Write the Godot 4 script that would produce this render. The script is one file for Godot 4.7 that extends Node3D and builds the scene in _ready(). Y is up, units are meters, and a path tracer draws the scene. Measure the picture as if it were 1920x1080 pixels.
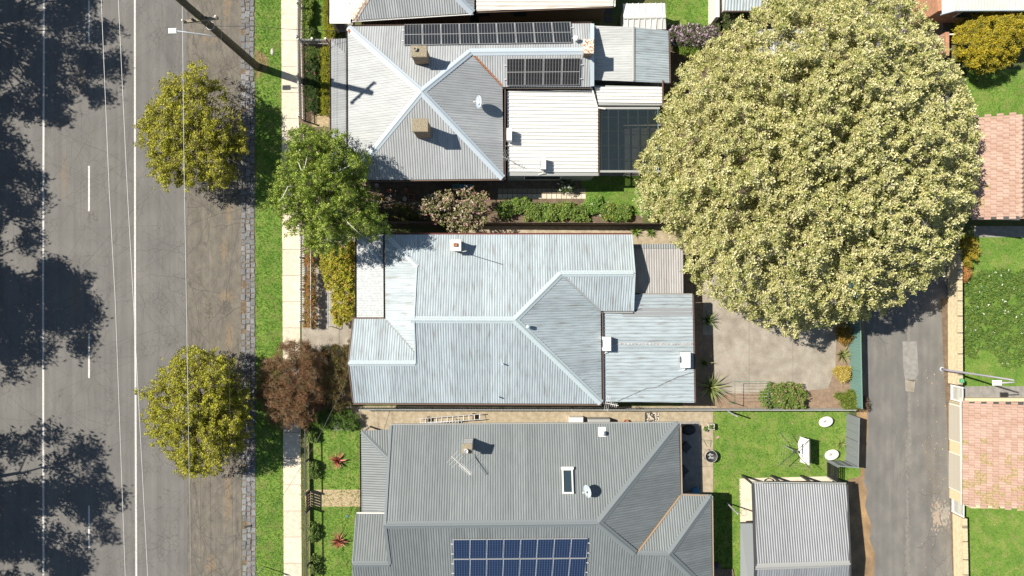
extends Node3D
# A block of inland houses seen from a drone straight above. Units are metres, north-west sun.
# P() turns a measured place on the photograph and a real height into a point in the world.
const CAM_H := 48.0
const PPM := 27.0
var rng := RandomNumberGenerator.new()
var used := {}
var M := {}
var LEAF := {}
var patchy: FastNoiseLite = null

func P(px: float, py: float, h: float = 0.0) -> Vector3:
	var k := (1.0 - h / CAM_H) / PPM
	return Vector3((px - 960.0) * k, h, (py - 540.0) * k)

func on(pl: Plane, px: float, py: float) -> Vector3:
	var c := Vector3(0, CAM_H, 0)
	var d := P(px, py) - c
	return c + d * ((pl.d - pl.normal.dot(c)) / pl.normal.dot(d))

func plane3(a: Vector3, b: Vector3, c: Vector3) -> Plane:
	var p := Plane(a, b, c)
	return p if p.normal.y > 0 else Plane(-p.normal, -p.d)

func R(a: float, b: float) -> float:
	return rng.randf_range(a, b)

# ---------------------------------------------------------------- nodes
func numbered(parent: Node, called: String) -> String:
	var key := "%d/%s" % [parent.get_instance_id(), called]
	used[key] = used.get(key, -1) + 1
	return called if used[key] == 0 else "%s_%03d" % [called, used[key]]

func base_of(n: Node) -> Vector3:
	var v := Vector3.ZERO
	while n != self and n is Node3D:
		v += n.position
		n = n.get_parent()
	return v

func thing(called: String, label: String, category: String, at := Vector3.ZERO, group := "") -> Node3D:
	var o := Node3D.new()
	o.name = numbered(self, called)
	add_child(o, true)
	o.position = at
	o.set_meta("label", label)
	o.set_meta("category", category)
	if group != "":
		o.set_meta("group", group)
	return o

func holder(called: String, parent: Node) -> Node3D:
	var o := Node3D.new()
	o.name = numbered(parent, called)
	parent.add_child(o, true)
	return o

func structure(called: String) -> Node3D:
	var o := holder(called, self)
	o.set_meta("kind", "structure")
	return o

func ST(smooth := false) -> SurfaceTool:
	var st := SurfaceTool.new()
	st.begin(Mesh.PRIMITIVE_TRIANGLES)
	st.set_smooth_group(0 if smooth else -1)
	return st

# commits a shape built in world coordinates as one named mesh under its parent
func part(st: SurfaceTool, called: String, m: Material, parent: Node) -> MeshInstance3D:
	st.generate_normals()
	var o := MeshInstance3D.new()
	o.mesh = st.commit()
	o.material_override = m
	o.name = numbered(parent, called)
	parent.add_child(o, true)
	if parent != self:
		o.position = -base_of(parent)
	return o

func single(st: SurfaceTool, called: String, m: Material, label: String, category: String, group := "") -> MeshInstance3D:
	var o := part(st, called, m, self)
	o.set_meta("label", label)
	o.set_meta("category", category)
	if group != "":
		o.set_meta("group", group)
	return o

func place(mesh: Mesh, called: String, m: Material, parent: Node, xf: Transform3D) -> MeshInstance3D:
	var o := MeshInstance3D.new()
	o.mesh = mesh
	o.material_override = m
	o.name = numbered(parent, called)
	parent.add_child(o, true)
	xf.origin -= base_of(parent)
	o.transform = xf
	return o

# ---------------------------------------------------------------- shapes
func tri(st: SurfaceTool, a: Vector3, b: Vector3, c: Vector3) -> void:
	st.add_vertex(a); st.add_vertex(b); st.add_vertex(c)

func quad(st: SurfaceTool, a: Vector3, b: Vector3, c: Vector3, d: Vector3) -> void:
	tri(st, a, b, c); tri(st, a, c, d)

func quv(st: SurfaceTool, a: Vector3, b: Vector3, c: Vector3, d: Vector3) -> void:
	var v := [a, b, c, d]
	var t := [Vector2(0, 0), Vector2(1, 0), Vector2(1, 1), Vector2(0, 1)]
	for i in [0, 1, 2, 0, 2, 3]:
		st.set_uv(t[i]); st.add_vertex(v[i])

func box(st: SurfaceTool, c: Vector3, s: Vector3, b := Basis.IDENTITY) -> void:
	var v := []
	for i in 8:
		v.append(c + b * Vector3((0.5 if i & 1 else -0.5) * s.x, (0.5 if i & 2 else -0.5) * s.y, (0.5 if i & 4 else -0.5) * s.z))
	quad(st, v[2], v[6], v[7], v[3]); quad(st, v[0], v[1], v[5], v[4])
	quad(st, v[0], v[2], v[3], v[1]); quad(st, v[4], v[5], v[7], v[6])
	quad(st, v[0], v[4], v[6], v[2]); quad(st, v[1], v[3], v[7], v[5])

# a box with chamfered top edges
func slab(st: SurfaceTool, c: Vector3, s: Vector3, ch: float, b := Basis.IDENTITY) -> void:
	var lo := []; var mid := []; var top := []
	for q in [Vector2(-1, -1), Vector2(1, -1), Vector2(1, 1), Vector2(-1, 1)]:
		lo.append(c + b * Vector3(q.x * s.x / 2, -s.y / 2, q.y * s.z / 2))
		mid.append(c + b * Vector3(q.x * s.x / 2, s.y / 2 - ch, q.y * s.z / 2))
		top.append(c + b * Vector3(q.x * (s.x / 2 - ch), s.y / 2, q.y * (s.z / 2 - ch)))
	for i in 4:
		var j := (i + 1) % 4
		quad(st, lo[i], mid[i], mid[j], lo[j])
		quad(st, mid[i], top[i], top[j], mid[j])
	quad(st, top[0], top[3], top[2], top[1])

func along(a: Vector3, b: Vector3) -> Basis:   # x axis runs from a to b, y stays as upright as it can
	var x := (b - a).normalized()
	var z := x.cross(Vector3.UP)
	z = Vector3(0, 0, 1) if z.length() < 0.001 else z.normalized()
	return Basis(x, z.cross(x), z)

func bar(st: SurfaceTool, a: Vector3, b: Vector3, w: float, t: float) -> void:
	box(st, (a + b) / 2, Vector3(a.distance_to(b), t, w), along(a, b))

func tube(st: SurfaceTool, pts: Array, radii: Array, sides := 6) -> void:
	var rings := []
	var n := pts.size()
	var side := Vector3.ZERO
	for i in n:
		var d: Vector3 = (pts[mini(i + 1, n - 1)] - pts[maxi(i - 1, 0)]).normalized()
		if side == Vector3.ZERO:
			side = d.cross(Vector3(0.31, 0.2, 0.93)).normalized()
		side = (side - d * side.dot(d)).normalized()
		var up := d.cross(side)
		var ring := []
		for k in sides:
			var a := TAU * k / sides
			ring.append(pts[i] + (side * cos(a) + up * sin(a)) * float(radii[mini(i, radii.size() - 1)]))
		rings.append(ring)
	for i in n - 1:
		for k in sides:
			var k2 := (k + 1) % sides
			quad(st, rings[i][k], rings[i][k2], rings[i + 1][k2], rings[i + 1][k])
	for k in range(1, sides - 1):
		tri(st, rings[0][0], rings[0][k + 1], rings[0][k])
		tri(st, rings[n - 1][0], rings[n - 1][k], rings[n - 1][k + 1])

func rod(st: SurfaceTool, a: Vector3, b: Vector3, r: float, sides := 6) -> void:
	tube(st, [a, b], [r], sides)

func lathe(st: SurfaceTool, c: Vector3, prof: Array, sides := 14, b := Basis.IDENTITY, ez := 1.0) -> void:
	for i in prof.size() - 1:
		for k in sides:
			var a0 := TAU * k / sides
			var a1 := TAU * (k + 1) / sides
			var p: Vector2 = prof[i]
			var q: Vector2 = prof[i + 1]
			quad(st, c + b * Vector3(cos(a0) * p.x, p.y, sin(a0) * p.x * ez), c + b * Vector3(cos(a0) * q.x, q.y, sin(a0) * q.x * ez),
				c + b * Vector3(cos(a1) * q.x, q.y, sin(a1) * q.x * ez), c + b * Vector3(cos(a1) * p.x, p.y, sin(a1) * p.x * ez))

func ring(st: SurfaceTool, c: Vector3, r: float, t: float, b := Basis.IDENTITY, n := 18) -> void:
	var pts := []
	for k in n + 1:
		pts.append(c + b * Vector3(cos(TAU * k / n) * r, 0, sin(TAU * k / n) * r))
	tube(st, pts, [t], 5)

# a flat outline given in 3-D, thickened by a vector
func plate(st: SurfaceTool, p: Array, thick: Vector3) -> void:
	var n := p.size()
	for i in range(1, n - 1):
		tri(st, p[0], p[i], p[i + 1])
		tri(st, p[0] + thick, p[i + 1] + thick, p[i] + thick)
	for i in n:
		var j := (i + 1) % n
		quad(st, p[i], p[i] + thick, p[j] + thick, p[j])

func xz(pts: Array) -> PackedVector2Array:
	var out := PackedVector2Array()
	for p in pts:
		out.append(Vector2(p.x, p.z))
	return out

func prism(st: SurfaceTool, poly: PackedVector2Array, y0: float, y1: float) -> void:
	if not Geometry2D.is_polygon_clockwise(poly):
		poly.reverse()
	var n := poly.size()
	for i in n:
		var a := poly[i]
		var b := poly[(i + 1) % n]
		quad(st, Vector3(a.x, y0, a.y), Vector3(b.x, y0, b.y), Vector3(b.x, y1, b.y), Vector3(a.x, y1, a.y))
	var t := Geometry2D.triangulate_polygon(poly)
	for i in range(0, t.size(), 3):
		var q := []
		for k in 3:
			q.append(Vector3(poly[t[i + k]].x, y1, poly[t[i + k]].y))
		if (q[1] - q[0]).cross(q[2] - q[0]).y > 0:
			tri(st, q[0], q[2], q[1])
		else:
			tri(st, q[0], q[1], q[2])

# a sheet lying on the ground; uv runs 0..1 over the rectangle r
func sheet(st: SurfaceTool, px: Array, y: float, r := Rect2(0, 0, 1920, 1080)) -> void:
	var poly := PackedVector2Array()
	for i in range(0, px.size(), 2):
		poly.append(Vector2(px[i], px[i + 1]))
	var t := Geometry2D.triangulate_polygon(poly)
	for i in range(0, t.size(), 3):
		var q := [poly[t[i]], poly[t[i + 1]], poly[t[i + 2]]]
		if (q[1] - q[0]).cross(q[2] - q[0]) < 0:
			q = [q[0], q[2], q[1]]
		for v in q:
			st.set_uv((v - r.position) / r.size)
			st.add_vertex(P(v.x, v.y, y))

func lay(called: String, px: Array, y: float, m: Material, r := Rect2(0, 0, 1920, 1080)) -> MeshInstance3D:
	var st := ST()
	sheet(st, px, y, r)
	var o := part(st, called, m, self)
	o.set_meta("kind", "structure")
	return o

func rect(x0: float, y0: float, x1: float, y1: float) -> Array:
	return [x0, y0, x1, y0, x1, y1, x0, y1]

# ---------------------------------------------------------------- roofs
# lays profiled metal sheets over one plane of a roof; every sheet is a piece of its own
func facet(parent: Node, pl: Plane, px: Array, mats: Array, period := 0.16, prof := [[0.0, 0.0], [0.22, 0.0], [0.46, 0.022], [0.72, 0.022], [1.0, 0.0]], per_sheet := 5, called := "roof_sheet", flow := Vector3.ZERO, lift := 0.0) -> void:
	var n := pl.normal
	var f := flow if flow != Vector3.ZERO else Vector3.DOWN
	f = (f - n * f.dot(n)).normalized()
	var u := f.cross(n).normalized()
	var o := on(pl, px[0], px[1])
	var poly := PackedVector2Array()
	var lo := 1e9
	var hi := -1e9
	var v0 := 1e9
	var v1 := -1e9
	for i in range(0, px.size(), 2):
		var q := on(pl, px[i], px[i + 1]) - o
		poly.append(Vector2(q.dot(u), q.dot(f)))
		lo = minf(lo, q.dot(u)); hi = maxf(hi, q.dot(u))
		v0 = minf(v0, q.dot(f)); v1 = maxf(v1, q.dot(f))
	var count := int(ceil((hi - lo) / period))
	for s in range(0, count, per_sheet):
		var st := ST()
		var any := false
		var step := R(0.0, 0.004) + lift
		for i in range(s, mini(s + per_sheet, count)):
			for j in prof.size() - 1:
				var x0: float = lo + (i + prof[j][0]) * period
				var x1: float = lo + (i + prof[j + 1][0]) * period
				var h0: float = prof[j][1]
				var h1: float = prof[j + 1][1]
				for piece in Geometry2D.intersect_polygons(poly, PackedVector2Array([Vector2(x0, v0 - 1), Vector2(x1, v0 - 1), Vector2(x1, v1 + 1), Vector2(x0, v1 + 1)])):
					var t := Geometry2D.triangulate_polygon(piece)
					for k in range(0, t.size(), 3):
						var q := [piece[t[k]], piece[t[k + 1]], piece[t[k + 2]]]
						var w := []
						for e in q:
							w.append(o + u * e.x + f * e.y + n * (step + lerpf(h0, h1, (e.x - x0) / (x1 - x0))))
						if (w[1] - w[0]).cross(w[2] - w[0]).dot(n) > 0:
							q = [q[0], q[2], q[1]]
							w = [w[0], w[2], w[1]]
						for e in 3:
							st.set_uv(Vector2(q[e].x, q[e].y) / 6.0 + Vector2(pl.d * 0.37, n.x * 1.7))
							st.add_vertex(w[e])
						any = true
		if any:
			part(st, called, mats[rng.randi() % mats.size()], parent)

# folded metal cap along a ridge or hip between two planes
func cap(parent: Node, a: Vector3, b: Vector3, p1: Plane, p2: Plane, w: float, m: Material, called := "ridge_cap", valley := false) -> void:
	var st := ST()
	var e := (b - a).normalized()
	var row := []
	for pl in [p1, p2]:
		var d := e.cross(pl.normal).normalized()
		if (d.y > 0) != valley:
			d = -d
		row.append([d, pl.normal])
	var sec := []
	if valley:
		sec = [row[0][0] * w + row[0][1] * 0.036, Vector3.UP * 0.02, row[1][0] * w + row[1][1] * 0.036]
	else:
		sec = [row[0][0] * w + row[0][1] * 0.034, row[0][0] * 0.09 + row[0][1] * 0.05, row[0][0] * 0.035 + Vector3.UP * 0.088, row[1][0] * 0.035 + Vector3.UP * 0.088, row[1][0] * 0.09 + row[1][1] * 0.05, row[1][0] * w + row[1][1] * 0.034]
	for i in sec.size() - 1:
		quad(st, a + sec[i], b + sec[i], b + sec[i + 1], a + sec[i + 1])
	part(st, called, m, parent)

# open half-round gutter seen as a box channel, following the points
func gutter(parent: Node, pts: Array, out: Vector3, m: Material, w := 0.09, called := "gutter") -> void:
	var st := ST()
	for i in pts.size() - 1:
		var a: Vector3 = pts[i] + Vector3.DOWN * 0.06
		var b: Vector3 = pts[i + 1] + Vector3.DOWN * 0.06
		var o := out * w
		var t := Vector3.UP * 0.1
		var th := out * 0.012
		quad(st, a, b, b + o, a + o)
		quad(st, a + o, b + o, b + o + t, a + o + t)
		quad(st, a + o - th, a + o - th + t, b + o - th + t, b + o - th)
		quad(st, a + o + t, b + o + t, b + o + t - th, a + o + t - th)
		quad(st, a, a + t * 0.6, b + t * 0.6, b)
	part(st, called, m, parent)

# a thin strip of flashing or a barge board along an edge
func strip(parent: Node, a: Vector3, b: Vector3, w: float, t: float, m: Material, called: String, up := 0.0) -> void:
	var st := ST()
	bar(st, a + Vector3.UP * up, b + Vector3.UP * up, w, t)
	part(st, called, m, parent)

func walls(parent: Node, px: Array, e: float, inset: float, top: float, m: Material, called := "wall") -> void:
	var pts := []
	for i in range(0, px.size(), 2):
		pts.append(P(px[i], px[i + 1], e))
	var poly := xz(pts)
	var ins := Geometry2D.offset_polygon(poly, -inset)
	var st := ST()
	prism(st, ins[0] if ins.size() else poly, 0.0, top)
	part(st, called, m, parent)

# ---------------------------------------------------------------- textures and materials
func L(r: float, g: float, b: float) -> Color:   # linear base colour
	return Color(r, g, b).linear_to_srgb()

func grey(w: int, h: int, sd: int, freq: float, oct := 3, kind := FastNoiseLite.TYPE_SIMPLEX_SMOOTH) -> PackedByteArray:
	var n := FastNoiseLite.new()
	n.seed = sd
	n.noise_type = kind
	n.frequency = freq
	n.fractal_type = FastNoiseLite.FRACTAL_FBM if oct > 1 else FastNoiseLite.FRACTAL_NONE
	n.fractal_octaves = oct
	if kind == FastNoiseLite.TYPE_CELLULAR:
		n.cellular_return_type = FastNoiseLite.RETURN_DISTANCE2_SUB
	var im := n.get_seamless_image(w, h)
	im.convert(Image.FORMAT_L8)
	return im.get_data()

func stretched(w: int, h: int, sd: int, freq: float, sx: int, sy: int) -> PackedByteArray:
	var n := FastNoiseLite.new()
	n.seed = sd
	n.frequency = freq
	n.fractal_octaves = 3
	var im := n.get_seamless_image(w / sx, h / sy)
	im.convert(Image.FORMAT_L8)
	im.resize(w, h, Image.INTERPOLATE_CUBIC)
	return im.get_data()

# layers: [bytes, weight]; stops: [position, linear colour] along a ramp
func ramp(w: int, h: int, layers: Array, stops: Array) -> Image:
	var lut := PackedByteArray()
	for i in 256:
		var t := i / 255.0
		var c: Color = stops[0][1]
		for k in stops.size() - 1:
			if t >= stops[k][0]:
				c = stops[k][1].lerp(stops[k + 1][1], clampf((t - stops[k][0]) / (stops[k + 1][0] - stops[k][0]), 0, 1))
		c = c.linear_to_srgb()
		lut.append(int(clampf(c.r * 255, 0, 255))); lut.append(int(clampf(c.g * 255, 0, 255))); lut.append(int(clampf(c.b * 255, 0, 255)))
	var total := 0.0
	for l in layers:
		total += l[1]
	var out := PackedByteArray()
	out.resize(w * h * 3)
	var a: PackedByteArray = layers[0][0]
	var b: PackedByteArray = layers[mini(1, layers.size() - 1)][0]
	var c3: PackedByteArray = layers[mini(2, layers.size() - 1)][0]
	var wa: float = layers[0][1] / total
	var wb: float = layers[1][1] / total if layers.size() > 1 else 0.0
	var wc: float = layers[2][1] / total if layers.size() > 2 else 0.0
	for i in w * h:
		var t := clampi(int((a[i] * wa + b[i] * wb + c3[i] * wc - 127.5) * 1.5 + 127.5), 0, 255) * 3
		out[i * 3] = lut[t]; out[i * 3 + 1] = lut[t + 1]; out[i * 3 + 2] = lut[t + 2]
	return Image.create_from_data(w, h, false, Image.FORMAT_RGB8, out)

func tex(im: Image) -> ImageTexture:
	im.generate_mipmaps()
	return ImageTexture.create_from_image(im)

func mat(c: Color, rough := 0.8, metal := 0.0) -> StandardMaterial3D:
	var m := StandardMaterial3D.new()
	m.albedo_color = c
	m.roughness = rough
	m.metallic = metal
	return m

func tmat(im: Image, rough: float, metres: float, triplanar := true) -> StandardMaterial3D:
	var m := StandardMaterial3D.new()
	m.albedo_texture = tex(im)
	m.roughness = rough
	if triplanar:
		m.uv1_triplanar = true
		m.uv1_world_triplanar = true
		m.uv1_scale = Vector3.ONE / metres
	return m

func leafmat(back: Color) -> StandardMaterial3D:
	var m := StandardMaterial3D.new()
	m.vertex_color_use_as_albedo = true
	m.roughness = 0.55
	m.backlight_enabled = true
	m.backlight = back
	return m

# a crack: a wandering dark line in the tarmac
func crack(im: Image, x: float, y: float, a: float, n: int, c: Color, wob := 0.5, alpha := 0.6) -> void:
	var w := im.get_width()
	var h := im.get_height()
	var way := a
	for i in n:
		if i % 3 == 0:
			a = way + (a - way) * 0.75 + R(-wob, wob) * 2.2
		x += cos(a); y += sin(a)
		var xi := posmod(int(x), w)
		var yi := posmod(int(y), h)
		im.set_pixel(xi, yi, im.get_pixel(xi, yi).lerp(c, alpha))
		if i % 37 == 36 and n > 60 and rng.randf() < 0.5:
			crack(im, x, y, a + R(-1.4, 1.4), n / 4, c, wob, alpha)

func blot(im: Image, cx: float, cy: float, rx: float, ry: float, c: Color, alpha: float, sd: int) -> void:
	var n := FastNoiseLite.new()
	n.seed = sd
	n.frequency = 0.09
	for y in range(int(cy - ry * 1.5), int(cy + ry * 1.5)):
		for x in range(int(cx - rx * 1.5), int(cx + rx * 1.5)):
			if x < 0 or y < 0 or x >= im.get_width() or y >= im.get_height():
				continue
			var d := Vector2((x - cx) / rx, (y - cy) / ry).length() + n.get_noise_2d(x, y) * 1.5 + n.get_noise_2d(x * 3.1, y * 3.1) * 0.8
			if d < 1.0:
				im.set_pixel(x, y, im.get_pixel(x, y).lerp(c, alpha * clampf((1.0 - d) * 5.0, 0, 1)))

func make_materials() -> void:
	var g5 := grey(512, 512, 1, 0.12, 4)
	var g2 := grey(512, 512, 2, 0.022, 4)
	var g9 := grey(512, 512, 3, 0.4, 2)
	var g1 := grey(512, 512, 4, 0.009, 3)
	M.grass_ground = tmat(ramp(512, 512, [[g9, 0.5], [g5, 0.4], [g1, 0.5]], [[0.0, Color(0.065, 0.135, 0.016)], [0.45, Color(0.115, 0.205, 0.027)], [0.8, Color(0.18, 0.25, 0.046)], [1.0, Color(0.27, 0.27, 0.09)]]), 0.95, 9.0)
	M.soil = tmat(ramp(512, 512, [[g9, 0.6], [g5, 0.4], [g2, 0.3]], [[0.0, Color(0.05, 0.036, 0.024)], [0.5, Color(0.13, 0.095, 0.065)], [1.0, Color(0.3, 0.23, 0.16)]]), 0.95, 6.0)
	M.mulch = tmat(ramp(512, 512, [[g9, 0.8], [g5, 0.3], [g2, 0.2]], [[0.0, Color(0.06, 0.04, 0.03)], [0.45, Color(0.2, 0.14, 0.1)], [1.0, Color(0.46, 0.35, 0.25)]]), 0.95, 5.0)
	M.dirt = tmat(ramp(512, 512, [[g9, 0.4], [g5, 0.3], [g1, 0.7]], [[0.0, Color(0.1, 0.075, 0.05)], [0.5, Color(0.24, 0.16, 0.09)], [1.0, Color(0.42, 0.27, 0.13)]]), 0.95, 7.0)
	M.base = tmat(ramp(512, 512, [[g9, 0.4], [g5, 0.4], [g1, 0.6]], [[0.0, Color(0.04, 0.06, 0.014)], [0.5, Color(0.08, 0.1, 0.03)], [1.0, Color(0.16, 0.13, 0.07)]]), 0.95, 11.0)
	M.drive = tmat(ramp(512, 512, [[g2, 0.7], [g1, 0.8], [g5, 0.6]], [[0.0, Color(0.2, 0.175, 0.145)], [0.5, Color(0.285, 0.255, 0.215)], [1.0, Color(0.385, 0.352, 0.305)]]), 0.85, 9.0)
	M.path = tmat(ramp(512, 512, [[g2, 0.6], [g5, 0.4], [g9, 0.4]], [[0.0, Color(0.46, 0.39, 0.3)], [0.5, Color(0.6, 0.53, 0.43)], [1.0, Color(0.68, 0.61, 0.51)]]), 0.85, 7.0)
	M.paths = [M.path]
	for k in 2:
		var f: float = [0.93, 1.03][k]
		var stain := grey(512, 512, 90 + k, 0.03, 4)
		M.paths.append(tmat(ramp(512, 512, [[stain, 0.8], [g5, 0.4], [g9, 0.4]], [[0.0, Color(0.4, 0.33, 0.25) * f], [0.4, Color(0.58, 0.51, 0.41) * f], [1.0, Color(0.67, 0.6, 0.5) * f]]), 0.85, 6.0))
	M.sidepath = tmat(ramp(512, 512, [[g2, 0.7], [g5, 0.5], [g9, 0.5]], [[0.0, Color(0.21, 0.17, 0.115)], [0.5, Color(0.34, 0.285, 0.205)], [1.0, Color(0.46, 0.4, 0.31)]]), 0.85, 5.0)
	M.patio = tmat(ramp(512, 512, [[g2, 0.7], [g5, 0.5], [g9, 0.5]], [[0.0, Color(0.16, 0.15, 0.14)], [0.5, Color(0.24, 0.23, 0.22)], [1.0, Color(0.32, 0.31, 0.3)]]), 0.85, 5.0)
	M.timber = tmat(ramp(512, 512, [[stretched(512, 512, 61, 0.06, 1, 8), 1.0], [g9, 0.3]], [[0.0, Color(0.09, 0.06, 0.04)], [0.5, Color(0.19, 0.14, 0.1)], [1.0, Color(0.3, 0.24, 0.18)]]), 0.85, 2.0)
	M.pole = tmat(ramp(512, 512, [[stretched(512, 512, 62, 0.08, 1, 8), 1.0], [g9, 0.3]], [[0.0, Color(0.035, 0.028, 0.018)], [0.5, Color(0.1, 0.082, 0.055)], [1.0, Color(0.2, 0.17, 0.12)]]), 0.9, 1.5)
	M.bark = tmat(ramp(256, 256, [[grey(256, 256, 7, 0.05), 1.0]], [[0.0, Color(0.05, 0.04, 0.03)], [1.0, Color(0.2, 0.16, 0.12)]]), 0.9, 1.0)
	M.birch = tmat(ramp(256, 256, [[grey(256, 256, 8, 0.05), 1.0]], [[0.0, Color(0.2, 0.18, 0.15)], [0.3, Color(0.5, 0.48, 0.43)], [1.0, Color(0.66, 0.64, 0.6)]]), 0.8, 1.0)
	M.twig = mat(L(0.17, 0.085, 0.045), 0.9)
	# stone
	M.stones = []
	for k in 4:
		var v: float = [0.13, 0.165, 0.2, 0.15][k]
		M.stones.append(tmat(ramp(128, 128, [[grey(128, 128, 20 + k, 0.07), 1.0]], [[0.0, Color(v * 0.7, v * 0.74, v * 0.82)], [0.7, Color(v * 1.1, v * 1.13, v * 1.2)], [1.0, Color(v * 1.5, v * 1.4, v * 1.25)]]), 0.85, 1.1))
	# metal roofs: streaks run down the sheet
	var s1 := stretched(512, 512, 31, 0.11, 1, 16)
	var s2 := stretched(512, 512, 32, 0.03, 1, 4)
	var roof_set := func(key: String, cols: Array, rough: float, spec := 0.5):
		M[key] = []
		for k in 3:
			var q := []
			for s in cols:
				var f: float = [0.94, 1.0, 1.06][k]
				q.append([s[0], Color(s[1].r * f, s[1].g * f, s[1].b * f)])
			var sm := tmat(ramp(512, 512, [[s1, 0.9], [s2, 0.6], [g9, 0.35]], q), rough, 1.0, false)
			sm.metallic_specular = spec
			M[key].append(sm)
	roof_set.call("galv", [[0.0, Color(0.19, 0.195, 0.2)], [0.12, Color(0.28, 0.295, 0.31)], [0.5, Color(0.325, 0.345, 0.365)], [1.0, Color(0.375, 0.395, 0.415)]], 0.5)
	roof_set.call("blue", [[0.0, Color(0.2, 0.13, 0.09)], [0.17, Color(0.25, 0.25, 0.25)], [0.24, Color(0.28, 0.32, 0.345)], [0.5, Color(0.33, 0.39, 0.435)], [1.0, Color(0.41, 0.46, 0.5)]], 0.5)
	roof_set.call("charcoal", [[0.0, Color(0.132, 0.15, 0.158)], [0.5, Color(0.16, 0.181, 0.192)], [1.0, Color(0.19, 0.212, 0.222)]], 0.55)
	roof_set.call("garage", [[0.0, Color(0.21, 0.22, 0.235)], [0.5, Color(0.26, 0.275, 0.295)], [1.0, Color(0.31, 0.325, 0.34)]], 0.5)
	roof_set.call("whiteroof", [[0.0, Color(0.6, 0.58, 0.55)], [0.3, Color(0.62, 0.62, 0.61)], [1.0, Color(0.67, 0.67, 0.665)]], 0.5)
	roof_set.call("cream", [[0.0, Color(0.3, 0.25, 0.2)], [0.25, Color(0.56, 0.53, 0.48)], [1.0, Color(0.68, 0.66, 0.62)]], 0.6)
	roof_set.call("pinkish", [[0.0, Color(0.17, 0.165, 0.165)], [0.3, Color(0.28, 0.275, 0.28)], [1.0, Color(0.36, 0.352, 0.358)]], 0.6)
	roof_set.call("pale", [[0.0, Color(0.33, 0.345, 0.35)], [0.4, Color(0.42, 0.44, 0.45)], [1.0, Color(0.5, 0.52, 0.53)]], 0.5)
	roof_set.call("steel", [[0.0, Color(0.145, 0.157, 0.175)], [0.5, Color(0.185, 0.2, 0.223)], [1.0, Color(0.23, 0.247, 0.27)]], 0.45)
	var pe := grey(512, 512, 40, 0.045, 5)
	M.peel = [tmat(ramp(512, 512, [[pe, 1.0], [g9, 0.35], [s1, 0.4]], [[0.0, Color(0.3, 0.33, 0.36)], [0.36, Color(0.31, 0.34, 0.365)], [0.5, Color(0.38, 0.405, 0.43)], [1.0, Color(0.45, 0.47, 0.49)]]), 0.6, 5.0, false)]
	M.rust = tmat(ramp(256, 256, [[grey(256, 256, 41, 0.05), 1.0]], [[0.0, Color(0.16, 0.05, 0.02)], [0.6, Color(0.32, 0.12, 0.05)], [1.0, Color(0.45, 0.24, 0.12)]]), 0.9, 1.2)
	M.rust_patch = tmat(ramp(256, 256, [[grey(256, 256, 42, 0.035, 4), 1.0]], [[0.0, Color(0.3, 0.1, 0.04)], [0.42, Color(0.4, 0.16, 0.07)], [0.5, Color(0.66, 0.6, 0.52)], [1.0, Color(0.74, 0.7, 0.64)]]), 0.85, 1.4)
	M.leafgutter = tmat(ramp(256, 256, [[grey(256, 256, 43, 0.3, 2), 1.0]], [[0.0, Color(0.1, 0.07, 0.05)], [0.5, Color(0.3, 0.2, 0.12)], [1.0, Color(0.55, 0.45, 0.32)]]), 0.95, 1.6)
	M.cap_light = mat(L(0.43, 0.5, 0.57), 0.45)
	M.cap_blue = tmat(ramp(256, 256, [[grey(256, 256, 44, 0.06), 1.0]], [[0.0, Color(0.38, 0.45, 0.49)], [1.0, Color(0.48, 0.56, 0.6)]]), 0.5, 2.0)
	M.cap_dark = mat(L(0.17, 0.195, 0.21), 0.5)
	M.gut_dark = mat(L(0.06, 0.05, 0.045), 0.6)
	M.gut_rust = mat(L(0.14, 0.09, 0.07), 0.7)
	M.gut_red = mat(L(0.2, 0.06, 0.05), 0.7)
	M.gut_grey = mat(L(0.3, 0.31, 0.31), 0.5)
	M.gut_white = mat(L(0.7, 0.7, 0.68), 0.5)
	M.wall_brown = mat(L(0.12, 0.075, 0.05), 0.9)
	M.wall_green = mat(L(0.3, 0.33, 0.3), 0.8)
	M.wall_cream = tmat(ramp(256, 256, [[grey(256, 256, 45, 0.05), 1.0]], [[0.0, Color(0.55, 0.45, 0.28)], [1.0, Color(0.66, 0.57, 0.4)]]), 0.85, 2.0)
	M.wall_white = mat(L(0.7, 0.69, 0.66), 0.8)
	M.wall_dark = mat(L(0.16, 0.17, 0.175), 0.8)
	M.brickwall = tmat(brick_image(Color(0.36, 0.13, 0.065), Color(0.46, 0.2, 0.1), Color(0.45, 0.4, 0.34)), 0.9, 1.2)
	M.cream_brick = tmat(brick_image(Color(0.6, 0.5, 0.33), Color(0.66, 0.56, 0.38), Color(0.56, 0.47, 0.33)), 0.9, 1.2)
	M.chimney = tmat(brick_image(Color(0.17, 0.11, 0.07), Color(0.25, 0.17, 0.11), Color(0.3, 0.26, 0.2)), 0.9, 1.2)
	M.chimney_cream = tmat(brick_image(Color(0.45, 0.33, 0.2), Color(0.55, 0.42, 0.27), Color(0.5, 0.45, 0.38)), 0.9, 1.2)
	M.pathbrick = tmat(brick_image(Color(0.34, 0.24, 0.15), Color(0.46, 0.35, 0.24), Color(0.2, 0.22, 0.08)), 0.9, 1.0)
	M.cement = tmat(ramp(256, 256, [[grey(256, 256, 46, 0.08, 4), 1.0]], [[0.0, Color(0.1, 0.08, 0.05)], [0.35, Color(0.2, 0.165, 0.11)], [0.6, Color(0.3, 0.26, 0.19)], [1.0, Color(0.46, 0.41, 0.32)]]), 0.9, 1.2)
	M.black = mat(L(0.02, 0.02, 0.022), 0.6)
	M.dark = mat(L(0.045, 0.045, 0.05), 0.6)
	M.white = mat(L(0.8, 0.8, 0.79), 0.5)
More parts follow.
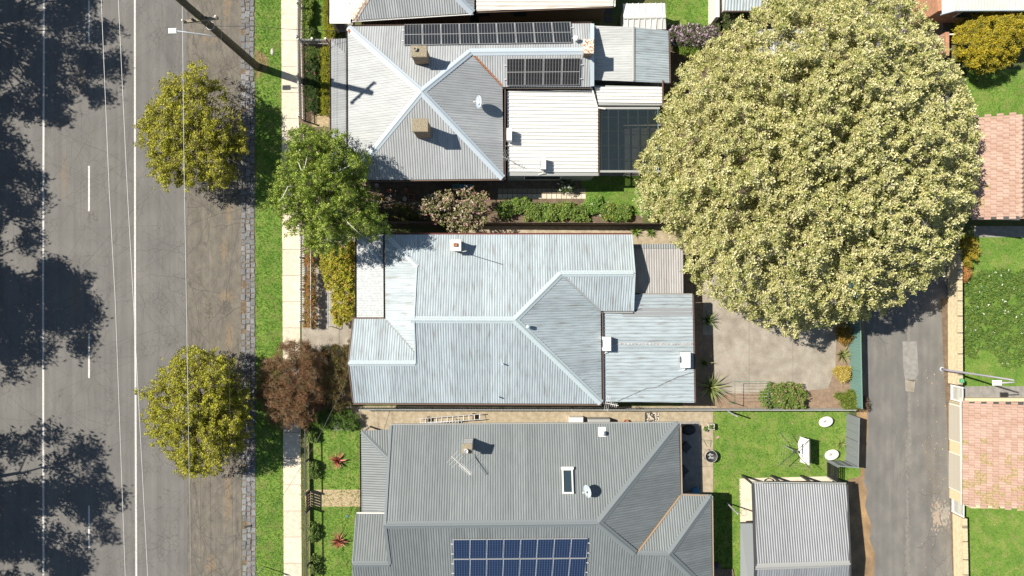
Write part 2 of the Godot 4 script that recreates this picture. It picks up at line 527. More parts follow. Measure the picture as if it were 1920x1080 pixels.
	M.offwhite = mat(L(0.66, 0.65, 0.62), 0.6)
	M.alu = mat(L(0.62, 0.63, 0.65), 0.4, 0.4)
	M.galvpole = mat(L(0.42, 0.45, 0.5), 0.5)
	M.lilac = mat(L(0.4, 0.38, 0.46), 0.5)
	M.wire = mat(L(0.7, 0.7, 0.7), 0.4)
	M.wire_dark = mat(L(0.1, 0.095, 0.09), 0.6)
	M.grey_metal = mat(L(0.33, 0.34, 0.35), 0.5)
	M.fence_grey = mat(L(0.2, 0.22, 0.235), 0.55)
	M.fence_green = mat(L(0.15, 0.27, 0.245), 0.5)
	M.green_metal = mat(L(0.05, 0.16, 0.11), 0.5)
	M.dish = mat(L(0.42, 0.5, 0.58), 0.5)
	M.window = mat(L(0.03, 0.04, 0.045), 0.08)
	M.skylight = mat(L(0.03, 0.05, 0.065), 0.05)
	M.terracotta = mat(L(0.35, 0.15, 0.08), 0.8)
	M.pot = mat(L(0.45, 0.42, 0.36), 0.8)
	M.yellow = mat(L(0.6, 0.45, 0.03), 0.6)
	M.blue_cloth = mat(L(0.05, 0.2, 0.35), 0.8)
	M.pink = mat(L(0.6, 0.25, 0.4), 0.7)
	M.navy = mat(L(0.05, 0.09, 0.2), 0.8)
	M.green_plastic = mat(L(0.1, 0.35, 0.18), 0.5)
	M.red_paint = mat(L(0.5, 0.06, 0.05), 0.6)
	M.paint = tmat(ramp(256, 256, [[grey(256, 256, 47, 0.35, 2), 1.0], [grey(256, 256, 48, 0.06, 3), 0.6]], [[0.0, Color(0.2, 0.195, 0.19)], [0.35, Color(0.46, 0.455, 0.45)], [1.0, Color(0.6, 0.6, 0.59)]]), 0.7, 3.0)
	var pv := mat(L(0.018, 0.026, 0.03), 0.12)
	pv.albedo_color.a = 0.72
	pv.transparency = BaseMaterial3D.TRANSPARENCY_ALPHA
	M.polycarb = pv
	M.towel = mat(L(0.8, 0.8, 0.79), 0.95)
	# roof tiles, a few firings
	M.tiles = []
	for k in 4:
		var v: Color = [Color(0.4, 0.272, 0.215), Color(0.425, 0.295, 0.24), Color(0.385, 0.255, 0.2), Color(0.45, 0.32, 0.265)][k]
		M.tiles.append(tmat(ramp(128, 128, [[grey(128, 128, 50 + k, 0.06, 4), 1.0]], [[0.0, v * 0.94], [0.6, v], [1.0, v * 1.05]]), 0.8, 1.3))
	M.tile_moss = tmat(ramp(128, 128, [[grey(128, 128, 57, 0.06, 4), 1.0]], [[0.0, Color(0.2, 0.22, 0.07)], [0.45, Color(0.33, 0.25, 0.14)], [1.0, Color(0.52, 0.33, 0.25)]]), 0.85, 1.3)
	# solar cells
	M.cells_black = tmat(cell_image(6, 10, Color(0.006, 0.007, 0.012), Color(0.17, 0.18, 0.19), 7), 0.12, 1, false)
	M.cells_dark = tmat(cell_image(6, 10, Color(0.007, 0.007, 0.009), Color(0.17, 0.17, 0.17), 7), 0.12, 1, false)
	M.cells_blue = tmat(cell_image(6, 8, Color(0.009, 0.02, 0.06), Color(0.07, 0.11, 0.2), 6), 0.15, 1, false)
	M.cells_blue.uv1_scale = Vector3.ONE
	# leaves
	M.leaf = leafmat(Color(0.5, 0.5, 0.3))
	M.leaf_dull = leafmat(Color(0.2, 0.22, 0.1))
	M.litter = StandardMaterial3D.new()
	M.litter.vertex_color_use_as_albedo = true
	M.litter.roughness = 0.9
	print("plain materials")
	make_roads()

func brick_image(a: Color, b: Color, mortar: Color) -> Image:
	var im := Image.create(256, 256, false, Image.FORMAT_RGB8)
	im.fill(mortar.linear_to_srgb())
	var r := RandomNumberGenerator.new()
	r.seed = 5
	for row in 14:
		for k in 6:
			var c := a.lerp(b, r.randf()) * r.randf_range(0.8, 1.15)
			var x := int(k * 256.0 / 5.0 - (25 if row % 2 else 0))
			var y := int(row * 256.0 / 14.0)
			im.fill_rect(Rect2i(x + 1, y + 1, 48, 15), c.linear_to_srgb())
	return im

func cell_image(nx: int, ny: int, c: Color, line: Color, lw: int) -> Image:
	var im := Image.create(240, 240, false, Image.FORMAT_RGB8)
	im.fill(c.linear_to_srgb())
	for i in nx + 1:
		im.fill_rect(Rect2i(clampi(int(i * 240.0 / nx) - lw / 2, 0, 240 - lw), 0, lw, 240), line.linear_to_srgb())
	for j in ny + 1:
		im.fill_rect(Rect2i(0, clampi(int(j * 240.0 / ny) - lw / 3, 0, 240 - lw), 240, lw * 2 / 3), (line * 0.6).linear_to_srgb())
	return im

func make_roads() -> void:
	# main road: 13 x 47 m of worn tarmac with long streaks from tyres and cracks
	var w := 512
	var h := 1536
	var fine := grey(w, h, 11, 0.45, 2)
	var broad := grey(w, h, 12, 0.012, 4)
	var runs := stretched(w, h, 13, 0.05, 1, 48)
	var im := ramp(w, h, [[runs, 0.8], [broad, 0.9], [fine, 0.35]], [[0.0, Color(0.108, 0.105, 0.102)], [0.5, Color(0.133, 0.129, 0.125)], [1.0, Color(0.163, 0.157, 0.15)]])
	var net := grey(w, h, 14, 0.085, 1, FastNoiseLite.TYPE_CELLULAR)
	var where := grey(w, h, 15, 0.011, 2)
	var dk := L(0.045, 0.043, 0.042)
	for y in h:
		var py := y * 1280.0 / h - 100.0
		for x in w:
			var px := x * 350.0 / w
			var i := y * w + x
			var bias := 0.0
			if px > 285 and px < 335 and ((py > 540 and py < 720) or py > 820):
				bias = 60.0
			if px > 200 and px < 245:
				bias = 12.0
			if net[i] < 20 and where[i] + bias > 190:
				im.set_pixel(x, y, im.get_pixel(x, y).lerp(dk, 0.3))
	for k in 10:
		crack(im, R(0, w), R(0, h), [PI / 2, PI / 2, -PI / 2, 0.0, PI][rng.randi() % 5], int(R(80, 420)), dk, 0.28, R(0.2, 0.42))
	for q in [[505, 0.3], [430, 0.18], [365, 0.25], [225, 0.18]]:
		crack(im, q[0], 0, PI / 2, 1536, dk, 0.05, q[1])
	for q in [[140, 560, 16, 30], [120, 330, 12, 40], [160, 640, 10, 20], [150, 150, 14, 26]]:
		blot(im, q[0] * w / 350.0, (q[1] + 100) * h / 1280.0, q[2], q[3], L(0.2, 0.145, 0.09), 0.35, 70 + int(q[1]))
	for q in [[215, 560, 12, 14], [218, 985, 14, 12], [165, 440, 20, 9], [300, 345, 40, 5], [300, 605, 40, 6], [320, 980, 14, 30]]:
		blot(im, q[0] * w / 350.0, (q[1] + 100) * h / 1280.0, q[2], q[3], L(0.15, 0.145, 0.135), 0.4, 80 + int(q[1]))
	M.road = tmat(im, 0.88, 1, false)
	# old parking shoulder, coarse and stained
	w = 192
	var im2 := ramp(w, h, [[grey(w, h, 16, 0.3, 3), 0.9], [grey(w, h, 17, 0.03, 4), 0.9], [stretched(w, h, 18, 0.05, 1, 48), 0.4]], [[0.0, Color(0.085, 0.078, 0.067)], [0.5, Color(0.135, 0.123, 0.105)], [1.0, Color(0.2, 0.177, 0.145)]])
	for k in 46:
		blot(im2, R(0, w), R(0, h), R(3, 9), R(4, 14), L(0.07, 0.062, 0.055), 0.5, 100 + k)
	for q in [[425, 0, 6, 34], [428, 395, 5, 22], [425, 555, 12, 9], [395, 1060, 8, 16], [430, 630, 6, 30], [400, 73, 6, 6], [384, 73, 4, 5], [432, 760, 5, 40], [428, 930, 6, 50], [420, 470, 5, 20]]:
		blot(im2, (q[0] - 350) * w / 104.0, (q[1] + 100) * h / 1280.0, q[2] * 2.0, q[3] * 1.2, L(0.27, 0.175, 0.095), 0.42, 150 + int(q[1]))
	for q in [[418, 140, 16, 26], [420, 575, 16, 16], [392, 585, 12, 18]]:
		blot(im2, (q[0] - 350) * w / 104.0, (q[1] + 100) * h / 1280.0, q[2], q[3], L(0.08, 0.068, 0.055), 0.65, 170 + int(q[1]))
	for q in [[2, 0.7], [100, 0.3], [148, 0.3]]:
		crack(im2, q[0], 0, PI / 2, 1536, dk, 0.07, q[1])
	M.shoulder = tmat(im2, 0.92, 1, false)
	# back lane
	w = 320
	var im3 := ramp(w, h, [[grey(w, h, 21, 0.4, 2), 0.5], [grey(w, h, 22, 0.016, 4), 1.0], [stretched(w, h, 23, 0.03, 1, 48), 0.6]], [[0.0, Color(0.115, 0.112, 0.108)], [0.5, Color(0.15, 0.145, 0.139)], [1.0, Color(0.196, 0.188, 0.176)]])
	for k in 16:
		blot(im3, w * 0.53 + R(-5, 5), k * 96 + R(-20, 20), R(4, 8), R(40, 70), L(0.24, 0.225, 0.2), 0.5, 200 + k)
	for q in [[1752, 900, 9, 60], [1770, 970, 9, 60], [1740, 860, 8, 40]]:
		blot(im3, (q[0] - 1612) * w / 172.0, (q[1] + 100) * h / 1280.0, q[2], q[3], L(0.26, 0.2, 0.14), 0.25, 240 + int(q[1]))
	blot(im3, (1756 - 1612) * w / 172.0, (968 + 100) * h / 1280.0, 15, 30, L(0.36, 0.29, 0.23), 0.85, 260)
	blot(im3, (1772 - 1612) * w / 172.0, (965 + 100) * h / 1280.0, 14, 22, L(0.42, 0.38, 0.32), 0.55, 261)
	for k in 7:
		crack(im3, R(0, w), R(0, h), PI / 2, 300, dk, 0.25, 0.45)
	for k in 14:
		var tx := R(95, 150)
		crack(im3, tx, (R(840, 960) + 100) * h / 1280.0, -PI / 2 + R(-0.1, 0.5), 60, L(0.28, 0.26, 0.23), 0.06, 0.4)
	M.lane = tmat(im3, 0.9, 1, false)
	print("roads")

# ---------------------------------------------------------------- plants
func leaf_clump(n: int, r: float, size: float, aspect: float, sd: int, up := 0.4, flat := 1.0) -> ArrayMesh:
	var q := RandomNumberGenerator.new()
	q.seed = sd
	var st := ST()
	for i in n:
		var c := Vector3(q.randfn(), q.randfn() * flat, q.randfn()) * r * 0.55
		var nn := (Vector3(q.randfn(), q.randfn(), q.randfn()).normalized() + Vector3.UP * up).normalized()
		var a := nn.cross(Vector3(q.randfn(), q.randfn(), q.randfn())).normalized()
		var b := nn.cross(a)
		var s := size * q.randf_range(0.7, 1.3)
		var p0 := c - a * s * 0.5
		var p1 := c + a * s * 0.5 - nn * s * 0.12
		var l := c + b * s * aspect * 0.5 - a * s * 0.05 + nn * s * 0.06
		var r2 := c - b * s * aspect * 0.5 - a * s * 0.05 + nn * s * 0.06
		tri(st, p0, l, p1); tri(st, p0, p1, r2)
	st.generate_normals()
	return st.commit()

func twig_clump(n: int, len: float, sd: int) -> ArrayMesh:
	var q := RandomNumberGenerator.new()
	q.seed = sd
	var st := ST()
	for i in n:
		var d := Vector3(q.randfn(), absf(q.randfn()) * 0.6, q.randfn()).normalized()
		var a := Vector3(q.randfn(), q.randfn(), q.randfn()) * len * 0.2
		var s := d.cross(Vector3.UP).normalized() * 0.008
		tri(st, a - s, a + d * len * q.randf_range(0.5, 1.0), a + s)
		var t := a + d * len * 0.5
		var e := Vector3(q.randfn(), q.randfn(), q.randfn()).normalized() * len * 0.14
		var g := d * len * 0.12
		tri(st, t - e * 0.5, t + g, t + e * 0.5)
	st.generate_normals()
	return st.commit()

func tuft_mesh(n: int, len: float, w: float, sd: int) -> ArrayMesh:
	var q := RandomNumberGenerator.new()
	q.seed = sd
	var st := ST()
	for i in n:
		var a := q.randf() * TAU
		var d := Vector3(cos(a), q.randf_range(0.5, 1.6), sin(a)).normalized()
		var s := Vector3(-sin(a), 0, cos(a)) * w
		var o := Vector3(q.randfn(), 0, q.randfn()) * len * 0.35
		tri(st, o - s, o + d * len * q.randf_range(0.6, 1.2), o + s)
	st.generate_normals()
	return st.commit()

func make_leaves() -> void:
	LEAF.broad = leaf_clump(9, 0.11, 0.095, 0.75, 1, 0.6, 0.6)
	LEAF.street = leaf_clump(7, 0.1, 0.1, 0.7, 2, 0.6)
	LEAF.fine = leaf_clump(10, 0.14, 0.11, 0.6, 3, 0.6, 0.5)
	LEAF.small = leaf_clump(9, 0.09, 0.07, 0.6, 4, 0.4)
	LEAF.spray = leaf_clump(12, 0.11, 0.1, 0.4, 5, 0.9, 0.35)
	LEAF.herb = leaf_clump(8, 0.1, 0.1, 0.55, 6, 0.6, 0.5)
	LEAF.pine = leaf_clump(14, 0.3, 0.26, 0.4, 7, 0.3)
	LEAF.flower = leaf_clump(5, 0.05, 0.06, 0.9, 8, 0.9, 0.5)
	LEAF.twig = twig_clump(9, 0.34, 9)
	LEAF.tuft = tuft_mesh(7, 0.075, 0.007, 10)
	LEAF.weed = tuft_mesh(9, 0.16, 0.013, 11)
	LEAF.dead = leaf_clump(1, 0.001, 0.11, 0.7, 12, 2.0, 0.1)

func pick(pal: Array) -> Color:
	var c: Color = pal[rng.randi() % pal.size()]
	var f := R(0.82, 1.16)
	return Color(c.r * f * R(0.95, 1.05), c.g * f, c.b * f)

func multi(parent: Node, called: String, mesh: Mesh, m: Material, spots: Array, pal: Array, s0: float, s1: float, tilt := true) -> MultiMeshInstance3D:
	var mm := MultiMesh.new()
	mm.transform_format = MultiMesh.TRANSFORM_3D
	mm.use_colors = true
	mm.mesh = mesh
	mm.instance_count = spots.size()
	var b0 := base_of(parent)
	for i in spots.size():
		var b := Basis(Vector3.UP, R(0, TAU))
		if tilt:
			b = b * Basis(Vector3.RIGHT, R(-0.5, 0.5))
		mm.set_instance_transform(i, Transform3D(b.scaled(Vector3.ONE * R(s0, s1)), spots[i] - b0))
		var col := pick(pal)
		if patchy != null:
			var v := patchy.get_noise_2d(spots[i].x * PPM, spots[i].z * PPM)
			if v > 0.16 and rng.randf() < 0.75:
				col = Color(0.3, 0.3, 0.11) * R(0.75, 1.1)
			elif v < -0.2:
				col = Color(col.r * 0.75, col.g * 0.85, col.b * 0.8)
		mm.set_instance_color(i, col)
	patchy = null
	var o := MultiMeshInstance3D.new()
	o.multimesh = mm
	o.material_override = m
	o.name = numbered(parent, called)
	parent.add_child(o, true)
	o.set_meta("kind", "stuff")
	return o

func outline(px: Array) -> PackedVector2Array:
	var poly := PackedVector2Array()
	for i in range(0, px.size(), 2):
		poly.append(Vector2(px[i], px[i + 1]))
	return poly

func bounds(poly: PackedVector2Array) -> Rect2:
	var r := Rect2(poly[0], Vector2.ZERO)
	for p in poly:
		r = r.expand(p)
	return r

func edge_distance(poly: PackedVector2Array, p: Vector2) -> float:
	var d := 1e9
	for i in poly.size():
		d = minf(d, p.distance_to(Geometry2D.get_closest_point_to_segment(p, poly[i], poly[(i + 1) % poly.size()])))
	return d

# centres of leafy clumps spread through a crown that has this outline from above
func lobes(px: Array, n: int, h0: float, up: float, low: float, gap: float, ragged := 0.0, bare := []) -> Array:
	var poly := outline(px)
	var r := bounds(poly)
	var got := []
	var flat := []
	var most := 1.0
	for i in 300:
		var q := r.position + Vector2(rng.randf(), rng.randf()) * r.size
		if Geometry2D.is_point_in_polygon(q, poly):
			most = maxf(most, edge_distance(poly, q))
	var tries := 0
	while got.size() < n and tries < n * 30:
		tries += 1
		var q := r.position + Vector2(rng.randf(), rng.randf()) * r.size
		if not Geometry2D.is_point_in_polygon(q, poly):
			continue
		var near := false
		for f in flat:
			if f.distance_squared_to(q) < gap * gap:
				near = true
				break
		if near:
			continue
		flat.append(q)
		var t := clampf(edge_distance(poly, q) / most, 0, 1)
		var h := h0 + up * sqrt(1.0 - (1.0 - t) * (1.0 - t)) * R(0.82, 1.08)
		if rng.randf() < low:
			h = lerpf(h0 * 0.8, h, R(0.2, 0.7))
		var skip := false
		for b in bare:
			if Vector2(b[0], b[1]).distance_to(q) < b[2] and rng.randf() < 0.8:
				skip = true
		if not skip:
			got.append(P(q.x, q.y, h + R(-ragged, ragged)))
	return got

# leaf clumps scattered through the outer metre of a crown whose surface rolls in soft uneven swells
func shell(px: Array, n: int, h0: float, up: float, swell: float, wave: float, deep: float, holes: float, sd: int, bare := []) -> Array:
	var poly := outline(px)
	var r := bounds(poly).grow(14.0)
	var nz := FastNoiseLite.new()
	nz.seed = sd
	nz.frequency = 1.0 / wave
	nz.fractal_octaves = 3
	var fine := FastNoiseLite.new()
	fine.seed = sd + 1
	fine.frequency = 3.2 / wave
	fine.fractal_octaves = 2
	var most := 1.0
	for i in 300:
		var q := r.position + Vector2(rng.randf(), rng.randf()) * r.size
		if Geometry2D.is_point_in_polygon(q, poly):
			most = maxf(most, edge_distance(poly, q))
	var out := []
	var tries := 0
	while out.size() < n and tries < n * 4:
		tries += 1
		var q := r.position + Vector2(rng.randf(), rng.randf()) * r.size
		var d := edge_distance(poly, q)
		if not Geometry2D.is_point_in_polygon(q, poly):
			d = -d
		d += fine.get_noise_2d(q.x, q.y) * 16.0
		if d < 0.0 or (d < 7.0 and rng.randf() < 0.4):
			continue
		if fine.get_noise_2d(q.x + 500.0, q.y) < holes and rng.randf() < 0.85:
			continue
		var skip := false
		for b in bare:
			if Vector2(b[0], b[1]).distance_to(q) < b[2] * (1.0 + fine.get_noise_2d(q.x, q.y)) and rng.randf() < 0.85:
				skip = true
		if skip:
			continue
		var t := clampf(d / most, 0, 1)
		var h := h0 + up * sqrt(1.0 - (1.0 - t) * (1.0 - t))
		h += nz.get_noise_2d(q.x, q.y) * swell + fine.get_noise_2d(q.x, q.y + 300.0) * swell * 0.5
		h -= absf(rng.randfn()) * deep
		out.append(P(q.x, q.y, maxf(h, h0 * 0.45)))
	return out

func spread(centres: Array, per: int, r: float, flat := 0.75) -> Array:
	var out := []
	for c in centres:
		var s := R(0.7, 1.3) * r
		for k in int(per * R(0.6, 1.3)):
			var d := Vector3(rng.randfn(), rng.randfn(), rng.randfn()).normalized() * pow(rng.randf(), 0.45) * s
			out.append(c + Vector3(d.x, d.y * flat, d.z))
	return out

func limbs(st: SurfaceTool, base: Vector3, ends: Array, r0: float, fork: float, bend := 0.25) -> void:
	var top := 0.0
	for e in ends:
		top = maxf(top, e.y)
	var head := Vector3(base.x, top * fork, base.z)
	tube(st, [base - Vector3(0, 0.05, 0), base.lerp(head, 0.06), base.lerp(head, 0.5) + Vector3(R(-1, 1), 0, R(-1, 1)) * r0, head], [r0 * 1.5, r0, r0 * 0.85, r0 * 0.7], 9)
	for e in ends:
		var s := base.lerp(head, R(0.62, 1.0))
		var m := s.lerp(e, 0.5) + Vector3(R(-1, 1), R(0, 1), R(-1, 1)) * s.distance_to(e) * bend * 0.5
		var k := r0 * R(0.25, 0.42)
		tube(st, [s, s.lerp(m, 0.55) + Vector3(0, 0.1, 0), m, m.lerp(e, 0.6), e], [k, k * 0.8, k * 0.6, k * 0.35, k * 0.12], 5)

func tree(called: String, label: String, category: String, px: Array, o: Dictionary) -> Node3D:
	var c := shell(px, o.n, o.h0, o.up, o.swell, o.wave, o.deep, o.holes, o.get("seed", 3), o.get("bare", [])) if o.has("swell") else lobes(px, o.n, o.h0, o.up, o.get("low", 0.25), o.get("gap", 3.0), o.get("ragged", 0.0), o.get("bare", []))
	var mid := Vector3.ZERO
	for v in c:
		mid += v / c.size()
	if o.has("trunk"):
		mid = P(o.trunk[0], o.trunk[1], o.h0)
	var t := thing(called, label, category, Vector3(mid.x, 0, mid.z), o.get("group", ""))
	var ends := []
	for i in mini(o.get("limbs", 9), c.size()):
		ends.append(c[rng.randi() % c.size()])
	for i in ends.size():
		ends[i] += Vector3.UP * o.get("proud", 0.0)
	for q in o.get("bare", []):
		for i in 14:
			var an := R(0, TAU)
			var rr := R(0.2, 1.1) * float(q[2])
			ends.append(P(q[0] + cos(an) * rr, q[1] + sin(an) * rr, o.h0 + o.up * R(0.1, 0.7)))
	var st := ST(true)
	limbs(st, Vector3(mid.x, 0, mid.z), ends, o.get("r", 0.06), o.get("fork", 0.4), o.get("bend", 0.25))
	part(st, o.get("wood", "trunk"), o.get("bark", M.bark), t)
	multi(t, o.get("leaf_name", "crown"), o.mesh, o.get("mat", M.leaf), c if o.has("swell") else spread(c, o.per, o.lr, o.get("flat", 0.75)), o.pal, o.get("s0", 0.75), o.get("s1", 1.25))
	if o.has("flowers"):
		multi(t, "blossom", LEAF.flower, M.leaf, spread(c, o.flowers[0], o.lr * 1.05, 0.8), o.flowers[1], 0.8, 1.4)
	return t

func bush(called: String, label: String, px: Array, o: Dictionary, category := "shrub") -> Node3D:
	var d := {"wood": "stem", "leaf_name": "foliage", "mesh": LEAF.small, "h0": 0.45, "up": 0.5, "lr": 0.22, "n": 30, "per": 24, "gap": 2.5, "r": 0.025, "limbs": 6, "fork": 0.3}
	d.merge(o, true)
	return tree(called, label, category, px, d)

# blades standing in a rosette, each leaf its own piece
func blade_mesh(len: float, w: float, droop: float) -> ArrayMesh:
	var st := ST(true)
	var prev := []
	for i in 5:
		var t := i / 4.0
		var p := Vector3(len * t, len * (0.55 * t - droop * t * t), 0)
		var hw: float = w * [0.5, 1.0, 0.9, 0.55, 0.03][i]
		var row := [p + Vector3(0, 0.25 * hw, -hw), p, p + Vector3(0, 0.25 * hw, hw)]
		if i > 0:
			for k in 2:
				quad(st, prev[k], row[k], row[k + 1], prev[k + 1])
		prev = row
	st.generate_normals()
	return st.commit()

func rosette(called: String, label: String, px: float, py: float, n: int, len: float, w: float, mats: Array, category := "plant", group := "", droop := 0.35) -> Node3D:
	var at := P(px, py, 0)
	var t := thing(called, label, category, at, group)
	var kinds := [blade_mesh(len, w, droop), blade_mesh(len * 0.8, w, droop * 0.4), blade_mesh(len * 0.65, w * 0.9, -0.3)]
	for i in n:
		var k := i % 3
		var b := Basis(Vector3.UP, TAU * (i * 0.381966) + R(-0.2, 0.2)) * Basis(Vector3(0, 0, 1), R(0.0, 0.5) + k * 0.22)
		place(kinds[k], "leaf", mats[rng.randi() % mats.size()], t, Transform3D(b.scaled(Vector3.ONE * R(0.8, 1.1)), at + Vector3(0, 0.05, 0)))
	return t

func grass(label: String, px: Array, dens: float, pal: Array, mesh: Mesh = null, s0 := 0.7, s1 := 1.3, called := "grass") -> void:
	var poly := outline(px)
	var r := bounds(poly)
	var area := r.size.x * r.size.y / (PPM * PPM)
	var spots := []
	var nz := FastNoiseLite.new()
	nz.seed = 77
	nz.frequency = 0.035
	nz.fractal_octaves = 4
	r = r.grow(2.5)
	for i in int(area * dens):
		var q := r.position + Vector2(rng.randf(), rng.randf()) * r.size
		var edge := nz.get_noise_2d(q.x * 6.0, q.y * 6.0) * 3.0
		var inside := Geometry2D.is_point_in_polygon(q, poly)
		if edge > 0.0 and not inside:
			inside = called == "grass" and edge_distance(poly, q) < edge
		if inside and called != "grass" and nz.get_noise_2d(q.x * 1.6, q.y * 1.2) < 0.08 and rng.randf() < 0.88:
			inside = false
		if inside:
			spots.append(P(q.x, q.y, 0.012))
	patchy = nz if called == "grass" and dens > 100 else null
	var o := multi(self, called, mesh if mesh else LEAF.tuft, M.leaf_dull, spots, pal, s0, s1, false)
	o.set_meta("kind", "stuff")
	o.set_meta("label", label)
	o.set_meta("category", "grass" if called == "grass" else "leaves")

# ---------------------------------------------------------------- the scene
func _ready() -> void:
	rng.seed = 20240611
	camera_and_light()
	make_materials()
	make_leaves()
	ground()
	print("ground")
	house_top(); print("house 1")
	house_solar(); print("house 2")
	house_pale(); print("house 3")
	house_charcoal(); print("house 4")
	small_buildings(); print("sheds")
	right_houses(); print("right houses")
	fences(); print("fences")
	poles_and_wires(); print("poles")
	plants(); print("plants")
	yard_things(); print("things")

func camera_and_light() -> void:
	var cam := Camera3D.new()
	cam.name = "camera"
	add_child(cam)
	cam.position = Vector3(0, CAM_H, 0)
	cam.rotation_degrees = Vector3(-90, 0, 0)
	cam.fov = rad_to_deg(2.0 * atan(540.0 / PPM / CAM_H))
	cam.far = 1000.0
	cam.current = true
	var sun := DirectionalLight3D.new()
	sun.name = "sun"
	add_child(sun)
	sun.look_at_from_position(Vector3.ZERO, Vector3(0.774, -1.0, 0.258), Vector3.UP)
	sun.light_color = Color(1.0, 0.965, 0.9)
	sun.light_energy = 1.6
	sun.light_angular_distance = 0.5
	sun.shadow_enabled = true
	var we := WorldEnvironment.new()
	we.name = "environment"
	var e := Environment.new()
	e.background_mode = Environment.BG_SKY
	var sm := ProceduralSkyMaterial.new()
	sm.sky_top_color = Color(0.34, 0.41, 0.5)
	sm.sky_horizon_color = Color(0.54, 0.575, 0.61)
	sm.sky_curve = 0.12
	sm.ground_bottom_color = Color(0.3, 0.29, 0.26)
	sm.ground_horizon_color = Color(0.45, 0.47, 0.48)
	sm.sky_energy_multiplier = 1.0
	var sky := Sky.new()
	sky.sky_material = sm
	e.sky = sky
	e.tonemap_mode = Environment.TONE_MAPPER_LINEAR
	e.tonemap_exposure = 1.55
	e.sdfgi_enabled = true
	e.ssao_enabled = true
	e.ssil_enabled = true
	we.environment = e
	add_child(we)

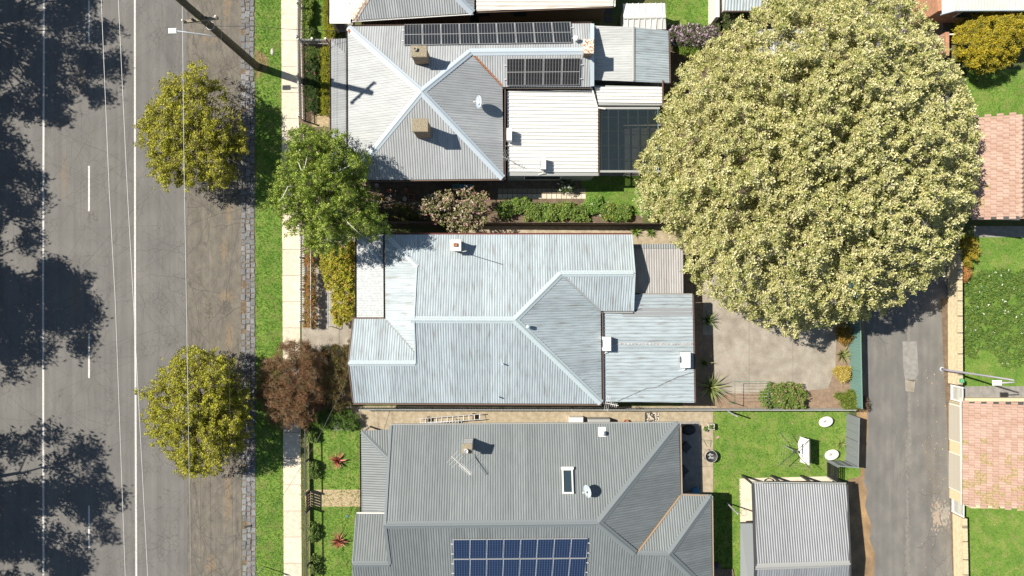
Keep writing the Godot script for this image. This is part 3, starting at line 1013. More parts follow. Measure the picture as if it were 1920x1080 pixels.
func ground() -> void:
	var st := ST()
	quad(st, Vector3(-260, 0, -260), Vector3(260, 0, -260), Vector3(260, 0, 260), Vector3(-260, 0, 260))
	part(st, "ground", M.base, self).set_meta("kind", "structure")
	lay("road", rect(-900, -700, 351, 1780), 0.012, M.road, Rect2(0, -100, 350, 1280))
	lay("road_shoulder", rect(351, -700, 453, 1780), 0.012, M.shoulder, Rect2(350, -100, 104, 1280))
	# painted markings
	lay("road_marking", [82.5, -700, 86.5, -700, 82.5, 540, 84.5, 1780, 80.5, 1780, 79, 540], 0.018, M.paint)
	lay("road_marking", [250.5, -700, 254, -700, 255, 540, 260.5, 1780, 256.5, 1780, 251.5, 540], 0.018, M.paint)
	for q in [[-240, -160], [1, 80], [311, 396], [626, 709], [948, 1029], [1270, 1350]]:
		lay("road_marking", rect(165.2, q[0], 168.6, q[1]), 0.018, M.paint)
	# bluestone gutter: dark bed with the stones set in it
	var g := structure("stone_gutter")
	var b := ST()
	sheet(b, [451, -300, 478, -300, 480, 1380, 456, 1380], 0.006)
	part(b, "bed", M.soil, g)
	var kinds := []
	for k in 3:
		var s := ST()
		slab(s, Vector3.ZERO, Vector3(0.28 + 0.02 * k, 0.16, 0.37 + 0.1 * (k - 1)), 0.04)
		s.generate_normals()
		kinds.append(s.commit())
	for col in 3:
		var y := -12.0 + R(0, 6)
		while y < 1092:
			var k := rng.randi() % 3
			var len: float = (0.37 + 0.1 * (k - 1)) * PPM + 0.6
			var x := 456.0 + col * 8.6 + (y / 1080.0) * 3.0
			if col == 0 and rng.randf() < 0.12:
				y += len
				continue
			place(kinds[k], "stone", M.stones[rng.randi() % 4], g, Transform3D(Basis.from_euler(Vector3(R(-0.09, 0.09), R(-0.13, 0.13), R(-0.1, 0.1))).scaled(Vector3(R(0.92, 1.16), 1, R(0.9, 1.06))), P(x + R(-1.0, 1.0), y + len / 2, 0) + Vector3(0, R(-0.05, -0.005), 0)))
			y += len
	lay("verge_dirt", [480, 92, 492, 98, 505, 112, 500, 128, 488, 136, 480, 150], 0.016, M.dirt)
	lay("verge", [478, -300, 527, -300, 533, 1380, 480, 1380], 0.012, M.grass_ground)
	# footpath of poured slabs
	var f := structure("footpath")
	var fb := ST()
	sheet(fb, [527, -300, 559, -300, 567, 1380, 533, 1380], 0.008)
	part(fb, "bed", M.soil, f)
	var y0 := -120.0
	while y0 < 1200:
		var y1 := y0 + 49.0
		var s := ST()
		var xa := 527.5 + y0 * 0.0045
		var xb := 559.0 + y0 * 0.0065
		var pts := [P(xa, y0), P(xb, y0), P(xb + 0.3, y1 - 0.7), P(xa + 0.2, y1 - 0.7)]
		prism(s, xz(pts), 0.0, 0.035 + R(0, 0.006))
		part(s, "slab", M.paths[rng.randi() % 3], f)
		y0 = y1
	# back lane
	lay("lane", [1612, -700, 1784, -700, 1780, 600, 1793, 1080, 1800, 1780, 1615, 1780], 0.01, M.lane, Rect2(1612, -100, 172, 1280))
	lay("lane_patch", [1692, 640, 1719, 640, 1722, 700, 1714, 716, 1697, 712, 1694, 690], 0.015, M.patio)
	lay("lane_patch", [1697, 712, 1716, 712, 1714, 735, 1698, 733], 0.015, M.drive)
	lay("dirt_edge", [1576, 880, 1612, 885, 1626, 920, 1622, 950, 1634, 985, 1630, 1010, 1641, 1040, 1637, 1100, 1590, 1100, 1590, 900], 0.014, M.dirt)
	lay("dirt_edge", [1606, 520, 1619, 520, 1622, 700, 1628, 800, 1620, 900, 1606, 900], 0.013, M.dirt)
	lay("dirt_edge", [1764, 560, 1786, 560, 1796, 1080, 1786, 1080, 1776, 800, 1770, 700], 0.014, M.soil)
	# front gardens
	lay("garden_soil", rect(560, -200, 625, 470), 0.008, M.soil)
	lay("lawn", rect(583, -40, 612, 76), 0.013, M.grass_ground)
	lay("lawn", rect(594, 112, 608, 213), 0.013, M.grass_ground)
	lay("garden_path", rect(584, 214, 622, 238), 0.016, M.pathbrick)
	lay("front_yard", [566, 440, 725, 440, 725, 680, 600, 660, 566, 640], 0.014, M.drive)
	lay("garden_soil", [566, 640, 665, 640, 665, 770, 566, 770], 0.008, M.soil)
	lay("lawn", [576, 792, 676, 792, 676, 918, 576, 918], 0.013, M.grass_ground)
	lay("lawn", [578, 950, 668, 950, 668, 1200, 580, 1200], 0.013, M.grass_ground)
	lay("garden_path", [571, 918, 678, 918, 678, 950, 573, 950], 0.015, M.pathbrick)
	# side and back yards
	lay("side_path", [640, 762, 1345, 762, 1345, 812, 640, 812], 0.012, M.sidepath)
	lay("side_path", [840, 424, 1345, 424, 1345, 470, 840, 470], 0.009, M.sidepath)
	lay("garden_soil", [620, 330, 1205, 330, 1205, 424, 620, 424], 0.008, M.soil)
	lay("lawn", [1088, 330, 1290, 330, 1290, 403, 1100, 403], 0.013, M.grass_ground)
	lay("yard_soil", rect(1235, 40, 1600, 420), 0.006, M.soil)
	lay("lawn", rect(1248, -100, 1340, 58), 0.013, M.grass_ground)
	lay("garden_bed", [1100, 420, 1615, 420, 1617, 770, 1280, 770, 1280, 560, 1100, 500], 0.007, M.mulch)
	# concrete yard in poured bays
	var d := structure("concrete_yard")
	for q in [[[1318, 440, 1404, 440, 1404, 737, 1342, 737, 1336, 628, 1318, 628]], [[1404.6, 440, 1486, 440, 1486, 735, 1404.6, 736]], [[1486.6, 440, 1574, 440, 1566, 690, 1552, 728, 1486.6, 735]]]:
		var s := ST()
		var pts := []
		for i in range(0, q[0].size(), 2):
			pts.append(P(q[0][i], q[0][i + 1]))
		prism(s, xz(pts), 0.0, 0.03)
		part(s, "slab", M.drive, d)
	lay("patio", rect(1270, 790, 1313, 940), 0.018, M.patio)
	var pp := structure("patio_edge")
	for q in [[1313, 778, 1337, 826], [1313, 826.4, 1337, 874], [1313, 874.4, 1337, 924]]:
		var s := ST()
		prism(s, xz([P(q[0], q[1]), P(q[2], q[1]), P(q[2], q[3]), P(q[0], q[3])]), 0.0, 0.05)
		part(s, "slab", M.sidepath, pp)
	lay("lawn", [1337, 770, 1592, 770, 1592, 900, 1500, 896, 1388, 896, 1388, 1200, 1330, 1200, 1330, 925, 1337, 925], 0.014, M.grass_ground)
	lay("garage_apron", [1386, 897, 1560, 893, 1562, 915, 1430, 915, 1430, 985, 1388, 985], 0.02, M.path)
	lay("lawn", [1552, 872, 1613, 872, 1613, 893, 1580, 900, 1552, 902], 0.015, M.grass_ground)
	# across the lane
	lay("lawn", rect(1812, 130, 2100, 240), 0.013, M.grass_ground)
	lay("lawn", rect(1803, 440, 2100, 728), 0.013, M.grass_ground)
	lay("lawn", rect(1806, 930, 2100, 1300), 0.013, M.grass_ground)
	lay("garden_path", rect(1826, 424, 2100, 445), 0.017, M.patio)
	lay("garden_path", rect(1802, 724, 2100, 746), 0.018, M.patio)
	lay("driveway", [1690, -200, 1768, -200, 1768, 80, 1690, 80], 0.014, M.drive)
	# lawns: standing blades
	var lawn_pal := [Color(0.098, 0.225, 0.022), Color(0.13, 0.26, 0.028), Color(0.17, 0.285, 0.042), Color(0.082, 0.18, 0.018)]
	grass("green mown grass of the verge beside the footpath", [478, -20, 528, -20, 532, 1100, 480, 1100], 210, lawn_pal)
	var lush := [Color(0.088, 0.215, 0.022), Color(0.112, 0.25, 0.028), Color(0.145, 0.265, 0.034)]
	grass("mown grass in the front garden with two red cordylines", [577, 792, 676, 792, 676, 917, 577, 917], 200, lawn_pal)
	grass("mown grass in front of the grey gabled room", [579, 951, 668, 951, 668, 1090, 581, 1090], 200, lawn_pal)
	grass("patchy back lawn round the rotary clothesline", [1337, 771, 1590, 771, 1590, 890, 1388, 896, 1388, 1090, 1330, 1090, 1330, 925, 1337, 925], 190, lawn_pal)
	grass("side lawn between the white roof and the flower bed", [1090, 330, 1210, 330, 1210, 403, 1102, 403], 200, lush)
	grass("lawn behind the small white shed", [1249, -10, 1338, -10, 1338, 57, 1249, 57], 200, lawn_pal)
	grass("front lawn beside the clipped yellow hedge at the top edge", [583, -5, 612, -5, 612, 75, 583, 75], 180, lawn_pal)
	grass("narrow lawn strip behind the picket fence", [594, 112, 608, 112, 608, 212, 594, 212], 180, lush)
	grass("lawn below the golden conifer", [1812, 135, 1930, 135, 1930, 219, 1812, 219], 190, lush)
	grass("wide lawn across the lane with a flowering patch", [1804, 445, 1930, 445, 1930, 724, 1804, 724], 190, lush)
	grass("lawn below the pink tiled garage", [1807, 940, 1930, 940, 1930, 1090, 1807, 1090], 190, lawn_pal)
	grass("rough grass at the lane edge beside the lattice gate", [1553, 873, 1612, 873, 1600, 900, 1553, 900], 120, lawn_pal)
	grass("grass growing between the bricks of the front path", [580, 919, 676, 919, 676, 949, 580, 949], 60, lawn_pal)
	grass("weeds along the back edge of the footpath", [562, 770, 574, 770, 577, 1090, 566, 1090], 90, [Color(0.16, 0.2, 0.05), Color(0.25, 0.24, 0.1)], LEAF.weed, 0.4, 0.9)
	# fallen leaves
	var brown := [Color(0.4, 0.2, 0.06), Color(0.48, 0.28, 0.1), Color(0.32, 0.17, 0.07), Color(0.5, 0.36, 0.2)]
	for q in [["fallen orange leaves along the stone gutter", [440, -10, 470, -10, 474, 1090, 446, 1090], 12.0], ["fallen leaves scattered over the back lane", [1718, 690, 1775, 690, 1790, 1090, 1728, 1090], 26.0], ["fallen leaves on the parking shoulder", [352, -10, 450, -10, 450, 1090, 352, 1090], 1.2], ["dry leaves on the mulch of the back garden", [1340, 735, 1575, 735, 1605, 765, 1340, 765], 16.0], ["leaf litter on the dirt beside the garage", [1590, 900, 1625, 900, 1632, 1090, 1596, 1090], 7.0]]:
		grass(q[0], q[1], q[2], brown, LEAF.dead, 0.5, 1.5, "leaves")
	var flecks := [Color(0.5, 0.47, 0.42), Color(0.62, 0.6, 0.56), Color(0.35, 0.3, 0.22)]
	grass("pale leaf flecks scattered on the main road", [90, -10, 450, -10, 450, 1090, 90, 1090], 0.5, flecks, LEAF.dead, 0.25, 0.6, "leaves")

# ---------------------------------------------------------------- houses
const RIBW := [[0.0, 0.0], [0.66, 0.0], [0.74, 0.08], [0.84, 0.08], [1.0, 0.0]]
const RIB := [[0.0, 0.0], [0.7, 0.0], [0.78, 0.05], [0.88, 0.05], [1.0, 0.0]]

func pl3(a: Array, b: Array, c: Array) -> Plane:
	return plane3(P(a[0], a[1], a[2]), P(b[0], b[1], b[2]), P(c[0], c[1], c[2]))

# a brick stack with a corbelled head; c0 is its foot on the roof, seen from above the head covers px rectangle q at height top
func chimney(parent: Node, q: Array, foot: float, top: float, m: Material, headm: Material) -> void:
	var a := P(q[0], q[1], top)
	var b := P(q[2], q[3], top)
	var c := (a + b) / 2
	var s := Vector3(b.x - a.x, 0, b.z - a.z)
	var st := ST()
	box(st, Vector3(c.x, (foot + top - 0.16) / 2, c.z), Vector3(s.x - 0.12, top - 0.16 - foot, s.z - 0.12))
	var o := part(st, "chimney", m, parent)
	st = ST()
	slab(st, Vector3(c.x, top - 0.12, c.z), Vector3(s.x - 0.05, 0.1, s.z - 0.05), 0.02)
	slab(st, Vector3(c.x, top - 0.035, c.z), Vector3(s.x, 0.09, s.z), 0.03)
	part(st, "chimney_head", headm, o)
	st = ST()
	box(st, Vector3(c.x, foot + 0.32, c.z), Vector3(s.x - 0.08, 0.2, s.z - 0.08))
	part(st, "flashing", M.gut_grey, o)

func flue(parent: Node, c: Vector3, r: float, h: float, m: Material, called := "flue_pipe") -> void:
	var st := ST(true)
	lathe(st, c, [Vector2(r, 0), Vector2(r, h), Vector2(r * 0.8, h), Vector2(r * 0.8, h - 0.15), Vector2(0, h - 0.15)], 12)
	part(st, called, m, parent)

func vent(parent: Node, c: Vector3, r: float, h: float, m: Material) -> void:
	var st := ST(true)
	lathe(st, c, [Vector2(r * 0.5, -0.1), Vector2(r * 0.5, h * 0.6), Vector2(r, h * 0.65), Vector2(r * 1.05, h * 0.85), Vector2(r * 0.7, h), Vector2(0, h * 1.05)], 12)
	part(st, "roof_vent", m, parent)

# panels on rails over a roof plane, each panel with its own frame
func solar(label: String, pl: Plane, corner: Array, ux: Array, uy: Array, nx: int, ny: int, cells: Material, gap: float, split: bool, group: String, frame: Material) -> void:
	var n := pl.normal
	var o := on(pl, corner[0], corner[1])
	var t := thing("solar_array", label, "solar panels", o + n * 0.03, group)
	var ex := on(pl, ux[0], ux[1]) - o
	var ey := on(pl, uy[0], uy[1]) - o
	var st := ST()
	for k in 2 * ny:
		var v := o + ey * ((k * 0.5 + 0.25) / ny)
		bar(st, v - ex.normalized() * 0.15 + n * 0.07, v + ex + ex.normalized() * 0.15 + n * 0.07, 0.05, 0.07)
	part(st, "rail", M.alu, t)
	for i in nx:
		for j in ny:
			var a := o + ex * (float(i) / nx) + ey * (float(j) / ny) + n * 0.12
			var w := ex / nx * (1.0 - gap)
			var h := ey / ny * (1.0 - gap * 1.2)
			var c := a + (w + h) / 2
			st = ST()
			box(st, c, Vector3(w.length(), 0.036, h.length()), Basis(w.normalized(), n, w.normalized().cross(n)))
			var p := part(st, "solar_panel", frame, t)
			st = ST()
			var iw := w * 0.968
			var ih := h * 0.975
			var up := n * 0.0215
			var k := c - iw / 2 - ih / 2 + up
			if split:
				quv(st, k, k + iw, k + iw + ih * 0.49, k + ih * 0.49)
				quv(st, k + ih * 0.51, k + iw + ih * 0.51, k + iw + ih, k + ih)
			else:
				quv(st, k, k + iw, k + iw + ih, k + ih)
			part(st, "cells", cells, p)

func air_unit(label: String, q: Array, foot: float, h: float) -> void:
	var a := P(q[0], q[1], foot + h)
	var b := P(q[2], q[3], foot + h)
	var c := (a + b) / 2
	var t := thing("air_conditioner", label, "air conditioner", Vector3(c.x, foot, c.z))
	var st := ST()
	slab(st, Vector3(c.x, foot + h / 2 + 0.05, c.z), Vector3(b.x - a.x, h - 0.1, b.z - a.z), 0.02)
	part(st, "casing", M.white, t)
	st = ST()
	ring(st, Vector3(a.x - 0.012, foot + h / 2, c.z), h * 0.36, 0.012, Basis(Vector3(0, 0, 1), PI / 2))
	for k in 5:
		box(st, Vector3(a.x - 0.012, foot + h * (0.3 + 0.1 * k), c.z), Vector3(0.01, 0.012, h * 0.66))
	part(st, "fan_grille", M.dark, t)
	st = ST()
	for z in [-0.35, 0.35]:
		box(st, Vector3(c.x, foot + 0.04, c.z + z * (b.z - a.z)), Vector3(b.x - a.x + 0.12, 0.08, 0.06))
	part(st, "bracket", M.grey_metal, t)
	st = ST()
	tube(st, [Vector3(c.x, foot + h * 0.4, b.z), Vector3(c.x, foot + h * 0.3, b.z + 0.14), Vector3(c.x - 0.05, foot + 0.05, b.z + 0.2), Vector3(c.x - 0.3, foot + 0.04, b.z + 0.24)], [0.03], 6)
	part(st, "pipe", M.white, t)

func dish(label: String, c: Vector3, r: float, m: Material) -> void:
	var t := thing("satellite_dish", label, "satellite dish", c - Vector3(0, 0.7, 0))
	var b := Basis(Vector3(0, 0, 1), 1.05) * Basis(Vector3(1, 0, 0), 0.1)
	var st := ST(true)
	lathe(st, c, [Vector2(0, 0), Vector2(r * 0.5, 0.04), Vector2(r, 0.16), Vector2(r, 0.18), Vector2(r * 0.5, 0.06), Vector2(0, 0.02)], 20, b, 1.0)
	part(st, "reflector", m, t)
	st = ST()
	tube(st, [c - Vector3(0, 0.75, 0), c - Vector3(0, 0.2, 0), c], [0.03], 6)
	part(st, "mast", M.grey_metal, t)
	st = ST()
	var f: Vector3 = c + b * Vector3(0, r * 1.1, 0)
	rod(st, c + b * Vector3(0, 0.16, r), f, 0.012, 5)
	rod(st, c + b * Vector3(0, 0.16, -r), f, 0.012, 5)
	part(st, "feed_arm", M.grey_metal, t)
	st = ST()
	box(st, f, Vector3(0.09, 0.14, 0.09), b)
	part(st, "receiver", M.offwhite, t)

func aerial(label: String, foot: Vector3, head: Vector3, dir: Vector3, len: float, n: int, m: Material) -> void:
	var t := thing("television_aerial", label, "antenna", foot)
	var st := ST()
	rod(st, foot, head, 0.018)
	part(st, "mast", M.grey_metal, t)
	st = ST()
	rod(st, head - dir * len * 0.5, head + dir * len * 0.5, 0.018)
	part(st, "boom", m, t)
	var side := dir.cross(Vector3.UP).normalized()
	for k in n:
		st = ST()
		var c := head + dir * len * (-0.05 + 0.55 * k / n)
		rod(st, c - side * 0.14, c + side * 0.14, 0.011, 5)
		part(st, "element", m, t)
	for k in 3:
		st = ST()
		var c := head - dir * len * (0.2 + 0.13 * k)
		rod(st, c - side * 0.5, c + side * 0.5, 0.006, 5)
		part(st, "element", m, t)

func house_top() -> void:
	var t := thing("house", "pale iron roofed house with white bullnose verandah and brown walls, cut by the top edge", "house", P(860, -20, 0))
	var roof := holder("roof", t)
	var e := 3.1
	var pb := pl3([662, 40, e], [888, 25, e], [775, -80, 5.0])
	var pleft := pl3([657, 38, e], [660, -200, e], [780, -80, 5.0])
	facet(roof, pb, [662, 38, 888, 24, 760, -100, 745, -100], M.galv)
	facet(roof, pleft, [657, 38, 745, -100, 655, -220], M.pale)
	var pright := pl3([889, 24, e], [892, -200, e], [770, -90, 5.0])
	facet(roof, pright, [889, 23, 893, -200, 760, -100], M.galv)
	cap(roof, on(pb, 662, 38), on(pb, 746, -100), pb, pleft, 0.2, M.rust_patch)
	cap(roof, on(pb, 887, 24), on(pb, 760, -100), pb, pright, 0.24, M.cap_light)
	gutter(t, [P(660, 39, e), P(888, 25, e)], Vector3(0.06, 0, 1).normalized(), M.gut_white)
	# rear wing, low ribbed roof
	var pr := pl3([893, 22, 2.9], [1150, 12, 2.9], [1000, -60, 3.4])
	facet(roof, pr, [893, 21, 1150, 12, 1152, -120, 893, -120], M.cream, 0.25, RIB, 3, "roof_sheet", Vector3(1, 0, 0))
	gutter(t, [P(893, 22, 2.9), P(1150, 12, 2.9)], Vector3(0.04, 0, 1).normalized(), M.gut_rust)
	gutter(t, [P(1151, 12, 2.9), P(1153, -120, 2.9)], Vector3(1, 0, 0), M.gut_white)
	walls(t, [662, 38, 888, 24, 888, -220, 662, -220], e, 0.35, e - 0.02, M.wall_brown)
	walls(t, [889, 20, 1145, 10, 1147, -200, 889, -200], 2.9, 0.2, 2.8, M.wall_brown)
	for x in [905, 975]:
		var w := ST()
		box(w, Vector3(P(x, 0, 2).x, 1.8, P(0, 19, 2.9).z - 0.15), Vector3(0.9, 0.5, 0.06))
		part(w, "window", M.window, t)
	# bullnose verandah: sheets that curl over at the eave
	var y := -60.0
	while y < 44:
		var s := ST(true)
		var prev := []
		for k in 9:
			var a := k / 8.0
			var x := lerpf(657, 618, sin(a * PI / 2))
			var h := 2.95 - 0.95 * (1.0 - cos(a * PI / 2)) * 0.7
			var y1 := minf(y + 22, 44)
			var cut := 44.0 - a * 0.0
			var row := [P(x, y, h), P(x, minf(y1 - 0.3, cut), h)]
			if k > 0:
				quad(s, prev[0], prev[1], row[1], row[0])
			prev = row
		part(s, "verandah_sheet", M.white if int(y) % 3 else M.offwhite, roof)
		y += 22
	var ve := pl3([620, 45, 2.2], [660, 46, 2.2], [657, 5, 2.95])
	facet(roof, ve, [621, 44, 662, 42, 657, 4], M.pale, 0.12, RIB, 8, "verandah_sheet", Vector3.ZERO, 0.03)
	gutter(t, [P(618, -60, 2.26), P(618, 44, 2.26)], Vector3(-1, 0, 0), M.gut_dark)
	for q in [[621, 40], [621, -30]]:
		var s := ST()
		box(s, Vector3(P(q[0], q[1], 2).x, 1.12, P(q[0], q[1], 2).z), Vector3(0.1, 2.24, 0.1))
		part(s, "verandah_post", M.wall_white, t)
	var fl := ST()
	sheet(fl, rect(622, -60, 662, 60), 0.12)
	part(fl, "verandah_floor", M.patio, t)

func house_solar() -> void:
	var t := thing("house", "silver corrugated hip roofed house with two old chimneys and black solar panels", "house", P(800, 190, 0))
	var roof := holder("roof", t)
	var e := 3.2
	var r := 5.2
	var pf := pl3([652, 50, e], [655, 338, e], [790, 172, r])
	var pt := pl3([655, 50, e], [1110, 44, e], [790, 172, r])
	var pb := pl3([655, 338, e], [942, 335, e], [790, 172, r])
	var pr := pl3([942, 163, e], [945, 335, e], [790, 172, r])
	var wh := on(pt, 990, 96).y
	var pw := pl3([942, 163, e], [1110, 163, e], [990, 96, wh])
	facet(roof, pf, [652, 50, 790, 172, 655, 338], M.galv)
	facet(roof, pt, [652, 50, 1110, 44, 1111, 95, 882, 97, 790, 172], M.galv)
	facet(roof, pb, [655, 338, 790, 172, 944, 335], M.galv)
	facet(roof, pr, [790, 172, 882, 97, 942, 163, 944, 335], M.galv)
	facet(roof, pw, [882, 97, 1111, 95, 1111, 163, 942, 163], M.galv)
	cap(roof, on(pf, 653, 51), on(pf, 790, 172), pf, pt, 0.22, M.cap_light)
	cap(roof, on(pf, 656, 337), on(pf, 790, 172), pf, pb, 0.22, M.cap_light)
	cap(roof, on(pb, 943, 334), on(pb, 790, 172), pb, pr, 0.22, M.cap_light)
	cap(roof, on(pt, 882, 97), on(pt, 790, 172), pt, pr, 0.22, M.cap_light)
	cap(roof, on(pt, 880, 97), on(pt, 1106, 95), pt, pw, 0.24, M.cap_light)
	cap(roof, on(pw, 884, 99), on(pw, 942, 162), pw, pr, 0.08, M.rust, "valley_gutter", true)
	strip(roof, on(pt, 1110, 45), on(pt, 1110, 95), 0.26, 0.03, M.cap_light, "barge_flashing", 0.06)
	strip(roof, on(pw, 1110, 97), on(pw, 1110, 162), 0.26, 0.03, M.cap_light, "barge_flashing", 0.06)
	var rs := ST()
	box(rs, on(pf, 656, 58) + Vector3(0, 0.06, 0), Vector3(0.22, 0.05, 0.2), Basis(Vector3.UP, 0.5))
	part(rs, "rusty_flashing", M.rust, roof)
	gutter(t, [P(655, 50, e), P(1110, 44, e)], Vector3(0, 0, -1), M.gut_rust)
	gutter(t, [P(655, 338, e), P(944, 335.5, e)], Vector3(0, 0, 1), M.gut_rust)
	gutter(t, [P(945, 164, e), P(945, 336, e)], Vector3(1, 0, 0), M.gut_rust)
	gutter(t, [P(942, 164, e), P(1111, 164, e)], Vector3(0, 0, 1), M.gut_dark)
	gutter(t, [P(652, 50, e), P(652, 338, e)], Vector3(-1, 0, 0), M.gut_dark)
	walls(t, [654, 52, 1108, 46, 1108, 160, 943, 162, 943, 334, 656, 336], e, 0.4, e - 0.02, M.wall_brown)
	var gb := ST()
	plate(gb, [P(1108, 48, e), on(pt, 1108, 95) - Vector3(0, 0.05, 0), P(1108, 160, e)], Vector3(-0.08, 0, 0))
	part(gb, "gable_wall", M.wall_green, t)
	chimney(t, [770, 85, 801, 107], 3.6, 6.0, M.chimney, M.cement)
	flue(t, P(779, 93, 6.0), 0.12, 0.18, M.pot, "chimney_pot")
	chimney(t, [772, 222, 803, 247], 3.6, 6.3, M.chimney, M.cement)
	chimney(t, [1094, 73, 1114, 100], 3.2, 4.85, M.chimney, M.rust_patch)
	vent(t, on(pt, 1079, 76), 0.17, 0.5, M.white)
	solar("long row of black solar panels on the silver roof slope", pt, [758, 48.5], [1069, 44], [758, 88], 9, 1, M.cells_black, 0.02, true, "black solar arrays", M.grey_metal)
	solar("short block of black solar panels on the rear wing", pw, [950, 109.5], [1089, 108.5], [950, 161.5], 4, 1, M.cells_dark, 0.025, true, "black solar arrays", M.grey_metal)
	dish("grey satellite dish on the silver hip roof", on(pr, 903, 197) + Vector3(0, 0.75, 0), 0.4, M.dish)
	# verandah along the street
	var pv := pl3([621, 74, 2.45], [622, 330, 2.45], [653, 200, 2.95])
	facet(roof, pv, [621, 74, 653, 106, 655, 334, 622, 330], M.garage, 0.16, [[0.0, 0.0], [0.5, 0.034], [1.0, 0.0]], 7, "verandah_sheet")
	var pv2 := pl3([621, 74, 2.45], [652, 72, 2.45], [653, 106, 2.95])
	facet(roof, pv2, [621, 74, 652, 72, 653, 106], M.garage, 0.16, [[0.0, 0.0], [0.5, 0.034], [1.0, 0.0]], 7, "verandah_sheet")
	gutter(t, [P(621, 74, 2.45), P(622, 330, 2.45)], Vector3(-1, 0, 0), M.gut_rust)
	for y in [80, 140, 200, 262, 325]:
		var s := ST()
		box(s, Vector3(P(624, y, 2.4).x, 1.2, P(624, y, 2.4).z), Vector3(0.1, 2.4, 0.1))
		part(s, "verandah_post", M.wall_white, t)
	var fl := ST()
	sheet(fl, rect(616, 74, 660, 335), 0.16)
	part(fl, "verandah_floor", M.timber, t)
	# rear rooms
	var pa := pl3([1112, 50, 2.75], [1112, 152, 2.75], [1188, 100, 2.95])
	var pc := pl3([1253, 58, 2.3], [1255, 155, 2.3], [1188, 100, 2.95])
	facet(roof, pa, [1112, 48, 1188, 51, 1188.5, 153, 1112, 150], M.pale, 0.16, [[0.0, 0.0], [0.5, 0.032], [1.0, 0.0]])
	facet(roof, pc, [1188, 51, 1253, 58, 1255, 156, 1188.5, 153], M.blue, 0.16, [[0.0, 0.0], [0.5, 0.032], [1.0, 0.0]])
	cap(roof, on(pa, 1188, 51), on(pa, 1188, 152), pa, pc, 0.06, M.gut_grey)
	gutter(t, [P(1253, 57, 2.3), P(1255, 156, 2.3)], Vector3(1, 0, 0), M.gut_rust)
	walls(t, [1112, 51, 1250, 59, 1252, 152, 1112, 150], 2.5, 0.15, 2.25, M.wall_green)
	var ps := pl3([1118, 163, 2.75], [1118, 194, 2.7], [1240, 180, 2.5])
	facet(roof, ps, [1115, 163, 1241, 163, 1241, 194, 1122, 194], M.whiteroof, 0.22, RIBW, 3, "roof_sheet", Vector3(1, 0, 0))
	strip(roof, P(1118, 195.5, 2.66), P(1242, 196, 2.45), 0.14, 0.05, M.gut_grey, "fascia")
	strip(roof, P(1242.5, 150, 2.5), P(1242.5, 197, 2.5), 0.07, 0.09, M.gut_rust, "fascia")
	walls(t, [1112, 155, 1240, 158, 1240, 193, 1112, 193], 2.6, 0.1, 2.4, M.wall_green)
	var pq := pl3([950, 170, 2.95], [950, 325, 2.9], [1122, 250, 2.65])
	facet(roof, pq, [950, 170, 1111, 169, 1121, 200, 1121, 323, 952, 323], M.whiteroof, 0.235, RIBW, 4, "roof_sheet", Vector3(1, 0, 0))
	strip(roof, P(951, 326.5, 2.86), P(1122, 326.5, 2.6), 0.22, 0.05, M.gut_grey, "fascia")
	gutter(t, [P(1121, 201, 2.65), P(1121, 330, 2.62)], Vector3(1, 0, 0), M.gut_rust)
	walls(t, [948, 165, 1120, 165, 1120, 330, 948, 330], 2.75, 0.12, 2.6, M.wall_green)
	var w := ST()
	var wz := P(0, 330, 2.75).z - 0.1
	box(w, Vector3(P(1018, 0, 2.4).x, 1.7, wz), Vector3(2.5, 1.2, 0.08))
	var win := part(w, "window", M.wall_white, t)
	w = ST()
	box(w, Vector3(P(1018, 0, 2.4).x, 1.7, wz + 0.03), Vector3(2.36, 1.06, 0.06))
	part(w, "pane", M.window, win)
	w = ST()
	tube(w, [P(1108, 162, 2.9), P(1112, 172, 3.0), P(1120, 200, 2.75)], [0.05], 6)
	tube(w, [P(1121, 202, 2.72), P(1135, 204, 2.7)], [0.06], 6)
	part(w, "downpipe", M.offwhite, t)
	air_unit("white air conditioner on the white roof beside the silver hip", [950, 240, 960, 263], 2.95, 0.75)
	air_unit("white air conditioner on the white roof near its lower edge", [1014, 295, 1024, 317], 2.85, 0.65)
	aerial("thin aerial on the corner of the white roof", P(947, 296, 3.0), P(952, 298, 3.9), Vector3(0.9, 0, 0.4), 0.9, 3, M.grey_metal)
	# pergola with tinted clear sheeting
	var g := thing("pergola", "dark tinted see-through pergola roof beside the white roof", "pergola", P(1180, 262, 0))
	for x in [1126, 1140.5, 1159, 1177.5, 1196, 1214.5, 1233]:
		var s := ST()
		bar(s, P(x, 203, 2.5), P(x + 1, 322, 2.5), 0.06, 0.09)
		part(s, "rafter", M.fence_green if x < 1235 else M.gut_grey, g)
	for y in [203.0, 321.5]:
		var s := ST()
		bar(s, P(1124, y, 2.53), P(1237, y, 2.53), 0.14, 0.1)
		part(s, "beam", M.gut_grey, g)
	for y in [220, 246, 273, 299]:
		var s := ST()
		bar(s, P(1126, y, 2.41), P(1236, y, 2.41), 0.035, 0.06)
		part(s, "purlin", M.timber, g)
	for k in 6:
		var s := ST()
		var xa: float = [1126, 1140.5, 1159, 1177.5, 1196, 1214.5, 1233][k]
		var xb: float = [1126, 1140.5, 1159, 1177.5, 1196, 1214.5, 1233][k + 1]
		quad(s, P(xa, 204, 2.562), P(xb, 204, 2.562), P(xb, 321, 2.562), P(xa, 321, 2.562))
		part(s, "roof_panel", M.polycarb, g)
	for q in [[1127, 318], [1234, 318], [1234, 206], [1180, 319]]:
		var s := ST()
		var b := P(q[0], q[1], 2.4)
		box(s, Vector3(b.x, 1.2, b.z), Vector3(0.09, 2.4, 0.09))
		part(s, "post", M.wall_green, g)
	var pf2 := ST()
	sheet(pf2, rect(1122, 206, 1240, 330), 0.03)
	part(pf2, "paving", M.patio, g)

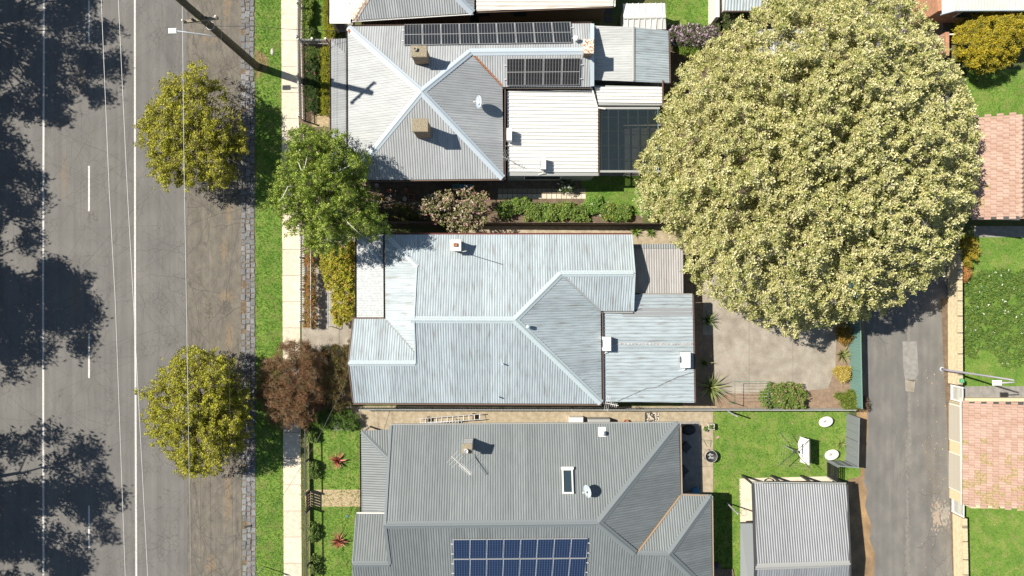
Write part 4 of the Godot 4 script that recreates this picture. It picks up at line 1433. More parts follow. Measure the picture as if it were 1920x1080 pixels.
func house_pale() -> void:
	var t := thing("house", "pale blue grey corrugated roofed house in the middle of the picture", "house", P(900, 600, 0))
	var roof := holder("roof", t)
	var e := 3.0
	var r := 5.2
	var pe := pl3([722, 440, e], [1183, 440, e], [870, 600, r])
	var pd := pl3([662, 755, e], [1127, 757, e], [870, 600, r])
	var pg := pl3([1126, 583, e], [1128, 757, e], [965, 600, r])
	var wh := on(pe, 1120, 512.5).y
	var pf := pl3([1126, 583, e], [1187, 583, e], [1120, 512.5, wh])
	var ch := on(pd, 720, 681).y
	var pc := pl3([662, 598, e], [723, 598, e], [700, 681, ch])
	var hb := on(pe, 783, 500).y
	var pb := pl3([721, 440, e], [722, 598, e], [782, 560, hb])
	facet(roof, pe, [722, 440, 1184, 440, 1190, 512.5, 1052, 513, 965, 600, 776, 599.5, 781, 502, 783, 500], M.blue)
	facet(roof, pd, [776, 600, 965, 600, 1128, 757, 662, 755, 653, 681, 779, 681], M.blue)
	facet(roof, pg, [965, 600, 1052, 513, 1126, 583, 1128, 757], M.blue)
	facet(roof, pf, [1052, 513, 1190, 512.5, 1187, 583, 1126, 583], M.blue)
	facet(roof, pb, [722, 440, 783, 500, 782, 600, 779, 664, 723, 599], M.blue)
	facet(roof, pc, [662, 598, 723, 598, 779, 664, 779, 681, 653, 681], M.blue)
	var gw := ST()
	plate(gw, [on(pb, 782, 502), on(pe, 776.5, 600) - Vector3(0, 0.05, 0), on(pb, 779, 662)], Vector3(0.06, 0, 0))
	part(gw, "gable_wall", M.wall_white, t)
	cap(roof, on(pe, 770, 599.5), on(pe, 965, 600), pe, pd, 0.22, M.cap_blue)
	cap(roof, on(pe, 965, 600), on(pe, 1052, 513), pe, pg, 0.22, M.cap_blue)
	cap(roof, on(pd, 965, 600), on(pd, 1127, 756), pd, pg, 0.22, M.cap_blue)
	cap(roof, on(pe, 1050, 513), on(pe, 1188, 512.5), pe, pf, 0.2, M.cap_blue)
	cap(roof, on(pe, 724, 441), on(pe, 783, 500), pe, pb, 0.16, M.cap_blue)
	cap(roof, on(pd, 653, 681), on(pd, 779, 681), pd, pc, 0.18, M.cap_blue)
	cap(roof, on(pf, 1054, 515), on(pf, 1125, 582), pf, pg, 0.07, M.gut_grey, "valley_gutter", true)
	cap(roof, on(pb, 724, 600), on(pb, 778, 662), pb, pc, 0.06, M.gut_grey, "valley_gutter", true)
	strip(roof, on(pe, 776.5, 599), on(pe, 781.5, 502), 0.09, 0.06, M.cap_blue, "barge_board", 0.05)
	strip(roof, on(pd, 776.5, 601), on(pd, 779.5, 681), 0.09, 0.06, M.cap_blue, "barge_board", 0.05)
	strip(roof, on(pe, 1184, 440), on(pe, 1190, 512), 0.09, 0.05, M.cap_blue, "barge_board", 0.04)
	strip(roof, on(pf, 1190, 513), on(pf, 1187, 583), 0.09, 0.05, M.cap_blue, "barge_board", 0.04)
	strip(roof, on(pc, 662, 598), on(pc, 653, 681), 0.07, 0.05, M.gut_rust, "barge_board", 0.03)
	strip(roof, on(pd, 653, 681), on(pd, 662, 755), 0.07, 0.05, M.gut_rust, "barge_board", 0.03)
	for q in [[[653.5, 681], pc, pd, 662, 600, 662, 753], [[1189.5, 512.5], pe, pf, 1184, 442, 1187, 581]]:
		var g2 := ST()
		var top := on(q[1], q[0][0], q[0][1]) - Vector3(0, 0.06, 0)
		var a := P(q[3], q[4], e)
		var b := P(q[5], q[6], e)
		var inn := Vector3(0.1 if q[3] < 900 else -0.1, 0, 0)
		plate(g2, [a + inn, top + inn, b + inn], inn)
		part(g2, "gable_wall", M.wall_white, t)
	gutter(t, [P(722, 439.5, e), P(1184, 439.5, e)], Vector3(0, 0, -1), M.gut_red)
	gutter(t, [P(662, 756, e), P(1128, 758, e)], Vector3(0, 0, 1), M.gut_rust)
	gutter(t, [P(1128, 584, e), P(1129.5, 758, e)], Vector3(1, 0, 0), M.gut_rust)
	gutter(t, [P(1126, 584, e), P(1187, 584, e)], Vector3(0, 0, 1), M.gut_grey)
	gutter(t, [P(721, 440, e), P(722, 597, e)], Vector3(-1, 0, 0), M.gut_dark)
	gutter(t, [P(660, 597.5, e), P(723, 597.5, e)], Vector3(0, 0, -1), M.gut_rust)
	walls(t, [724, 442, 1182, 442, 1186, 581, 1126, 581, 1126, 755, 664, 753, 664, 600, 724, 600], e, 0.4, e - 0.02, M.wall_white)
	# street verandah with peeling paint
	var pv := pl3([669, 455, 2.5], [669, 597, 2.5], [721, 520, 2.88])
	facet(roof, pv, [669, 440, 721, 497, 721, 597, 669, 597], M.peel, 0.16, [[0.0, 0.0], [0.5, 0.009], [1.0, 0.0]], 8, "verandah_sheet")
	var pv2 := pl3([669, 440, 2.5], [721, 440, 2.5], [721, 497, 2.88])
	facet(roof, pv2, [669, 440, 721, 440, 721, 497], M.peel, 0.16, [[0.0, 0.0], [0.5, 0.009], [1.0, 0.0]], 8, "verandah_sheet")
	cap(roof, on(pv, 670, 441), on(pv, 721, 497), pv, pv2, 0.09, M.cap_light)
	gutter(t, [P(668.5, 440, 2.5), P(668.5, 597, 2.5)], Vector3(-1, 0, 0), M.gut_dark)
	for y in [446, 520, 594]:
		var s := ST()
		var b := P(671, y, 2.45)
		box(s, Vector3(b.x, 1.22, b.z), Vector3(0.1, 2.44, 0.1))
		part(s, "verandah_post", M.wall_white, t)
	chimney(t, [845, 449, 865, 471], 3.0, 4.5, M.chimney_cream, M.offwhite)
	var cp := ST()
	box(cp, P(854, 459, 4.55), Vector3(0.24, 0.16, 0.22))
	part(cp, "chimney_pot", M.rust, t)
	vent(t, on(pg, 990, 612), 0.13, 0.42, M.cap_blue)
	for q in [[943, 682], [935, 744]]:
		var s := ST()
		rod(s, on(pd, q[0], q[1]), on(pd, q[0], q[1]) + Vector3(0, 0.4, 0), 0.045, 8)
		part(s, "roof_pipe", M.cap_light, t)
	var mast := ST()
	tube(mast, [P(866, 472, 3.6), P(869, 471.5, 5.0), P(874, 470.5, 6.6)], [0.022], 6)
	part(mast, "mast", M.offwhite, t)
	# rear rooms under low ribbed iron
	var px := pl3([1131, 590, 2.85], [1131, 750, 2.85], [1300, 650, 2.55])
	facet(roof, px, [1190, 552, 1298, 552, 1302, 755, 1132, 753, 1130, 585, 1187, 584], M.blue, 0.235, RIB, 4, "roof_sheet", Vector3(1, 0, 0))
	var patch := pl3([1131, 590, 2.884], [1131, 750, 2.884], [1300, 650, 2.584])
	var ps := ST()
	plate(ps, [on(patch, 1205, 578), on(patch, 1297, 578), on(patch, 1297, 593), on(patch, 1168, 594), on(patch, 1165, 586), on(patch, 1205, 585)], Vector3(0, 0.008, 0))
	part(ps, "patched_sheet", M.garage[1], roof)
	var sm := ST()
	for k in 22:
		var x := 1150 + k * 6.8
		box(sm, on(patch, x, 645) + Vector3(0, 0.006, 0), Vector3(R(0.1, 0.2), 0.02, 0.06))
	part(sm, "lap_sealant", M.rust_patch, roof)
	gutter(t, [P(1298, 552, 2.55), P(1302, 755, 2.55)], Vector3(1, 0, 0), M.gut_rust)
	strip(roof, on(px, 1200, 551.5), on(px, 1298, 551.5), 0.08, 0.08, M.gut_grey, "fascia")
	walls(t, [1130, 555, 1297, 555, 1300, 752, 1132, 751], 2.7, 0.12, 2.45, M.wall_white)
	var cb := ST()
	tube(cb, [on(px, 1158, 752) + Vector3(0, 0.05, 0), on(px, 1185, 740) + Vector3(0, 0.05, 0), on(px, 1212, 728) + Vector3(0, 0.05, 0), on(px, 1228, 727) + Vector3(0, 0.05, 0), on(px, 1250, 716) + Vector3(0, 0.05, 0), on(px, 1275, 705) + Vector3(0, 0.05, 0), on(px, 1300, 698) + Vector3(0, 0.05, 0)], [0.014], 5)
	part(cb, "cable", M.wire_dark, t)
	air_unit("white air conditioner tight against the pale house roof edge", [1131, 632, 1146, 658], 2.85, 0.7)
	air_unit("white air conditioner at the outer edge of the ribbed blue roof", [1279, 661, 1295, 690], 2.58, 0.62)
	aerial("white aerial below the ribbed blue roof corner", P(1143, 751, 2.6), P(1147, 758, 3.3), Vector3(0.97, 0, 0.2), 0.9, 4, M.white)
	# lean-to of faded iron
	var l := thing("lean_to", "faded pinkish iron lean-to roof under the edge of the cream tree", "lean-to", P(1235, 505, 0))
	var pk := pl3([1186, 458, 2.25], [1281, 458, 2.25], [1235, 550, 2.5])
	facet(l, pk, [1186, 459, 1281, 458, 1281, 550, 1187, 550], M.pinkish)
	var ds := pl3([1186, 458, 2.29], [1281, 458, 2.29], [1235, 550, 2.54])
	facet(l, ds, [1186, 458, 1281, 457, 1281, 466, 1186, 466], M.charcoal, 0.16, [[0.0, 0.0], [0.5, 0.034], [1.0, 0.0]], 9, "lap_sheet")
	for q in [[1190, 462], [1277, 462], [1277, 546]]:
		var s := ST()
		var b := P(q[0], q[1], 2.3)
		box(s, Vector3(b.x, 1.14, b.z), Vector3(0.09, 2.28, 0.09))
		part(s, "post", M.timber, l)
	walls(l, [1188, 490, 1279, 490, 1279, 549, 1188, 549], 2.3, 0.1, 2.2, M.wall_white)

func house_charcoal() -> void:
	var t := thing("house", "charcoal corrugated roofed house with blue solar panels at the bottom edge", "house", P(960, 980, 0))
	var roof := holder("roof", t)
	var e := 2.7
	var r := 5.2
	var pt := pl3([733, 798, e], [1272, 793, e], [900, 983, r])
	var pb := pl3([730, 1120, e], [1272, 1118, e], [900, 983, r])
	var pr := pl3([1272, 795, e], [1275, 925, e], [1122, 981, r])
	var ph := on(pr, 1192, 1037).y
	var pw := pl3([1275, 930, e], [1332, 930, e], [1220, 1040, ph])
	var pq := pl3([1333, 932, e], [1334, 1080, e], [1253, 1040, ph])
	facet(roof, pt, [733, 797, 1272, 793, 1122, 981, 722, 985], M.charcoal)
	facet(roof, pb, [722, 985, 1122, 981, 1191, 1039, 1254, 1040, 1335, 1118, 658, 1120, 661, 1058, 730, 1058], M.charcoal)
	facet(roof, pr, [1122, 981, 1272, 794, 1276, 926, 1191, 1038], M.charcoal)
	facet(roof, pw, [1276, 928, 1333, 930, 1254, 1040, 1191, 1039], M.charcoal)
	facet(roof, pq, [1333, 931, 1335, 1118, 1254, 1040], M.charcoal)
	var ch := on(pb, 700, 1058).y
	var pc := pl3([668, 964, e], [722, 964, e], [700, 1058, ch])
	facet(roof, pc, [668, 963, 723, 964, 731, 1058, 661, 1058], M.charcoal)
	cap(roof, on(pt, 722, 985), on(pt, 1122, 981), pt, pb, 0.24, M.cap_dark)
	cap(roof, on(pt, 1271, 794), on(pt, 1122, 981), pt, pr, 0.26, M.cap_dark)
	cap(roof, on(pb, 1122, 981), on(pb, 1191, 1038), pb, pr, 0.24, M.cap_dark)
	cap(roof, on(pw, 1332, 931), on(pw, 1254, 1040), pw, pq, 0.24, M.cap_dark)
	cap(roof, on(pw, 1190, 1039), on(pw, 1254, 1040), pw, pb, 0.22, M.cap_dark)
	cap(roof, on(pb, 1254, 1040), on(pb, 1334, 1117), pb, pq, 0.24, M.cap_dark)
	cap(roof, on(pr, 1275, 928), on(pr, 1194, 1035), pr, pw, 0.09, M.leafgutter, "valley_gutter", true)
	cap(roof, on(pb, 661, 1058), on(pb, 731, 1058), pb, pc, 0.2, M.cap_dark)
	strip(roof, on(pt, 733, 798), on(pt, 722, 984), 0.16, 0.05, M.cap_dark, "barge_board", 0.05)
	strip(roof, on(pb, 722, 986), on(pb, 731, 1057), 0.2, 0.05, M.cap_dark, "barge_board", 0.05)
	strip(roof, on(pc, 668, 964), on(pc, 661, 1057), 0.08, 0.05, M.cap_dark, "barge_board", 0.03)
	for q in [[pt, 722.5, 985, 733, 799, 733, 1118], [pc, 661.5, 1058, 668, 965, 664, 1120]]:
		var g2 := ST()
		plate(g2, [P(q[3], q[4], e) + Vector3(0.1, 0, 0), on(q[0], q[1], q[2]) + Vector3(0.1, -0.06, 0), P(q[5], q[6], e) + Vector3(0.1, 0, 0)], Vector3(0.08, 0, 0))
		part(g2, "gable_wall", M.wall_dark, t)
	gutter(t, [P(733, 797, e), P(1273, 793, e)], Vector3(0, 0, -1), M.gut_grey)
	gutter(t, [P(1274, 793, e), P(1277, 927, e)], Vector3(1, 0, 0), M.gut_grey)
	gutter(t, [P(1276, 928, e), P(1334, 930, e)], Vector3(0, 0, -1), M.gut_grey)
	gutter(t, [P(1334, 930, e), P(1336, 1118, e)], Vector3(1, 0, 0), M.gut_grey)
	gutter(t, [P(668, 963, e), P(723, 963.5, e)], Vector3(0, 0, -1), M.gut_white)
	for q in [[1276.5, 800, 1278.5, 925], [1336, 938, 1338, 1110], [1280, 927.5, 1330, 929.5]]:
		strip(t, P(q[0], q[1], e - 0.0), P(q[2], q[3], e - 0.0), 0.08, 0.03, M.leafgutter, "leaf_litter")
	walls(t, [735, 800, 1270, 796, 1273, 932, 1331, 932, 1333, 1116, 663, 1118, 670, 966, 735, 966], e, 0.4, e - 0.02, M.wall_dark)
	var pv := pl3([677, 809, 2.3], [678, 962, 2.3], [728, 900, 2.6])
	facet(roof, pv, [677, 808, 729, 860, 727, 962, 678, 962], M.charcoal, 0.16, [[0.0, 0.0], [0.5, 0.03], [1.0, 0.0]], 7, "verandah_sheet")
	var pv2 := pl3([677, 808, 2.3], [731, 805, 2.3], [729, 860, 2.6])
	facet(roof, pv2, [677, 808, 731, 805, 729, 860], M.charcoal, 0.16, [[0.0, 0.0], [0.5, 0.034], [1.0, 0.0]], 7, "verandah_sheet")
	cap(roof, on(pv, 678, 809), on(pv, 729, 860), pv, pv2, 0.14, M.cap_dark)
	gutter(t, [P(677, 808, 2.3), P(678, 962, 2.3)], Vector3(-1, 0, 0), M.gut_dark)
	for y in [812, 885, 958]:
		var s := ST()
		var b := P(680, y, 2.25)
		box(s, Vector3(b.x, 1.12, b.z), Vector3(0.1, 2.24, 0.1))
		part(s, "verandah_post", M.wall_white, t)
	var fl := ST()
	sheet(fl, rect(680, 815, 742, 962), 0.15)
	part(fl, "verandah_floor", M.timber, t)
	# roof fittings
	chimney(t, [866, 832, 886, 851], 3.0, 5.0, M.wall_white, M.cement)
	flue(t, P(874.5, 844.5, 5.0), 0.13, 0.3, M.alu)
	vent(t, on(pt, 1128, 810), 0.15, 0.55, M.white)
	var fs := ST()
	var c := on(pt, 1129, 810)
	var bs := Basis(Vector3.RIGHT, -atan2(r - e, 5.68))
	box(fs, c + pt.normal * 0.05, Vector3(0.5, 0.03, 0.62), bs)
	part(fs, "vent_flashing", M.white, t)
	var sk := on(pt, 1064, 903)
	var s1 := ST()
	for q in [[-0.3, 0, 0.09, 1.45], [0.3, 0, 0.09, 1.45]]:
		box(s1, sk + pt.normal * 0.12 + bs * Vector3(q[0], 0, q[1]), Vector3(q[2], 0.2, q[3]), bs)
	for z in [-0.72, 0.72]:
		box(s1, sk + pt.normal * 0.123 + bs * Vector3(0, 0, z), Vector3(0.72, 0.2, 0.1), bs)
	box(s1, sk + pt.normal * 0.16 + bs * Vector3(0, 0, -0.8), Vector3(0.8, 0.2, 0.16), bs)
	var so := part(s1, "skylight", M.offwhite, t)
	s1 = ST()
	box(s1, sk + pt.normal * 0.14 + bs * Vector3(0, 0, 0.0), Vector3(0.52, 0.02, 1.36), bs)
	part(s1, "pane", M.skylight, so)
	dish("blue grey satellite dish on the charcoal roof", on(pt, 1103, 914) + Vector3(0, 0.7, 0), 0.4, M.dish)
	aerial("white aerial beside the white chimney of the charcoal house", P(872, 851, 4.2), P(865, 873, 5.3), Vector3(0.73, 0, 0.68), 1.7, 9, M.offwhite)
	solar("blue solar panels with white frames on the charcoal roof", pb, [850, 1009], [1103, 1007], [852, 1117], 8, 3, M.cells_blue, 0.03, false, "", M.alu)

func small_buildings() -> void:
	# garage on the lane
	var t := thing("garage", "steel grey corrugated garage beside the back lane", "garage", P(1500, 1000, 0))
	var e := 2.35
	var pt := pl3([1411, 907, e], [1587, 908, e], [1500, 1060, 3.5])
	var pb := pl3([1413, 1200, e], [1590, 1200, e], [1500, 1060, 3.5])
	facet(t, pt, [1411, 906, 1587, 908, 1593, 1057, 1416, 1063], M.steel)
	facet(t, pb, [1416, 1063, 1593, 1057, 1592, 1200, 1412, 1200], M.steel)
	cap(t, on(pt, 1416, 1063), on(pt, 1594, 1057), pt, pb, 0.2, M.gut_grey)
	strip(t, on(pt, 1411, 906), on(pt, 1416, 1062), 0.14, 0.1, M.dark, "barge_board", 0.02)
	strip(t, on(pt, 1588, 908), on(pt, 1594, 1057), 0.1, 0.1, M.dark, "barge_board", 0.02)
	strip(t, on(pb, 1416, 1064), on(pb, 1413, 1200), 0.14, 0.1, M.dark, "barge_board", 0.02)
	strip(t, on(pb, 1594, 1058), on(pb, 1592, 1200), 0.1, 0.1, M.dark, "barge_board", 0.02)
	gutter(t, [P(1411, 905.5, e), P(1587, 907.5, e)], Vector3(0, 0, -1), M.gut_grey)
	walls(t, [1432, 926, 1583, 926, 1588, 1196, 1434, 1196], e, 0.05, e - 0.02, M.wall_dark)
	for q in [[1413, 908.5], [1470, 909], [1528, 909], [1584, 909.5]]:
		var ps := ST()
		var pp := P(q[0], q[1], 2.3)
		box(ps, Vector3(pp.x, 1.15, pp.z), Vector3(0.12, 2.3, 0.12))
		part(ps, "post", M.dark, t)
	for k in [[1590, 1593, 1057]]:
		var g := ST()
		var inn := Vector3(0.12 if k[0] < 1500 else -0.12, 0, 0)
		plate(g, [P(k[0], 909, e) + inn, on(pt, k[1], k[2]) - Vector3(0, 0.06, 0) + inn, P(k[0], 1196, e) + inn], inn)
		part(g, "gable_wall", M.wall_dark, t)
	# water tank box beside the garage
	var b := thing("lean_to", "low grey sheet metal lean-to on the garage side", "lean-to", P(1400, 1060, 0))
	var st := ST()
	plate(st, [P(1388, 980, 0.9), P(1411, 980, 1.75), P(1418, 1200, 1.75), P(1388, 1200, 0.9)], Vector3(0, 0.03, 0))
	part(st, "roof_sheet", M.fence_grey, b)
	st = ST()
	plate(st, [P(1390, 984, 0), P(1390, 984, 0.9), P(1411, 984, 1.7), P(1412, 984, 0)], Vector3(0, 0, 0.04))
	part(st, "end_wall", M.wall_dark, b)
	st = ST()
	bar(st, P(1388, 980, 0.93), P(1411, 980, 1.78), 0.07, 0.07)
	part(st, "edge_trim", M.dark, b)
	st = ST()
	box(st, Vector3(P(1390, 0, 0).x, 0.45, P(0, 1090, 0).z), Vector3(0.04, 0.9, 8.0))
	part(st, "side_wall", M.fence_grey, b)
	# small white shed
	var s := thing("garden_shed", "small white ribbed garden shed at the top edge", "shed", P(1208, 30, 0))
	var pa := pl3([1168, 7, 1.8], [1247, 6, 1.8], [1209, 32, 2.15])
	var pc := pl3([1170, 56, 1.8], [1249, 55, 1.8], [1209, 32, 2.15])
	facet(s, pa, [1168, 7, 1247, 6, 1248, 31.5, 1169, 33], M.whiteroof, 0.38, RIB, 2)
	facet(s, pc, [1169, 33, 1248, 31.5, 1249, 55, 1169, 55], M.whiteroof, 0.38, RIB, 2)
	cap(s, on(pa, 1169, 33), on(pa, 1248, 31.5), pa, pc, 0.06, M.gut_white)
	walls(s, [1169, 8, 1247, 7, 1248, 54, 1169, 54], 1.8, 0.08, 1.76, M.wall_white)
	# stepping stones of dark slate by the wall
	for q in [[1140, 21], [1141, 37]]:
		st = ST()
		slab(st, P(q[0], q[1], 0.02), Vector3(0.58, 0.05, 0.42), 0.01)
		single(st, "slate_slab", M.dark, ["dark slate slab on the ground above its twin, beside the white shed", "dark slate slab on the ground below its twin, beside the white shed"][int(q[1] > 30)], "slab")
	# shed behind the cream tree
	var k := thing("outbuilding", "blue grey iron outbuilding with a white wall end behind the cream tree", "outbuilding", P(1400, 0, 0))
	var pk := pl3([1357, 20, 2.2], [1440, 20, 2.2], [1400, -60, 2.8])
	facet(k, pk, [1357, 20, 1440, 20, 1440, -80, 1357, -80], M.blue, 0.2)
	gutter(k, [P(1357, 20, 2.2), P(1440, 20, 2.2)], Vector3(0, 0, 1), M.gut_rust)
	walls(k, [1357, 18, 1440, 18, 1440, -80, 1357, -80], 2.2, 0.15, 2.15, M.wall_white)
	st = ST()
	box(st, Vector3(P(1339, 0, 1.0).x, 0.9, P(0, -5, 1.0).z), Vector3(0.24, 1.8, 3.3))
	single(st, "garden_wall", M.wall_white, "white rendered garden wall end beside the top lawn", "wall")
	var cp := thing("carport", "grey iron carport roof glimpsed through the cream tree", "carport", P(1455, 85, 0))
	var pq := pl3([1420, 60, 2.3], [1500, 60, 2.3], [1460, 110, 2.4])
	facet(cp, pq, [1415, 55, 1560, 55, 1560, 112, 1415, 112], M.pale, 0.2)
	for q in [[1420, 60], [1555, 60], [1420, 108], [1555, 108]]:
		st = ST()
		var p := P(q[0], q[1], 2.2)
		box(st, Vector3(p.x, 1.14, p.z), Vector3(0.09, 2.28, 0.09))
		part(st, "post", M.timber, cp)

func tile_mesh() -> ArrayMesh:
	# one roof tile: x runs down the slope, z across; a flat pan with a raised roll
	var st := ST()
	var prof := [[0.0, 0.0], [0.42, 0.0], [0.52, 0.04], [0.75, 0.06], [0.95, 0.04], [1.0, 0.004]]
	var prev := []
	for p in prof:
		var z: float = (p[0] - 0.5) * 0.325
		var row := [Vector3(-0.19, p[1], z), Vector3(0.19, p[1] + 0.05, z), Vector3(0.185, -0.005, z)]
		if prev.size():
			quad(st, prev[0], prev[1], row[1], row[0])
			quad(st, prev[1], prev[2], row[2], row[1])
		prev = row
	st.generate_normals()
	return st.commit()

func tiled_roof(t: Node3D, pl: Plane, x0: float, x1: float, y0: float, y1: float, moss: float) -> void:
	var roof := holder("roof", t)
	var mesh := tile_mesh()
	var n := pl.normal
	var f := (Vector3.DOWN - n * Vector3.DOWN.dot(n)).normalized()     # down the slope, to the lane
	var z := f.cross(n).normalized()
	var b := Basis(f, n, z)
	if b.determinant() < 0:
		b = Basis(f, n, -z)
	var a := on(pl, x0, y0)
	var lenu := (on(pl, x1, y0) - a).dot(-f)
	var lenz := absf((on(pl, x0, y1) - a).z)
	var st := ST()
	var back := on(pl, x1, y0) - n * 0.03
	quad(st, a - n * 0.03, back, back + Vector3(0, 0, lenz), a - n * 0.03 + Vector3(0, 0, lenz))
	part(st, "underlay", M.dark, roof)
	var i := 0
	var u := 0.19
	while u < lenu + 0.2:
		var v := 0.16 + (0.1625 if i % 2 else 0.0) - 0.08
		while v < lenz:
			var m: Material = M.tiles[rng.randi() % 4]
			if rng.randf() < 0.5 * moss * clampf(v / lenz * 2.0 - 0.6, 0, 1):
				m = M.tile_moss
			place(mesh, "tile", m, roof, Transform3D(b * Basis(Vector3(0, 0, 1), R(-0.012, 0.0)), a - f * u + Vector3(0, 0, v) + n * R(0.0, 0.008)))
			v += 0.325
		u += 0.34
		i += 1

func right_houses() -> void:
	# tiled house above
	var t := thing("tiled_house", "orange tiled house wing half hidden by the cream tree", "house", P(1900, 315, 0))
	var pa := pl3([1800, 218, 2.6], [1800, 410, 2.6], [1912, 310, 3.75])
	tiled_roof(t, pa, 1822, 1912, 219, 409, 0.1)
	var st := ST(true)
	var y := 219.0
	while y < 405:
		lathe(st, on(pa, 1914.5, y + 4) + Vector3(0, 0.0, 0), [Vector2(0.16, -0.05), Vector2(0.14, 0.06), Vector2(0.06, 0.12), Vector2(0, 0.13)], 8, Basis.IDENTITY, 1.1)
		y += 9
	part(st, "ridge_tiles", M.tiles[1], t)
	var pb := pl3([1912, 218, 3.75], [1912, 410, 3.75], [2030, 310, 2.6])
	var bk := ST()
	plate(bk, [on(pb, 1913, 219), on(pb, 2030, 219), on(pb, 2030, 410), on(pb, 1913, 410)], Vector3(0, -0.05, 0))
	part(bk, "roof_far_side", M.tiles[0], t)
	walls(t, [1826, 221, 2025, 221, 2025, 405, 1826, 405], 2.6, 0.15, 2.55, M.wall_cream)
	gutter(t, [P(1822, 410.5, 2.75), P(1913, 410.5, 3.7)], Vector3(0, 0, 1), M.gut_dark, 0.06, "barge_board")
	var g := ST()
	plate(g, [P(1828, 404, 2.5), P(1912, 404, 3.7), P(2020, 404, 2.5)], Vector3(0, 0, -0.1))
	part(g, "gable_wall", M.wall_cream, t)
	# tiled garage block below
	var k := thing("tiled_garage", "pink tiled garage with two pale doors facing the back lane", "garage", P(1880, 850, 0))
	var e := 2.4
	var pk := pl3([1803, 752, e], [1806, 946, e], [1930, 850, 3.6])
	tiled_roof(k, pk, 1804, 1932, 753, 946, 0.75)
	gutter(k, [P(1803, 752, e), P(1805, 946, e)], Vector3(-1, 0, 0), M.gut_white, 0.09)
	var wx := P(1780, 0, 0).x
	st = ST()
	var za := P(0, 748, 0).z + 0.1
	var zb := P(0, 940, 0).z - 0.25
	box(st, Vector3(wx + 3.0, 1.15, (za + zb) / 2), Vector3(6.0, 2.3, zb - za))
	part(st, "wall", M.wall_cream, k)
	for q in [[760, 826], [851, 917]]:
		st = ST()
		var z0 := P(0, q[0], 0.6).z
		var z1 := P(0, q[1], 0.6).z
		box(st, Vector3(wx - 0.012, 1.02, (z0 + z1) / 2), Vector3(0.06, 2.04, z1 - z0 + 0.12))
		var fr := part(st, "garage_door", M.wall_white, k)
		for r in 5:
			st = ST()
			box(st, Vector3(wx - 0.03, 0.2 + 0.39 * r, (z0 + z1) / 2), Vector3(0.05, 0.375, z1 - z0))
			part(st, "panel", M.pot, fr)
	st = ST()
	box(st, Vector3(wx + 0.0, 1.0, za + 0.08), Vector3(0.12, 2.0, 0.06))
	part(st, "downpipe", M.gut_grey, k)
	# cream wall step beyond the path
	st = ST()
	box(st, P(1870, 749.5, 0.2) + Vector3(0.8, 0, 0), Vector3(6.5, 0.5, 0.28))
	single(st, "low_wall", M.wall_cream, "low cream wall along the path beside the pink tiled garage", "wall")
	# brick house at the top right
	var h := thing("brick_house", "red brick house with a grey sheet roof and white fascia at the top right corner", "house", P(1860, -20, 0))
	var ph := pl3([1775, 24, 3.0], [1960, 16, 3.0], [1860, -80, 3.6])
	facet(h, ph, [1790, 18, 1980, 18, 1980, -120, 1790, -120], M.cream, 0.2, RIB, 4)
	var ph2 := pl3([1766, 27, 2.98], [1791, 20, 3.0], [1780, -60, 3.3])
	facet(h, ph2, [1766, 27, 1791, 20, 1791, -120, 1764, -120], M.whiteroof, 0.2, RIB, 4)
	strip(h, P(1765, 27, 2.95), P(1791, 20, 2.95), 0.08, 0.2, M.cap_light, "fascia")
	strip(h, P(1791, 20, 2.95), P(1980, 19, 2.95), 0.1, 0.2, M.cap_light, "fascia")
	walls(h, [1757, 24, 1795, 15, 1980, 15, 1980, -120, 1745, -120], 2.8, 0.1, 2.75, M.brickwall)
	var wi := ST()
	box(wi, Vector3(P(1822, 0, 2).x, 1.6, P(0, 15, 2.8).z - 0.08), Vector3(1.4, 1.1, 0.08))
	var wo := part(wi, "window", M.wall_white, h)
	wi = ST()
	box(wi, Vector3(P(1822, 0, 2).x, 1.6, P(0, 15, 2.8).z - 0.05), Vector3(1.26, 0.96, 0.06))
	part(wi, "pane", M.window, wo)
	st = ST()
	box(st, Vector3(P(1835, 0, 1).x, 0.9, P(0, 45, 1).z), Vector3(1.1, 1.1, 0.5))
	single(st, "storage_box", M.fence_grey, "grey storage box against the red brick wall", "box")
	var wl := thing("brick_fence", "short pink brick fence with a rounded end under the golden conifer", "fence", P(1770, 85, 0))
	st = ST()
	box(st, Vector3(P(1766, 0, 0.6).x, 0.6, P(0, 88, 0.6).z), Vector3(0.25, 1.2, 1.6))
	part(st, "wall", M.brickwall, wl)
	for j in 14:
		st = ST()
		slab(st, Vector3(P(1766, 0, 1.2).x, 1.24, P(0, 68 + 3.1 * j, 1.2).z), Vector3(0.3, 0.09, 0.095), 0.012)
		part(st, "coping_brick", M.tiles[rng.randi() % 4], wl)
	st = ST()
	bar(st, P(1774, 65, 1.1), P(1798, 63.5, 1.1), 0.09, 0.06)
	part(st, "rail", M.gut_white, wl)

